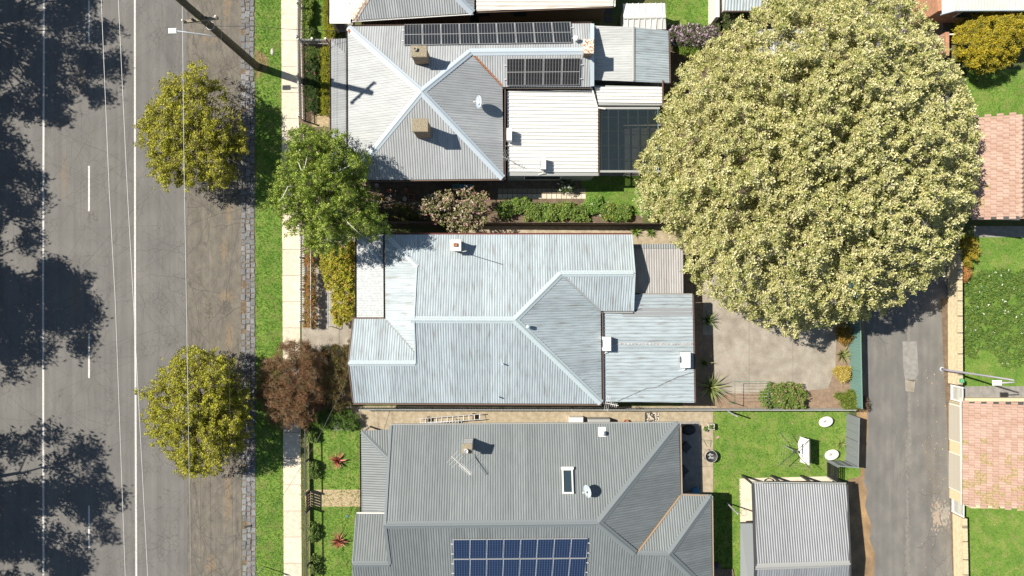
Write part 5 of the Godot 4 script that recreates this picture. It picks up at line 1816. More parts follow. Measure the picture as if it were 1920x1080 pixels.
# ---------------------------------------------------------------- fences
func sheet_fence(label: String, called: String, a: Vector3, b: Vector3, h: float, m: Material, panels: int, rib := 0.19) -> Node3D:
	var t := thing(called, label, "fence", (a + b) / 2)
	var d := (b - a) / panels
	var dir := d.normalized()
	var nrm := dir.cross(Vector3.UP).normalized()
	for k in panels:
		var s := ST()
		var p := a + d * k + dir * 0.03
		var len := d.length() - 0.06
		var n := int(len / rib)
		for i in n:
			for q in [[0.0, 0.4, 0.0, 0.0], [0.4, 0.5, 0.0, 0.035], [0.5, 0.9, 0.035, 0.035], [0.9, 1.0, 0.035, 0.0]]:
				var p0: Vector3 = p + dir * (i + q[0]) * len / n + nrm * q[2]
				var p1: Vector3 = p + dir * (i + q[1]) * len / n + nrm * q[3]
				quad(s, p0, p1, p1 + Vector3.UP * h, p0 + Vector3.UP * h)
		part(s, "panel", m, t)
		s = ST()
		bar(s, a + d * k + Vector3(0, h + 0.01, 0) + nrm * 0.018, a + d * (k + 1) + Vector3(0, h + 0.01, 0) + nrm * 0.018, 0.06, 0.05)
		part(s, "rail", m, t)
	for k in panels + 1:
		var s := ST()
		var p := a + d * k
		box(s, p + Vector3(0, h / 2 + 0.02, 0) + nrm * 0.02, Vector3(0.065, h + 0.06, 0.085), along(a, b))
		part(s, "post", m, t)
	return t

func paling_fence(label: String, a: Vector3, b: Vector3, h: float, m: Material) -> void:
	var t := thing("paling_fence", label, "fence", (a + b) / 2)
	var n := int(a.distance_to(b) / 0.155)
	var dir := (b - a).normalized()
	var nrm := dir.cross(Vector3.UP)
	var s := ST()
	box(s, Vector3.ZERO, Vector3(0.145, h, 0.018))
	s.generate_normals()
	var mesh := s.commit()
	for k in mini(n, 290):
		place(mesh, "paling", m, t, Transform3D(along(a, b) * Basis(Vector3(0, 0, 1), R(-0.01, 0.01)), a + dir * (k + 0.5) * a.distance_to(b) / mini(n, 290) + Vector3(0, h / 2 + R(-0.03, 0.02), 0)))
	for y in [0.3, h - 0.3]:
		s = ST()
		bar(s, a + nrm * 0.03 + Vector3(0, y, 0), b + nrm * 0.03 + Vector3(0, y, 0), 0.045, 0.08)
		part(s, "rail", m, t)

func picket_fence(label: String, a: Vector3, b: Vector3, h: float, m: Material, gap: float, posts: Array) -> void:
	var t := thing("picket_fence", label, "fence", (a + b) / 2, "metal picket fences")
	var dir := (b - a).normalized()
	var s := ST()
	box(s, Vector3.ZERO, Vector3(0.04, h, 0.025))
	box(s, Vector3(0, h / 2 + 0.02, 0), Vector3(0.026, 0.045, 0.018))
	s.generate_normals()
	var mesh := s.commit()
	var n := int(a.distance_to(b) / gap)
	for k in n:
		place(mesh, "picket", m, t, Transform3D(along(a, b), a + dir * (k + 0.5) * a.distance_to(b) / n + Vector3(0, h / 2 + 0.06, 0)))
	for y in [0.2, h - 0.12]:
		s = ST()
		bar(s, a + Vector3(0, y, 0), b + Vector3(0, y, 0), 0.045, 0.045)
		part(s, "rail", m, t)
	for f in posts:
		s = ST()
		var p := a.lerp(b, f)
		box(s, p + Vector3(0, h / 2 + 0.1, 0), Vector3(0.085, h + 0.2, 0.085))
		box(s, p + Vector3(0, h + 0.23, 0), Vector3(0.11, 0.05, 0.11))
		part(s, "post", m, t)

func pipe_rail(label: String, x: float, y0: float, y1: float, h: float) -> void:
	var t := thing("pipe_rail", label, "railing", P(x, (y0 + y1) / 2, 0), "galvanised pipe rails")
	var s := ST(true)
	tube(s, [P(x, y0) , P(x, y0) + Vector3(0, h - 0.1, 0), P(x, y0) + Vector3(0, h, 0.1), P(x, y1) + Vector3(0, h, -0.1), P(x, y1) + Vector3(0, h - 0.1, 0), P(x, y1)], [0.028], 7)
	part(s, "frame", M.galvpole, t)
	s = ST()
	rod(s, P(x, y0) + Vector3(0, h * 0.5, 0), P(x, y1) + Vector3(0, h * 0.5, 0), 0.022)
	part(s, "middle_rail", M.galvpole, t)
	for f in [0.33, 0.66]:
		s = ST()
		var p := P(x, lerpf(y0, y1, f))
		rod(s, p, p + Vector3(0, h, 0), 0.022)
		part(s, "post", M.galvpole, t)

func fences() -> void:
	# metal pickets in front of the first two houses
	picket_fence("grey metal picket fence along the footpath at the top left", P(568, -40), P(566, 78), 1.15, M.alu, 0.1, [0.0, 0.5, 1.0])
	picket_fence("grey metal picket fence along the footpath by the silver hip roofed house", P(566, 82), P(569, 226), 1.15, M.alu, 0.1, [0.0, 0.5, 1.0])
	picket_fence("grey metal picket fence running back from the footpath to the verandah", P(569, 84), P(619, 84), 1.0, M.alu, 0.1, [0.0, 0.5, 1.0])
	picket_fence("grey metal picket fence below the gate, half under the birch", P(571, 246), P(570, 405), 1.15, M.alu, 0.1, [0.0, 0.5, 1.0])
	picket_fence("white picket fence in front of the orange hedge", P(570, 425), P(570, 602), 1.0, M.white, 0.12, [0.0, 0.33, 0.66, 1.0])
	pipe_rail("galvanised pipe rail beside the orange hedge", 590, 462, 612, 0.95)
	pipe_rail("galvanised pipe rail beside the yellow green creeper", 622, 520, 612, 0.95)
	# mesh fence of the charcoal house: dark rails on posts
	for q in [[["dark post and rail fence along the footpath above the wooden gate", 800, 918], ["dark post and rail fence along the footpath below the wooden gate", 952, 1150]]]:
		for w in q:
			var t := thing("rail_fence", w[0], "fence", P(579, (w[1] + w[2]) / 2.0), "dark post and rail fences")
			for y in [w[1], lerpf(w[1], w[2], 0.5), w[2]]:
				var s := ST()
				var p := P(580.5 + (y - 800) * 0.012, y)
				box(s, p + Vector3(0, 0.58, 0), Vector3(0.1, 1.16, 0.1))
				part(s, "post", M.dark, t)
			for hh in [1.1]:
				var s := ST()
				bar(s, P(580.5 + (w[1] - 800) * 0.012, w[1]) + Vector3(0, hh, 0), P(580.5 + (w[2] - 800) * 0.012, w[2]) + Vector3(0, hh, 0), 0.06, 0.07)
				part(s, "rail", M.dark, t)
			var kb := ST()
			bar(kb, P(580.5 + (w[1] - 800) * 0.012, w[1]) + Vector3(0, 0.16, 0), P(580.5 + (w[2] - 800) * 0.012, w[2]) + Vector3(0, 0.16, 0), 0.05, 0.3)
			part(kb, "plinth_board", M.timber, t)
	var g := thing("wooden_gate", "small wooden slatted gate at the brick front path", "gate", P(583, 934))
	for k in 6:
		var s := ST()
		var p := P(582, 921.5 + 5 * k)
		box(s, p + Vector3(0, 0.55, 0), Vector3(0.03, 0.95, 0.14))
		part(s, "slat", M.timber, g)
	for y in [918, 951]:
		var s := ST()
		box(s, P(582, y) + Vector3(0, 0.62, 0), Vector3(0.12, 1.24, 0.12))
		part(s, "post", M.dark, g)
	for hh in [0.25, 0.9]:
		var s := ST()
		bar(s, P(583.4, 919) + Vector3(0, hh, 0), P(583.4, 950) + Vector3(0, hh, 0), 0.03, 0.08)
		part(s, "rail", M.dark, g)
	# boundary fences between the lots
	paling_fence("dark weathered paling fence above the pale blue house", P(705, 419), P(1330, 423), 1.5, M.timber)
	sheet_fence("low grey sheet metal fence below the pale blue house", "sheet_fence", P(680, 763.5), P(1592, 764.5), 0.9, M.gut_grey, 14)
	sheet_fence("green ribbed metal fence along the back lane", "sheet_fence", P(1588, 430), P(1595, 758), 1.6, M.fence_green, 5)
	sheet_fence("charcoal metal fence along the lane beside the clothesline lawn", "sheet_fence", P(1587, 775), P(1585, 864), 1.8, M.fence_grey, 2, 0.4)
	sheet_fence("short charcoal fence return beside the lattice gate", "sheet_fence", P(1583, 864.5), P(1551, 862), 1.75, M.fence_grey, 1, 0.4)
	# lattice gate
	var lg := thing("lattice_gate", "black lattice gate between the lane fence and the garage", "gate", P(1550, 880))
	for k in 11:
		var s := ST()
		var p := P(1549.5, 865 + 2.6 * k)
		bar(s, p + Vector3(0, 0.1, 0), p + Vector3(0, 1.6, 0), 0.05, 0.03)
		part(s, "slat", M.black, lg)
	for k in 9:
		var s := ST()
		bar(s, P(1549.5, 864) + Vector3(0.03, 0.15 + 0.18 * k, 0), P(1549.5, 892) + Vector3(0.03, 0.15 + 0.18 * k, 0), 0.02, 0.05)
		part(s, "slat", M.black, lg)
	for y in [863.5, 892.5]:
		var s := ST()
		box(s, P(1549.5, y) + Vector3(0, 0.87, 0), Vector3(0.07, 1.74, 0.07))
		part(s, "post", M.fence_grey, lg)
	# cream brick fence across the lane with brick on edge coping
	for q in [["cream brick fence along the lane beside the wide lawn", 470.0, 718.0, 1776.0, 1777.0], ["cream brick fence along the lane below the pink tiled garage", 962.0, 1140.0, 1785.0, 1789.0]]:
		var t := thing("brick_fence", q[0], "fence", P(q[3], (q[1] + q[2]) / 2), "cream brick fences along the lane")
		var a := P(q[3], q[1]) + Vector3(0.14, 0, 0)
		var b := P(q[4], q[2]) + Vector3(0.14, 0, 0)
		var s := ST()
		box(s, (a + b) / 2 + Vector3(0, 0.54, 0), Vector3(a.distance_to(b), 1.08, 0.24), along(a, b))
		part(s, "wall", M.cream_brick, t)
		var n := int(a.distance_to(b) / 0.094)
		var m := ST()
		slab(m, Vector3.ZERO, Vector3(0.3, 0.11, 0.082), 0.012)
		m.generate_normals()
		var mesh := m.commit()
		for k in mini(n, 290):
			place(mesh, "coping_brick", M.wall_cream if rng.randf() < 0.85 else M.cement, t, Transform3D(Basis.from_euler(Vector3(0, R(-0.04, 0.04), 0)), a.lerp(b, (k + 0.5) / n) + Vector3(0, 1.137 + R(-0.006, 0.006), 0)))
	for q in [["white louvred gate at the top end of the pink tiled garage", 722, 748, 1783.0], ["white louvred gate at the lower end of the pink tiled garage", 931, 958, 1785.0]]:
		var t := thing("louvred_gate", q[0], "gate", P(q[3], (q[1] + q[2]) / 2.0), "white louvred gates")
		for y in [q[1], q[2]]:
			var s := ST()
			box(s, P(q[3], y) + Vector3(0, 0.62, 0), Vector3(0.09, 1.24, 0.09))
			part(s, "post", M.white, t)
		for k in 9:
			var s := ST()
			box(s, P(q[3], (q[1] + q[2]) / 2.0) + Vector3(0.02, 0.14 + 0.125 * k, 0), Vector3(0.02, 0.095, (q[2] - q[1]) / PPM - 0.1), Basis(Vector3(0, 0, 1), 0.5))
			part(s, "slat", M.white, t)
		for hh in [0.05, 1.22]:
			var s := ST()
			box(s, P(q[3], (q[1] + q[2]) / 2.0) + Vector3(0, hh, 0), Vector3(0.06, 0.07, (q[2] - q[1]) / PPM - 0.09))
			part(s, "rail", M.white, t)

# ---------------------------------------------------------------- poles, lamps, wires
func lamp_head(parent: Node, c: Vector3, dir: Vector3) -> void:
	var st := ST()
	var b := along(c, c + dir)
	slab(st, c, Vector3(0.52, 0.14, 0.32), 0.05, b)
	part(st, "lamp_housing", M.white, parent)
	st = ST()
	box(st, c - Vector3(0, 0.085, 0), Vector3(0.34, 0.03, 0.24), b)
	part(st, "lens", M.window, parent)

func wire(label: String, pts: Array, r: float, m: Material, group := "") -> void:
	var st := ST(true)
	tube(st, pts, [r], 5)
	single(st, "overhead_wire", m, label, "wire", group)

func cross_arm(t: Node, c: Vector3, dir: Vector3, len: float, h: float) -> void:
	var st := ST()
	bar(st, c - dir * len / 2, c + dir * len / 2, 0.15, 0.16)
	part(st, "cross_arm", M.cement, t)
	for f in [-0.47, -0.2, 0.2, 0.47]:
		st = ST(true)
		lathe(st, c + dir * len * f + Vector3(0, 0.06, 0), [Vector2(0.03, 0), Vector2(0.03, 0.05), Vector2(0.075, 0.06), Vector2(0.075, 0.12), Vector2(0.05, 0.14), Vector2(0.065, 0.19), Vector2(0, 0.21)], 9)
		part(st, "insulator", M.offwhite if absf(f) > 0.3 else M.dark, t)

func poles_and_wires() -> void:
	var base := P(482, 125, 0)
	var t := thing("power_pole", "tall timber power pole with cross arms and a street lamp on the verge", "power pole", base)
	var st := ST(true)
	tube(st, [base, base + Vector3(0, 0.6, 0), base + Vector3(0.02, 8, 0), base + Vector3(0, 15.2, 0)], [0.29, 0.27, 0.21, 0.17], 12)
	part(st, "pole", M.pole, t)
	cross_arm(t, base + Vector3(0.03, 8.75, 0.14), Vector3(0.99, 0, -0.12).normalized(), 2.0, 0)
	cross_arm(t, base + Vector3(0.0, 14.1, 0.14), Vector3(0.91, 0, -0.41).normalized(), 2.4, 0)
	st = ST()
	rod(st, base + Vector3(0.03, 8.1, 0.16), base + Vector3(0.6, 8.72, 0.1), 0.02)
	rod(st, base + Vector3(-0.03, 8.1, 0.16), base + Vector3(-0.55, 8.72, 0.2), 0.02)
	part(st, "brace", M.grey_metal, t)
	st = ST()
	rod(st, base + Vector3(0.03, 0.1, 0.23), base + Vector3(0.02, 3.0, 0.2), 0.02)
	part(st, "conduit", M.offwhite, t)
	st = ST()
	ring(st, base + Vector3(0.02, 7.5, 0), 0.235, 0.02)
	part(st, "band", M.offwhite, t)
	var lamp := P(324, 58, 6.3)
	st = ST(true)
	var s0 := base + Vector3(-0.15, 5.6, 0)
	tube(st, [s0, s0.lerp(lamp, 0.3) + Vector3(0, 0.12, 0), s0.lerp(lamp, 0.65) + Vector3(0, 0.12, 0), lamp + Vector3(0.2, 0, 0)], [0.035], 7)
	part(st, "lamp_arm", M.galvpole, t)
	lamp_head(t, lamp, Vector3(-1, 0, 0.02))
	# high wires on the upper arm
	var i := 0
	for q in [[[184, -200], [190, 0], [205, 360], [216, 560], [235, 1080], [243, 1300]], [[212, -200], [222, 0], [239, 360], [250, 560], [277, 1080], [288, 1300]]]:
		var pts := []
		for k in q.size():
			pts.append(P(q[k][0], q[k][1], 14.1 - [0.0, 0.15, 0.5, 0.6, 0.8, 0.85][k]))
		wire(["bright high wire over the road nearest its middle", "bright high wire over the road crossing the solid white line"][i], pts, 0.0115, M.wire, "high wires over the road")
		i += 1
	i = 0
	for q in [[341, 345, 352, 358], [366, 369, 374, 377], [387, 389, 393, 396], [414, 417, 430, 439]]:
		var ys := [-60, 300, 720, 1090]
		var pts := []
		for k in 4:
			pts.append(P(q[k], ys[k], 8.85 - [0.0, 0.25, 0.35, 0.3][k]))
		wire(["bright low wire over the edge of the tarmac, just left of the dark low wires", "first dark low wire to the right of the bright low wire", "second dark low wire to the right of the bright low wire", "dark low wire nearest the stone gutter"][i], pts, 0.011 if i == 0 else 0.006, M.wire if i == 0 else M.wire_dark, "low wires over the shoulder")
		i += 1
	wire("dark service wire from the power pole across the footpath to the top house", [base + Vector3(0.15, 7.5, 0.02), P(470, 49, 6.2), P(545, 55, 4.6), P(655, 59, 3.2)], 0.014, M.wire_dark)
	wire("thin service wire over the front garden to the charcoal house", [P(480, 1020, 5.2), P(533, 925, 4.7), P(590, 835, 4.2), P(640, 735, 3.6), P(655, 690, 3.5)], 0.011, M.wire_dark)
	# lane lamp
	var lb := P(1766, 692, 0)
	var l := thing("street_lamp", "slim grey steel street lamp beside the back lane", "street lamp", lb)
	st = ST(true)
	var top := P(1890, 711, 6.7)
	var lh := P(1870, 718, 6.9)
	tube(st, [lb, lb + Vector3(0, 0.8, 0), Vector3(lb.x, 0, lb.z).lerp(top, 0.6), top, top + Vector3(0.18, 0.22, 0.03), top + Vector3(0.12, 0.33, 0.14), lh + Vector3(0.18, 0.03, 0)], [0.085, 0.075, 0.06, 0.05, 0.045, 0.04, 0.04], 9)
	part(st, "pole", M.lilac, l)
	st = ST(true)
	lathe(st, lb, [Vector2(0.16, 0), Vector2(0.16, 0.06), Vector2(0.1, 0.08)], 10)
	part(st, "base_flange", M.galvpole, l)
	lamp_head(l, lh, Vector3(-1, 0, 0))
	# sign at the kerb
	var sb := P(496, 1062, 0)
	var s := thing("road_sign", "thin post with a small sign at the bottom of the verge", "sign", sb)
	st = ST()
	rod(st, sb, sb + Vector3(0, 2.3, 0), 0.03, 8)
	part(st, "post", M.grey_metal, s)
	st = ST()
	box(st, sb + Vector3(0, 2.05, 0.04), Vector3(0.28, 0.42, 0.012))
	part(st, "plate", M.offwhite, s)
	# small covers in the verge
	st = ST(true)
	lathe(st, P(510.5, 97.5, 0.03), [Vector2(0.12, -0.02), Vector2(0.12, 0.01), Vector2(0, 0.012)], 14, Basis.IDENTITY, 2.1)
	single(st, "valve_cover", M.pot, "pale oval service cover set in the verge grass", "cover")

func plants() -> void:
	# the cream tree
	var cream := [Color(0.55, 0.52, 0.25), Color(0.66, 0.63, 0.37), Color(0.49, 0.47, 0.19), Color(0.35, 0.36, 0.11), Color(0.6, 0.57, 0.31), Color(0.19, 0.23, 0.055), Color(0.46, 0.46, 0.18)]
	tree("maple_tree", "huge cream leaved tree over the back yard and lane", "tree", [1280, 510, 1330, 560, 1380, 590, 1440, 610, 1485, 630, 1530, 612, 1600, 605, 1650, 590, 1700, 555, 1745, 540, 1790, 480, 1800, 430, 1830, 380, 1838, 300, 1832, 225, 1800, 140, 1760, 70, 1735, 20, 1690, -40, 1480, -40, 1415, 15, 1345, 70, 1285, 115, 1250, 180, 1225, 245, 1198, 305, 1196, 385, 1225, 410, 1255, 440, 1278, 470], {"n": 46000, "h0": 4.2, "up": 7.0, "swell": 1.9, "wave": 85.0, "deep": 0.7, "holes": -0.3, "mesh": LEAF.broad, "pal": cream, "trunk": [1515, 320], "r": 0.36, "limbs": 60, "fork": 0.4, "s0": 0.7, "s1": 1.3})
	bush("pale_shrub", "pale green shrub under the edge of the cream tree beside the side lawn", [1196, 345, 1225, 340, 1240, 380, 1225, 408, 1200, 405], {"h0": 1.2, "up": 1.5, "n": 30, "per": 30, "pal": [Color(0.3, 0.4, 0.12), Color(0.4, 0.45, 0.2)], "mesh": LEAF.herb, "lr": 0.3})
	# street trees
	var lime := [Color(0.38, 0.38, 0.015), Color(0.45, 0.44, 0.025), Color(0.29, 0.3, 0.015), Color(0.2, 0.2, 0.02), Color(0.15, 0.12, 0.03)]
	tree("street_tree", "yellow green street tree by the road near the power pole", "tree", [256, 236, 266, 210, 294, 182, 298, 156, 313, 145, 334, 140, 360, 119, 384, 124, 387, 144, 408, 149, 425, 168, 440, 200, 455, 227, 467, 266, 458, 290, 437, 343, 405, 352, 375, 346, 345, 349, 298, 349, 283, 331, 277, 307, 280, 284, 262, 269], {"n": 9000, "h0": 2.6, "up": 2.4, "swell": 1.2, "wave": 60.0, "deep": 0.6, "holes": -0.22, "seed": 11, "bare": [[428, 212, 34], [400, 190, 16], [440, 300, 14]], "mesh": LEAF.street, "pal": lime, "r": 0.17, "limbs": 60, "fork": 0.4, "group": "street trees", "s0": 0.6, "s1": 1.15})
	tree("street_tree", "yellow green street tree by the road below the pole, opposite the pale house", "tree", [258, 735, 290, 715, 320, 672, 345, 657, 362, 648, 378, 655, 405, 660, 440, 680, 462, 710, 470, 760, 465, 820, 450, 850, 420, 880, 395, 887, 370, 898, 345, 893, 325, 878, 320, 850, 290, 830, 270, 800, 278, 760], {"n": 9800, "h0": 2.6, "up": 2.4, "swell": 1.2, "wave": 60.0, "deep": 0.6, "holes": -0.25, "seed": 21, "bare": [[458, 700, 20], [430, 870, 14]], "mesh": LEAF.street, "pal": lime, "r": 0.17, "limbs": 55, "fork": 0.4, "group": "street trees", "s0": 0.6, "s1": 1.15})
	# birch over the second and third front gardens
	tree("birch_tree", "green birch with white branches between the two front gardens", "tree", [503, 375, 520, 320, 535, 285, 545, 245, 560, 236, 600, 242, 640, 250, 655, 275, 685, 288, 698, 308, 680, 340, 700, 370, 718, 400, 728, 436, 700, 448, 660, 445, 640, 468, 600, 478, 575, 468, 560, 430, 540, 440, 530, 400, 510, 398], {"n": 7500, "h0": 4.6, "up": 3.2, "swell": 1.6, "wave": 50.0, "deep": 0.7, "holes": -0.3, "seed": 31, "mesh": LEAF.fine, "pal": [Color(0.19, 0.28, 0.03), Color(0.27, 0.36, 0.045), Color(0.13, 0.2, 0.025), Color(0.34, 0.41, 0.08)], "trunk": [590, 345], "r": 0.17, "limbs": 40, "fork": 0.55, "bark": M.birch, "s0": 0.7, "s1": 1.3, "flat": 0.6})
	var birch: Node3D = get_node("birch_tree")
	for q in [[[568, 327], [574, 303], [577, 290], [580, 274]], [[567, 324], [561, 308], [557, 298]], [[583, 334], [598, 322], [612, 312], [638, 297]], [[640, 318], [655, 311], [680, 299]], [[577, 360], [594, 376], [612, 392]], [[610, 388], [636, 397], [655, 406]], [[655, 420], [668, 432], [676, 440]], [[540, 350], [532, 366], [524, 378]]]:
		var st := ST(true)
		var pts := []
		var rad := []
		for j in q.size():
			pts.append(P(q[j][0], q[j][1], 7.35 - 0.2 * j))
			rad.append(0.034 * (1.0 - 0.65 * j / q.size()))
		part_limb(st, pts, rad, birch)
	# red brown shrub over the footpath
	var rb := [485, 700, 500, 680, 520, 652, 552, 637, 580, 645, 600, 668, 606, 700, 604, 745, 590, 780, 560, 806, 525, 802, 495, 772, 482, 730]
	tree("smoke_bush", "red brown twiggy bush arching over the footpath", "bush", rb, {"n": 130, "h0": 1.3, "up": 1.7, "low": 0.4, "gap": 5.0, "lr": 0.4, "per": 26, "mesh": LEAF.twig, "mat": M.leaf_dull, "pal": [Color(0.15, 0.062, 0.02), Color(0.18, 0.085, 0.03), Color(0.1, 0.055, 0.022), Color(0.12, 0.085, 0.03)], "trunk": [572, 722], "r": 0.06, "limbs": 95, "fork": 0.22, "bark": M.twig, "bend": 0.12, "leaf_name": "foliage", "wood": "stem"})
	var green := [Color(0.07, 0.12, 0.02), Color(0.1, 0.17, 0.025), Color(0.14, 0.2, 0.04)]
	var deep := [Color(0.04, 0.08, 0.015), Color(0.06, 0.11, 0.02), Color(0.08, 0.13, 0.03)]
	bush("leafy_shrub", "dark reddish green shrub between the red brown bush and the pale house", [604, 652, 640, 650, 655, 632, 666, 660, 664, 750, 640, 768, 600, 768], {"h0": 0.7, "up": 0.8, "n": 110, "per": 24, "pal": [Color(0.09, 0.1, 0.02), Color(0.14, 0.13, 0.03), Color(0.13, 0.07, 0.03), Color(0.1, 0.06, 0.025)]})
	# creeper on the pipe rail
	var gold := [Color(0.42, 0.41, 0.025), Color(0.34, 0.35, 0.02), Color(0.48, 0.44, 0.04), Color(0.24, 0.27, 0.02)]
	bush("creeper", "yellow green creeper sprawling beside the peeling white verandah", [598, 478, 622, 458, 668, 455, 669, 590, 652, 598, 634, 616, 625, 602, 623, 560, 612, 530, 600, 505], {"h0": 0.9, "up": 0.6, "n": 170, "per": 24, "gap": 3.2, "pal": gold + [Color(0.36, 0.2, 0.04)], "mesh": LEAF.herb, "lr": 0.26}, "creeper")
	bush("orange_hedge", "low orange red hedge along the white picket fence", [572, 452, 588, 452, 590, 612, 573, 612], {"h0": 0.45, "up": 0.4, "n": 70, "per": 22, "gap": 3.5, "pal": [Color(0.42, 0.17, 0.06), Color(0.46, 0.25, 0.08), Color(0.3, 0.2, 0.05), Color(0.24, 0.22, 0.05)], "lr": 0.24}, "hedge")
	bush("clipped_hedge", "clipped yellow hedge along the verandah of the silver hip roofed house", [606, 92, 619, 90, 620, 214, 607, 214], {"h0": 0.75, "up": 0.25, "n": 90, "per": 26, "gap": 2.6, "pal": [Color(0.34, 0.33, 0.02), Color(0.27, 0.28, 0.02), Color(0.2, 0.22, 0.02)], "lr": 0.2, "flat": 1.2}, "hedge")
	bush("clipped_hedge", "clipped yellow hedge along the white bullnose verandah at the top", [610, -30, 620, -30, 627, 66, 612, 68], {"h0": 0.75, "up": 0.25, "n": 70, "per": 26, "gap": 2.6, "pal": [Color(0.34, 0.33, 0.02), Color(0.27, 0.28, 0.02), Color(0.2, 0.22, 0.02)], "lr": 0.2, "flat": 1.2}, "hedge")
	# front garden borders
	var k := 0
	for q in [[577, 8], [577, 30], [577, 50], [578, 66]]:
		bush("border_plant", ["leafy border plant at the top edge behind the picket fence", "leafy border plant behind the picket fence, second from the top edge", "leafy border plant behind the picket fence, third from the top edge", "leafy border plant beside the corner of the picket fences"][k], [q[0] - 7, q[1] - 9, q[0] + 7, q[1] - 9, q[0] + 8, q[1] + 9, q[0] - 7, q[1] + 9], {"h0": 0.25, "up": 0.4, "n": 14, "pal": [Color(0.14, 0.22, 0.03), Color(0.2, 0.27, 0.04)], "lr": 0.2, "mesh": LEAF.herb, "group": "border plants behind the top picket fence"}, "plant")
		k += 1
	bush("rose_bush", "rose bush with red flowers behind the picket fence corner", [572, 92, 600, 90, 604, 112, 575, 116], {"h0": 0.4, "up": 0.4, "n": 26, "pal": green, "flowers": [1, [Color(0.6, 0.05, 0.06), Color(0.6, 0.15, 0.2)]]})
	bush("rose_bush", "long rose bed behind the picket fence beside the lawn strip", [573, 118, 594, 118, 595, 208, 574, 208], {"h0": 0.3, "up": 0.35, "n": 60, "per": 18, "gap": 4.0, "pal": deep, "flowers": [1, [Color(0.5, 0.1, 0.2), Color(0.5, 0.35, 0.4)]]})
	k = 0
	for q in [[585, 815, 12], [588, 882, 14], [588, 1000, 15], [590, 1060, 15]]:
		bush("border_plant", ["weedy green plant inside the rail fence near the twiggy bush", "weedy green plant inside the rail fence above the wooden gate", "weedy green plant inside the rail fence below the wooden gate", "weedy green plant inside the rail fence at the bottom edge"][k], [q[0] - 5, q[1] - q[2], q[0] + 7, q[1] - q[2], q[0] + 7, q[1] + q[2], q[0] - 5, q[1] + q[2]], {"h0": 0.2, "up": 0.3, "n": 14, "per": 16, "pal": green, "mesh": LEAF.herb, "group": "weedy plants inside the rail fence"}, "plant")
		k += 1
	bush("leafy_shrub", "green shrub at the top of the charcoal house front lawn", [588, 770, 640, 768, 672, 775, 670, 800, 640, 806, 600, 800], {"h0": 0.35, "up": 0.45, "n": 60, "pal": [Color(0.08, 0.15, 0.02), Color(0.1, 0.18, 0.03)]})
	# side garden between the second and third houses
	var bl := [Color(0.16, 0.17, 0.05), Color(0.22, 0.2, 0.07), Color(0.3, 0.24, 0.15), Color(0.1, 0.12, 0.03)]
	tree("blossom_tree", "small blossom tree in the side garden below the silver roof", "tree", [790, 372, 820, 362, 842, 352, 885, 350, 890, 362, 920, 352, 925, 372, 915, 400, 935, 415, 905, 425, 870, 440, 838, 436, 830, 415, 795, 412, 784, 395], {"n": 60, "h0": 1.9, "up": 1.0, "low": 0.3, "gap": 6.0, "lr": 0.36, "per": 14, "mesh": LEAF.herb, "pal": bl, "r": 0.08, "limbs": 30, "fork": 0.35, "flowers": [8, [Color(0.55, 0.45, 0.3), Color(0.6, 0.52, 0.42), Color(0.42, 0.36, 0.2), Color(0.5, 0.24, 0.28)]]})
	bush("leafy_shrub", "olive shrub in the shade beside the birch", [690, 392, 740, 385, 790, 395, 785, 414, 700, 416], {"h0": 0.4, "up": 0.5, "n": 40, "pal": [Color(0.12, 0.13, 0.03), Color(0.17, 0.16, 0.05)]})
	k = 0
	for q in [[948, 392, 15], [975, 385, 15], [1000, 398, 15], [1030, 398, 16], [1060, 395, 15], [1088, 398, 15], [1112, 385, 18], [1142, 396, 16], [1168, 398, 15]]:
		var dark: bool = k < 2
		bush("flower_bed_plant", ["strappy green plant at the start of the side flower bed, beside the blossom tree", "bright green plant second in the side flower bed", "leafy plant third in the side flower bed", "leafy plant fourth in the side flower bed", "leafy plant fifth in the side flower bed", "leafy plant sixth in the side flower bed", "feathery bright green plant in the side flower bed beside the side lawn", "plant with yellow and red flowers in the side flower bed", "leafy plant at the end of the side flower bed by the cream tree"][k], [q[0] - 15, q[1] - 14, q[0] + 14, q[1] - 13, q[0] + 15, q[1] + 13, q[0] - 14, q[1] + 13], {"h0": 0.2, "up": 0.35, "n": 26, "per": 20, "gap": 3.0, "mesh": LEAF.herb, "pal": [Color(0.15, 0.25, 0.035), Color(0.22, 0.31, 0.06), Color(0.1, 0.16, 0.03)] if k != 6 else [Color(0.14, 0.28, 0.04), Color(0.19, 0.32, 0.06)], "flowers": [1 + int(k == 7), [Color(0.6, 0.5, 0.5), Color(0.55, 0.4, 0.06), Color(0.5, 0.1, 0.08)]], "group": "plants in the side flower bed"}, "plant")
		k += 1
	bush("white_flower_shrub", "small shrub with white flowers against the white roofed wall", [1046, 338, 1072, 338, 1074, 358, 1052, 362], {"h0": 0.5, "up": 0.4, "n": 14, "per": 14, "pal": deep, "flowers": [3, [Color(0.6, 0.62, 0.55)]]})
	bush("lilac_shrub", "lilac flowering shrub beyond the small white shed", [1250, 52, 1300, 47, 1345, 52, 1350, 75, 1310, 85, 1258, 82], {"h0": 1.1, "up": 0.6, "n": 80, "per": 22, "gap": 4.0, "pal": [Color(0.07, 0.1, 0.03), Color(0.13, 0.12, 0.08)], "flowers": [9, [Color(0.5, 0.36, 0.5), Color(0.58, 0.46, 0.56), Color(0.4, 0.25, 0.38)]]})
	bush("leafy_shrub", "bright green shrub below the lilac flowers", [1258, 84, 1285, 82, 1312, 95, 1305, 106, 1288, 104, 1262, 93], {"h0": 0.7, "up": 0.5, "n": 30, "pal": [Color(0.12, 0.2, 0.02), Color(0.17, 0.25, 0.03)]})
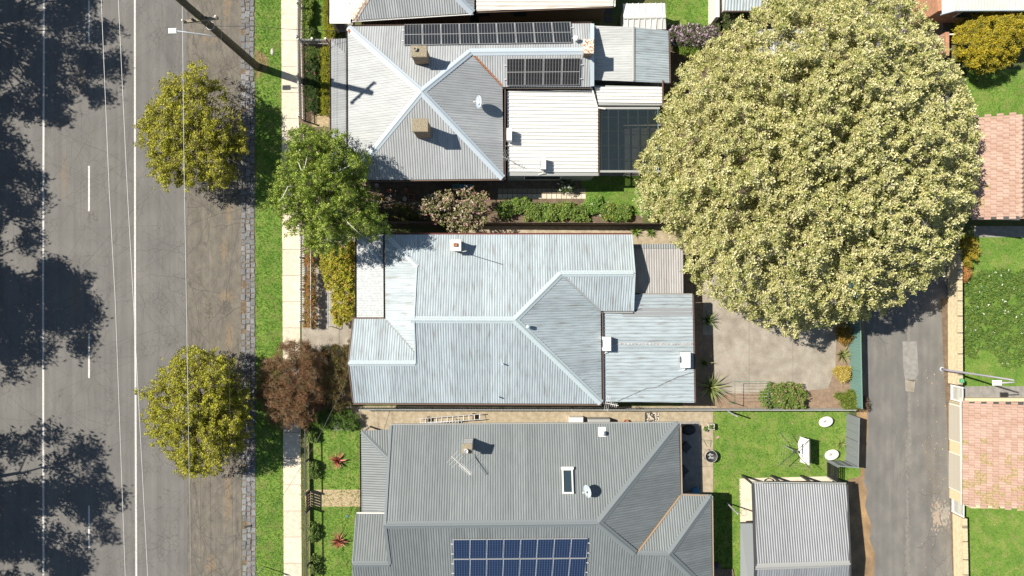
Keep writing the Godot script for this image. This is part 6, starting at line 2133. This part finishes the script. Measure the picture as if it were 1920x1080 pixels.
	bush("leafy_shrub", "dark green shrub in front of the blue grey outbuilding", [1345, 22, 1400, 20, 1425, 22, 1395, 45, 1370, 55, 1342, 50], {"h0": 0.8, "up": 0.6, "n": 40, "pal": [Color(0.08, 0.13, 0.03), Color(0.13, 0.16, 0.05)], "flowers": [2, [Color(0.5, 0.3, 0.4)]]})
	# across the lane
	bush("golden_conifer", "clipped golden conifer dome at the right edge", [1788, 75, 1800, 40, 1830, 22, 1870, 15, 1925, 16, 1930, 60, 1912, 95, 1890, 118, 1862, 132, 1838, 135, 1815, 125, 1795, 105], {"h0": 1.3, "up": 2.0, "n": 170, "per": 26, "gap": 5.0, "lr": 0.26, "mesh": LEAF.spray, "pal": [Color(0.5, 0.4, 0.025), Color(0.44, 0.36, 0.02), Color(0.34, 0.29, 0.02), Color(0.22, 0.21, 0.03)], "limbs": 20, "r": 0.1, "flat": 0.5}, "conifer")
	bush("yellow_shrub", "yellow flowering shrub beside the cream brick fence", [1798, 448, 1828, 446, 1832, 480, 1822, 498, 1800, 500], {"h0": 0.6, "up": 0.7, "n": 44, "pal": [Color(0.36, 0.27, 0.02), Color(0.22, 0.2, 0.02), Color(0.44, 0.33, 0.03)]})
	bush("orange_shrub", "small orange red shrub below the yellow flowering shrub", [1799, 502, 1815, 499, 1819, 515, 1812, 526, 1800, 526], {"h0": 0.35, "up": 0.35, "n": 22, "pal": [Color(0.42, 0.16, 0.06), Color(0.38, 0.24, 0.06)]})
	bush("ground_cover", "sprawling ground cover with white daisies in the wide lawn", [1802, 540, 1830, 515, 1870, 508, 1930, 505, 1930, 680, 1900, 690, 1880, 680, 1850, 668, 1815, 670, 1803, 660], {"h0": 0.06, "up": 0.16, "n": 190, "per": 20, "gap": 5.0, "lr": 0.3, "flat": 0.3, "mesh": LEAF.herb, "pal": [Color(0.07, 0.15, 0.02), Color(0.1, 0.18, 0.03), Color(0.13, 0.2, 0.03)], "flowers": [2, [Color(0.66, 0.68, 0.6), Color(0.16, 0.22, 0.05), Color(0.12, 0.18, 0.03), Color(0.12, 0.2, 0.03)]], "r": 0.01}, "plant")
	# back garden of the pale house
	var strap := [mat(L(0.1, 0.14, 0.03), 0.5), mat(L(0.16, 0.2, 0.06), 0.5), mat(L(0.07, 0.1, 0.025), 0.5)]
	rosette("flax_plant", "dark strap leaved plant by the edge of the concrete yard", 1325, 600, 42, 0.95, 0.035, strap, "plant", "strap leaved plants")
	rosette("flax_plant", "big arching green and cream grass plant in the bed below the ribbed blue roof", 1330, 725, 70, 1.35, 0.035, [strap[0], strap[1], mat(L(0.28, 0.3, 0.1), 0.5)], "plant", "strap leaved plants")
	rosette("flax_plant", "dark strap leaved plant just below the lower corner of the ribbed blue roof", 1318, 680, 30, 0.8, 0.035, strap, "plant", "strap leaved plants")
	rosette("lily_plant", "bright strap leaved plant on the path above the lean-to, nearer the pale house", 1190, 434, 40, 0.6, 0.032, [mat(L(0.13, 0.22, 0.03), 0.5), mat(L(0.2, 0.28, 0.05), 0.5)], "plant", "strap leaved plants")
	rosette("lily_plant", "bright strap leaved plant on the path above the lean-to, nearer the cream tree", 1218, 436, 34, 0.55, 0.03, [mat(L(0.13, 0.22, 0.03), 0.5), mat(L(0.1, 0.16, 0.03), 0.5)], "plant", "strap leaved plants")
	rosette("lily_plant", "spiky green and cream plant beside the green fence", 1577, 664, 60, 0.75, 0.035, [strap[1], mat(L(0.3, 0.3, 0.12), 0.5), strap[0]], "plant", "strap leaved plants", 0.2)
	rosette("lily_plant", "grassy plant against the charcoal lane fence", 1574, 832, 40, 0.5, 0.025, [mat(L(0.14, 0.2, 0.04), 0.5), mat(L(0.2, 0.25, 0.07), 0.5)], "plant", "strap leaved plants")
	bush("hydrangea", "hydrangea bush with dry brown flower heads in the back garden", [1425, 740, 1440, 724, 1470, 718, 1500, 724, 1514, 745, 1505, 764, 1432, 764], {"h0": 0.5, "up": 0.6, "n": 60, "per": 22, "gap": 4.0, "pal": [Color(0.1, 0.17, 0.02), Color(0.14, 0.22, 0.03)], "mesh": LEAF.herb, "flowers": [8, [Color(0.28, 0.19, 0.11), Color(0.36, 0.26, 0.17)]]})
	bush("yellow_shrub", "yellow leaved shrub beside the green fence", [1566, 690, 1590, 688, 1594, 704, 1582, 714, 1568, 706], {"h0": 0.35, "up": 0.4, "n": 26, "pal": [Color(0.44, 0.34, 0.06), Color(0.5, 0.4, 0.12)]})
	bush("bronze_shrub", "bronze leaved shrub under the cream tree beside the green fence", [1570, 616, 1590, 616, 1592, 640, 1574, 642], {"h0": 0.45, "up": 0.5, "n": 26, "pal": [Color(0.25, 0.15, 0.02), Color(0.32, 0.2, 0.03)]})
	bush("leafy_shrub", "green shrub in the bottom corner of the back garden by the green fence", [1566, 738, 1582, 740, 1592, 732, 1605, 738, 1607, 764, 1585, 766], {"h0": 0.5, "up": 0.5, "n": 36, "pal": [Color(0.12, 0.18, 0.02), Color(0.17, 0.22, 0.03)]})
	bush("dry_shrub", "reddish leaves growing through the fence into the lane", [1610, 748, 1622, 745, 1626, 765, 1614, 772], {"h0": 0.4, "up": 0.4, "n": 12, "per": 14, "pal": [Color(0.12, 0.08, 0.04), Color(0.2, 0.12, 0.08)]})
	# cordylines on the front lawns
	var red := [mat(L(0.3, 0.06, 0.06), 0.45), mat(L(0.42, 0.13, 0.09), 0.45), mat(L(0.5, 0.25, 0.16), 0.45), mat(L(0.24, 0.05, 0.05), 0.45)]
	rosette("cordyline", "red cordyline on the front lawn above the brick path", 634, 863, 54, 0.72, 0.035, red, "plant", "red cordylines on the front lawns")
	rosette("cordyline", "red cordyline on the front lawn below the brick path", 636, 1012, 54, 0.8, 0.037, red, "plant", "red cordylines on the front lawns")
	# avenue trees beyond the left edge whose shadows lie on the road
	var pal := [Color(0.06, 0.09, 0.02), Color(0.09, 0.11, 0.03)]
	k = 0
	for q in [[-41.2, -19.4, 5.6, 9.5], [-44.2, -9.4, 4.4, 8.5], [-40.9, -1.4, 4.9, 9.0], [-40.8, 12.4, 5.6, 9.3], [-42.5, 22.5, 4.8, 9.0]]:
		var at := Vector3(q[0], 0, q[1])
		var t := thing("avenue_tree", ["first", "second", "third", "fourth", "fifth", "sixth"][k] + " avenue tree from the top beyond the left edge shading the road", "tree", at, "avenue trees beyond the left edge")
		var c := []
		while c.size() < 66:
			var d := Vector3(R(-1, 1), R(-0.6, 0.75), R(-1, 1))
			if d.length() < 1.0:
				c.append(at + Vector3(0, q[3], 0) + Vector3(d.x * q[2], d.y * q[2] * 0.8, d.z * q[2]))
		var st := ST(true)
		limbs(st, at, c.slice(0, 40), 0.3, 0.5)
		part(st, "trunk", M.bark, t)
		multi(t, "crown", LEAF.pine, M.leaf_dull, spread(c, 32, 0.95), pal, 0.7, 1.4)
		k += 1

func part_limb(st: SurfaceTool, pts: Array, rad: Array, t: Node3D) -> void:
	var foot := Vector3(t.position.x, 4.5, t.position.z)
	tube(st, [foot, foot.lerp(pts[0], 0.6)] + pts, [0.06, 0.045] + rad, 6)
	part(st, "branch", M.birch, t)

func yard_things() -> void:
	var st := ST()
	# rotary clothesline with a towel
	var top := P(1492, 848, 2.0)
	var b := Vector3(top.x, 0, top.z)
	var t := thing("rotary_clothesline", "rotary clothesline with thin lines on the back lawn", "clothesline", b)
	rod(st, b, top, 0.035, 8)
	part(st, "mast", M.grey_metal, t)
	var ends := []
	for q in [[1458, 875], [1519, 824], [1463, 811], [1521, 881]]:
		var e := P(q[0], q[1], 2.1)
		ends.append(e)
		st = ST()
		rod(st, top - Vector3(0, 0.15, 0), e, 0.022, 6)
		part(st, "arm", M.dark, t)
	for f in [0.45, 0.6, 0.75, 0.9, 0.99]:
		st = ST()
		for q in [[0, 2], [2, 1], [1, 3], [3, 0]]:
			rod(st, top.lerp(ends[q[0]], f), top.lerp(ends[q[1]], f), 0.0025, 4)
		part(st, "line", M.pot, t)
	st = ST(true)
	lathe(st, top - Vector3(0, 0.25, 0), [Vector2(0.06, 0), Vector2(0.1, 0.05), Vector2(0.1, 0.2), Vector2(0.05, 0.25), Vector2(0, 0.25)], 10)
	part(st, "hub", M.dark, t)
	# towel folded over the line: real cloth with folds
	var tw := thing("towel", "white towel with dark blue print hanging on the rotary clothesline", "towel", P(1512, 846, 0.8))
	var a0 := P(1517, 824, 2.0)
	var a1 := P(1517, 872, 2.0)
	st = ST(true)
	var rows := []
	for i in 13:
		var f := i / 12.0
		var row := []
		for j in 7:
			var g := j / 6.0
			var sway := sin(f * 17.0) * 0.035 * g + sin(f * 7.0 + 1.0) * 0.05 * g
			row.append(a0.lerp(a1, f) + Vector3(-0.12 * g - 0.14 * sin(g * 1.5) + sway, 0.03 - g * 1.15 * (0.9 + 0.1 * sin(f * 5.0)), 0.0))
		rows.append(row)
	for i in 12:
		for j in 6:
			quad(st, rows[i][j], rows[i + 1][j], rows[i + 1][j + 1], rows[i][j + 1])
	part(st, "cloth", M.towel, tw)
	st = ST(true)
	for i in 12:
		quad(st, rows[i][0], rows[i + 1][0], rows[i + 1][0] + Vector3(0.05, -0.3, 0), rows[i][0] + Vector3(0.05, -0.3, 0))
	part(st, "back_fold", M.towel, tw)
	st = ST()
	for q in [[3, 5], [5, 8], [8, 9]]:
		for i in range(q[0], q[1]):
			var o := Vector3(-0.012, 0.004, 0)
			var s := 0.0 if i < 8 else 0.04
			var p0: Vector3 = rows[i][3].lerp(rows[i + 1][3], 0.12 if i == q[0] else 0.0)
			var p1: Vector3 = rows[i][3].lerp(rows[i + 1][3], 0.9 if i == q[1] - 1 else 1.0)
			var d := Vector3(-0.03, -0.13 + s, 0)
			quad(st, p0 + o, p1 + o, p1 + o + d, p0 + o + d)
	part(st, "print", M.navy, tw)
	# round white tables
	var k := 0
	for q in [[1549, 791, 14.0], [1560, 853, 13.5]]:
		var c := P(q[0], q[1], 0.42)
		var w := thing("garden_table", ["white oval garden table on the back lawn, the upper of two", "white oval garden table beside the lattice gate, the lower of two"][k], "table", Vector3(c.x, 0, c.z), "white garden tables")
		st = ST(true)
		lathe(st, c, [Vector2(0.03, -0.02), Vector2(0.03, 0.012), Vector2(0.47, 0.0), Vector2(0.5, -0.02), Vector2(0.49, -0.05), Vector2(0.03, -0.04)], 26, Basis(Vector3.UP, 0.25), 0.72)
		part(st, "top", M.offwhite, w)
		st = ST()
		for m in 4:
			var an := TAU * m / 4 + 0.6
			rod(st, c + Vector3(cos(an) * 0.1, -0.03, sin(an) * 0.1), Vector3(c.x + cos(an) * 0.3, 0, c.z + sin(an) * 0.22), 0.02)
		part(st, "leg", M.offwhite, w)
		k += 1
	# posts on the lawn
	st = ST()
	var pb := P(1363, 770, 0)
	rod(st, pb, pb + Vector3(0, 2.1, 0), 0.05, 8)
	single(st, "steel_post", M.lilac, "thin grey steel post at the top of the back lawn", "post")
	var hp := P(1362, 942, 0)
	var h := thing("netball_hoop", "netball hoop on a thin pole beside the garage apron", "hoop", hp)
	st = ST()
	rod(st, hp, hp + Vector3(0, 2.4, 0), 0.05, 8)
	part(st, "pole", M.lilac, h)
	st = ST()
	ring(st, hp + Vector3(0.42, 2.36, -0.05), 0.2, 0.013)
	rod(st, hp + Vector3(0, 2.36, 0), hp + Vector3(0.22, 2.36, -0.04), 0.014)
	part(st, "ring", M.gut_rust, h)
	# fold down clothesline on the fence
	var cl := thing("folding_clothesline", "green folding clothesline frame on the fence of the back garden", "clothesline", P(1410, 762, 0))
	st = ST(true)
	tube(st, [P(1378, 757, 1.35), P(1378, 715, 1.35), P(1441, 715, 1.35), P(1441, 757, 1.35)], [0.022], 6)
	part(st, "frame", M.green_metal, cl)
	for j in 6:
		st = ST()
		rod(st, P(1379, 720 + 6 * j, 1.36), P(1440, 720 + 6 * j, 1.36), 0.005, 4)
		part(st, "line", M.offwhite, cl)
	for x in [1378, 1441]:
		st = ST()
		var p := P(x, 758, 1.35)
		rod(st, Vector3(p.x, 0, p.z), p + Vector3(0, 0.05, 0), 0.03)
		part(st, "post", M.green_metal, cl)
	# ladders along the side wall
	k = 0
	for q in [[[783, 790, 905, 781], 12], [[790, 797, 868, 793], 14]]:
		var a := P(q[0][0], q[0][1], 0.5)
		var c := P(q[0][2], q[0][3], 0.5)
		var l := thing("ladder", ["long silver ladder lying beside the charcoal house wall", "short silver ladder half under the charcoal house eave"][k], "ladder", (a + c) / 2 - Vector3(0, 0.5, 0), "ladders beside the charcoal house")
		var sd := (c - a).normalized().cross(Vector3.UP) * 0.17
		for s in [-1.0, 1.0]:
			st = ST()
			bar(st, a + sd * s + Vector3(0, 0.04 * s, 0), c + sd * s + Vector3(0, 0.04 * s, 0), 0.035, 0.07)
			part(st, "rail", M.alu, l)
		for j in q[1]:
			st = ST()
			var m := a.lerp(c, (j + 0.5) / q[1])
			rod(st, m - sd - Vector3(0, 0.04, 0), m + sd + Vector3(0, 0.04, 0), 0.018)
			part(st, "rung", M.alu, l)
		for f in [0.15, 0.85]:
			st = ST()
			var m := a.lerp(c, f)
			box(st, Vector3(m.x, 0.22, m.z), Vector3(0.12, 0.44, 0.4))
			part(st, "trestle", M.timber, l)
		k += 1
	# tubs and boxes on the side path
	st = ST()
	slab(st, P(1080, 788, 0.4), Vector3(0.95, 0.8, 0.5), 0.05)
	single(st, "storage_box", M.white, "white storage box on the side path beside the charcoal house", "box")
	st = ST()
	slab(st, P(1122, 790, 0.45), Vector3(1.5, 0.9, 0.45), 0.03)
	single(st, "storage_box", M.grey_metal, "long grey storage box on the side path beside the charcoal house", "box")
	st = ST(true)
	lathe(st, P(1173, 790, 0.0), [Vector2(0.14, 0), Vector2(0.19, 0.32), Vector2(0.16, 0.32), Vector2(0.14, 0.26), Vector2(0, 0.26)], 14)
	single(st, "flower_pot", M.terracotta, "small terracotta pot on the side path", "pot")
	var mt := thing("pebble_mat", "dark mat of pale pebbles on the side path", "mat", P(1224, 783, 0))
	st = ST()
	box(st, P(1222, 783, 0.03), Vector3(0.95, 0.03, 0.75))
	part(st, "base", M.dark, mt)
	st = ST()
	for i in 70:
		slab(st, P(R(1213, 1236), R(774, 792), 0.05), Vector3(R(0.06, 0.1), 0.03, R(0.05, 0.08)), 0.012, Basis(Vector3.UP, R(0, TAU)))
	part(st, "pebbles", M.path, mt).set_meta("kind", "stuff")
	# patio: table, chairs, pots, fire bowl
	var tb := thing("patio_table", "dark oval table in the shade of the charcoal patio", "table", P(1291, 806, 0))
	st = ST(true)
	lathe(st, P(1291, 806, 0.72), [Vector2(0, 0.0), Vector2(0.5, 0.0), Vector2(0.5, -0.04), Vector2(0, -0.04)], 20, Basis.IDENTITY, 0.72)
	part(st, "top", M.black, tb)
	for q in [[-0.3, -0.2], [0.3, -0.2], [-0.3, 0.2], [0.3, 0.2]]:
		st = ST()
		var p := P(1291, 806, 0.72)
		rod(st, Vector3(p.x + q[0], 0, p.z + q[1]), p + Vector3(q[0], 0, q[1]), 0.025)
		part(st, "leg", M.black, tb)
	k = 0
	for q in [[1285, 836, 0.75], [1280, 880, 0.75]]:
		var p := P(q[0], q[1], 0)
		var ch := thing("patio_chair", ["black cube patio chair in the shade, near the oval table", "black cube patio chair in the shade, farther from the oval table"][k], "chair", p, "patio chairs")
		var bs := Basis(Vector3.UP, q[2])
		st = ST()
		slab(st, p + Vector3(0, 0.22, 0), Vector3(0.5, 0.4, 0.5), 0.03, bs)
		part(st, "seat", M.dark, ch)
		st = ST()
		slab(st, p + bs * Vector3(-0.27, 0.34, 0), Vector3(0.09, 0.66, 0.5), 0.03, bs)
		part(st, "backrest", M.black, ch)
		k += 1
	st = ST()
	slab(st, P(1304, 920, 0.1), Vector3(0.5, 0.12, 0.42), 0.03, Basis(Vector3.UP, 0.4))
	single(st, "blue_bag", M.blue_cloth, "blue bag lying in the shade of the patio", "bag")
	for q in [["round cream flower pot on the patio edge", 1321, 802, 0.2], ["square grey planter on the patio edge", 1331, 798, 0.26]]:
		var p := P(q[1], q[2], 0.05)
		var fp := thing("flower_pot", q[0], "pot", p)
		st = ST(q[3] < 0.25)
		if q[3] < 0.25:
			lathe(st, p, [Vector2(0.13, 0), Vector2(0.19, 0.3), Vector2(0.15, 0.3), Vector2(0.15, 0.26), Vector2(0, 0.26)], 14)
		else:
			for s in [[-0.19, 0, 0.04, 0.42], [0.19, 0, 0.04, 0.42], [0, -0.19, 0.34, 0.04], [0, 0.19, 0.34, 0.04]]:
				box(st, p + Vector3(s[0], 0.22, s[1]), Vector3(s[2], 0.44, s[3]))
			box(st, p + Vector3(0, 0.18, 0), Vector3(0.34, 0.3, 0.34))
		part(st, "pot", M.pot, fp)
		var sp := []
		for i in 24:
			sp.append(p + Vector3(R(-0.12, 0.12), 0.34 + R(0, 0.08) + (0.1 if q[3] > 0.25 else 0.0), R(-0.12, 0.12)))
		multi(fp, "foliage", LEAF.herb, M.leaf, sp, [Color(0.1, 0.17, 0.03)], 0.5, 0.9)
	var fpit := P(1330, 853, 0.05)
	var fb := thing("fire_bowl", "black round fire bowl on the patio edge", "fire bowl", fpit)
	st = ST(true)
	lathe(st, fpit + Vector3(0, 0.2, 0), [Vector2(0.1, 0.0), Vector2(0.34, 0.12), Vector2(0.4, 0.26), Vector2(0.37, 0.26), Vector2(0.3, 0.14), Vector2(0, 0.06)], 20)
	part(st, "bowl", M.black, fb)
	st = ST()
	ring(st, fpit + Vector3(0, 0.47, 0), 0.41, 0.018)
	ring(st, fpit + Vector3(0, 0.05, 0), 0.44, 0.015)
	part(st, "rim", M.grey_metal, fb)
	for q in [0.4, 2.5, 4.6]:
		st = ST()
		rod(st, fpit + Vector3(cos(q) * 0.4, -0.03, sin(q) * 0.4), fpit + Vector3(cos(q) * 0.33, 0.34, sin(q) * 0.33), 0.02)
		part(st, "leg", M.black, fb)
	st = ST()
	for i in 9:
		slab(st, fpit + Vector3(R(-0.18, 0.18), 0.32, R(-0.18, 0.18)), Vector3(0.16, 0.06, 0.07), 0.02, Basis(Vector3.UP, R(0, TAU)))
	part(st, "ash", M.grey_metal, fb)
	var fr := thing("metal_stand", "thin folding metal stand lying on the patio edge", "stand", P(1325, 830, 0.06))
	st = ST()
	tube(st, [P(1317, 824, 0.09), P(1333, 826, 0.1), P(1332, 838, 0.09), P(1325, 837, 0.08), P(1320, 826, 0.11)], [0.014], 5)
	part(st, "frame", M.green_metal, fr)
	# deck behind the charcoal house
	var dk := thing("deck", "small weathered timber deck at the bottom of the back lawn", "deck", P(1352, 1078, 0))
	for i in 8:
		st = ST()
		bar(st, P(1340 + i * 4.6, 1067, 0.12), P(1346 + i * 4.6, 1110, 0.12), 0.145, 0.03)
		part(st, "plank", M.timber, dk)
	var rc := P(1344, 1061, 0.45)
	var gc := thing("kettle_barbecue", "round dark kettle barbecue beside the charcoal house wall", "barbecue", Vector3(rc.x, 0, rc.z))
	st = ST(true)
	lathe(st, rc, [Vector2(0.02, 0.32), Vector2(0.18, 0.28), Vector2(0.28, 0.14), Vector2(0.29, 0.0), Vector2(0.24, -0.14), Vector2(0.05, -0.22)], 18)
	part(st, "bowl", M.dark, gc)
	for q in [0.3, 2.4, 4.5]:
		st = ST()
		rod(st, Vector3(rc.x + cos(q) * 0.28, 0, rc.z + sin(q) * 0.28), rc + Vector3(cos(q) * 0.15, -0.15, sin(q) * 0.15), 0.015)
		part(st, "leg", M.grey_metal, gc)
	# paving squares along the white roofed wing
	var pv := structure("paver_path")
	for row in 2:
		for i in 18:
			if row == 0 and i > 17:
				continue
			st = ST()
			slab(st, P(938 + i * 9.2, 358.0 + row * 10.2, 0.02), Vector3(0.31, 0.05, 0.33), 0.012, Basis(Vector3.UP, R(-0.02, 0.02)))
			part(st, "paver", M.path if row else M.cement, pv)
	# potted things in the shade below the silver roof
	k = 0
	for q in [[708, 349, 0.14], [731, 359, 0.15], [733, 369, 0.11], [763, 358, 0.15], [760, 374, 0.15], [701, 369, 0.13]]:
		var p := P(q[0], q[1], 0)
		var po := thing("garden_pot", ["empty pot nearest the birch and the wall in the shaded side garden", "grey pot between the small pot and the wall in the shaded side garden", "small terracotta pot in the shaded side garden", "round pot beside the wall above the square planter", "round pot left of the square planter", "pot beside the birch branches in the shaded side garden"][k], "pot", p)
		st = ST(true)
		lathe(st, p, [Vector2(q[2] * 0.7, 0), Vector2(q[2], 0.3), Vector2(q[2] * 1.08, 0.3), Vector2(q[2] * 1.08, 0.34), Vector2(q[2] * 0.9, 0.34), Vector2(q[2] * 0.85, 0.27), Vector2(0, 0.27)], 16)
		part(st, "pot", M.terracotta if k % 2 else M.pot, po)
		k += 1
	var sq := P(772, 370, 0)
	var sp2 := thing("square_planter", "square wooden planter frame in the shaded side garden", "planter", sq)
	for s in [[-0.2, 0, 0.05, 0.45], [0.2, 0, 0.05, 0.45], [0, -0.2, 0.35, 0.05], [0, 0.2, 0.35, 0.05]]:
		st = ST()
		box(st, sq + Vector3(s[0], 0.13, s[1]), Vector3(s[2], 0.26, s[3]))
		part(st, "board", M.terracotta, sp2)
	st = ST()
	tube(st, [P(712, 368, 0.05), P(718, 374, 0.06), P(720, 378, 0.05), P(716, 374, 0.07), P(713, 370, 0.06), P(721, 379, 0.05)], [0.02], 6)
	single(st, "yellow_hose", M.yellow, "yellow hose coiled in the shaded side garden", "hose")
	st = ST()
	tube(st, [P(700, 376, 0.04), P(740, 380, 0.05), P(765, 382, 0.04), P(785, 380, 0.04)], [0.016], 6)
	single(st, "garden_hose", M.fence_green, "green garden hose stretched along the shaded side garden", "hose")
	var bn := thing("potting_bench", "blue topped potting bench against the silver roofed house wall", "bench", P(865, 350, 0))
	st = ST()
	slab(st, P(866, 350, 0.75), Vector3(1.35, 0.05, 0.35), 0.01)
	part(st, "top", M.blue_cloth, bn)
	for x in [849, 883]:
		st = ST()
		box(st, P(x, 350, 0.37), Vector3(0.06, 0.72, 0.32))
		part(st, "leg", M.timber, bn)
	# odds and ends
	st = ST()
	slab(st, P(651, 968, 0.02), Vector3(0.16, 0.04, 0.12), 0.01, Basis(Vector3.UP, 0.5))
	single(st, "toy", M.blue_cloth, "small blue toy on the lower front lawn", "toy")
	st = ST()
	slab(st, P(1346, 820, 0.03), Vector3(0.2, 0.05, 0.1), 0.02, Basis(Vector3.UP, 0.6))
	single(st, "toy", M.pink, "small pink toy on the back lawn beside the patio edge", "toy")
	st = ST()
	slab(st, Vector3(P(1803.5, 0, 1.3).x, 1.3, P(0, 714, 1.3).z), Vector3(0.22, 0.22, 0.26), 0.02)
	single(st, "meter_box", M.green_plastic, "small green and white meter box on the end of the cream brick fence", "box")
	st = ST()
	tube(st, [P(652, 1052, 0.02), P(650, 1062, 0.03), P(656, 1072, 0.02), P(662, 1062, 0.04), P(656, 1050, 0.02), P(648, 1060, 0.03)], [0.014], 5)
	single(st, "garden_hose", M.black, "black hose coiled on the front lawn beside the grey gabled room", "hose")
	st = ST()
	slab(st, P(465, 987, 0.09), Vector3(0.5, 0.06, 0.12), 0.02, Basis(Vector3.UP, 0.2))
	single(st, "branch_piece", M.black, "dark fallen branch lying on the stone gutter", "branch")
	st = ST()
	slab(st, P(642, 792, 0.02), Vector3(1.2, 0.04, 1.1), 0.01)
	single(st, "concrete_slab", M.patio, "grey concrete slab between the front shrub and the side path", "slab")
	st = ST()
	tube(st, [P(1398, 952, 0.04), P(1394, 957, 0.04)], [0.02], 5)
	var sw := thing("small_clothesline", "old green rotary clothesline in the shade beside the cream tree", "clothesline", P(1280, 142, 0))
	st = ST()
	rod(st, P(1281, 143, 0), P(1281, 143, 0) + Vector3(0, 1.8, 0), 0.03)
	part(st, "mast", M.green_metal, sw)
	for q in [[1272, 142], [1283, 126], [1290, 142], [1283, 155]]:
		st = ST()
		rod(st, P(1281, 143, 0) + Vector3(0, 1.7, 0), P(q[0], q[1], 1.85), 0.015, 5)
		part(st, "arm", M.fence_green, sw)
	st = ST()
	for j in 3:
		ring(st, P(1442, 902, 0.06 + 0.03 * j), 0.26 - 0.02 * j, 0.02, Basis(Vector3.UP, j * 0.7).scaled(Vector3(1.3, 1, 0.7)))
	tube(st, [P(1450, 903, 0.05), P(1480, 903.5, 0.05), P(1510, 902, 0.06), P(1540, 903, 0.05)], [0.02], 5)
	single(st, "garden_hose", M.black, "black hose coiled on the concrete in front of the garage", "hose")
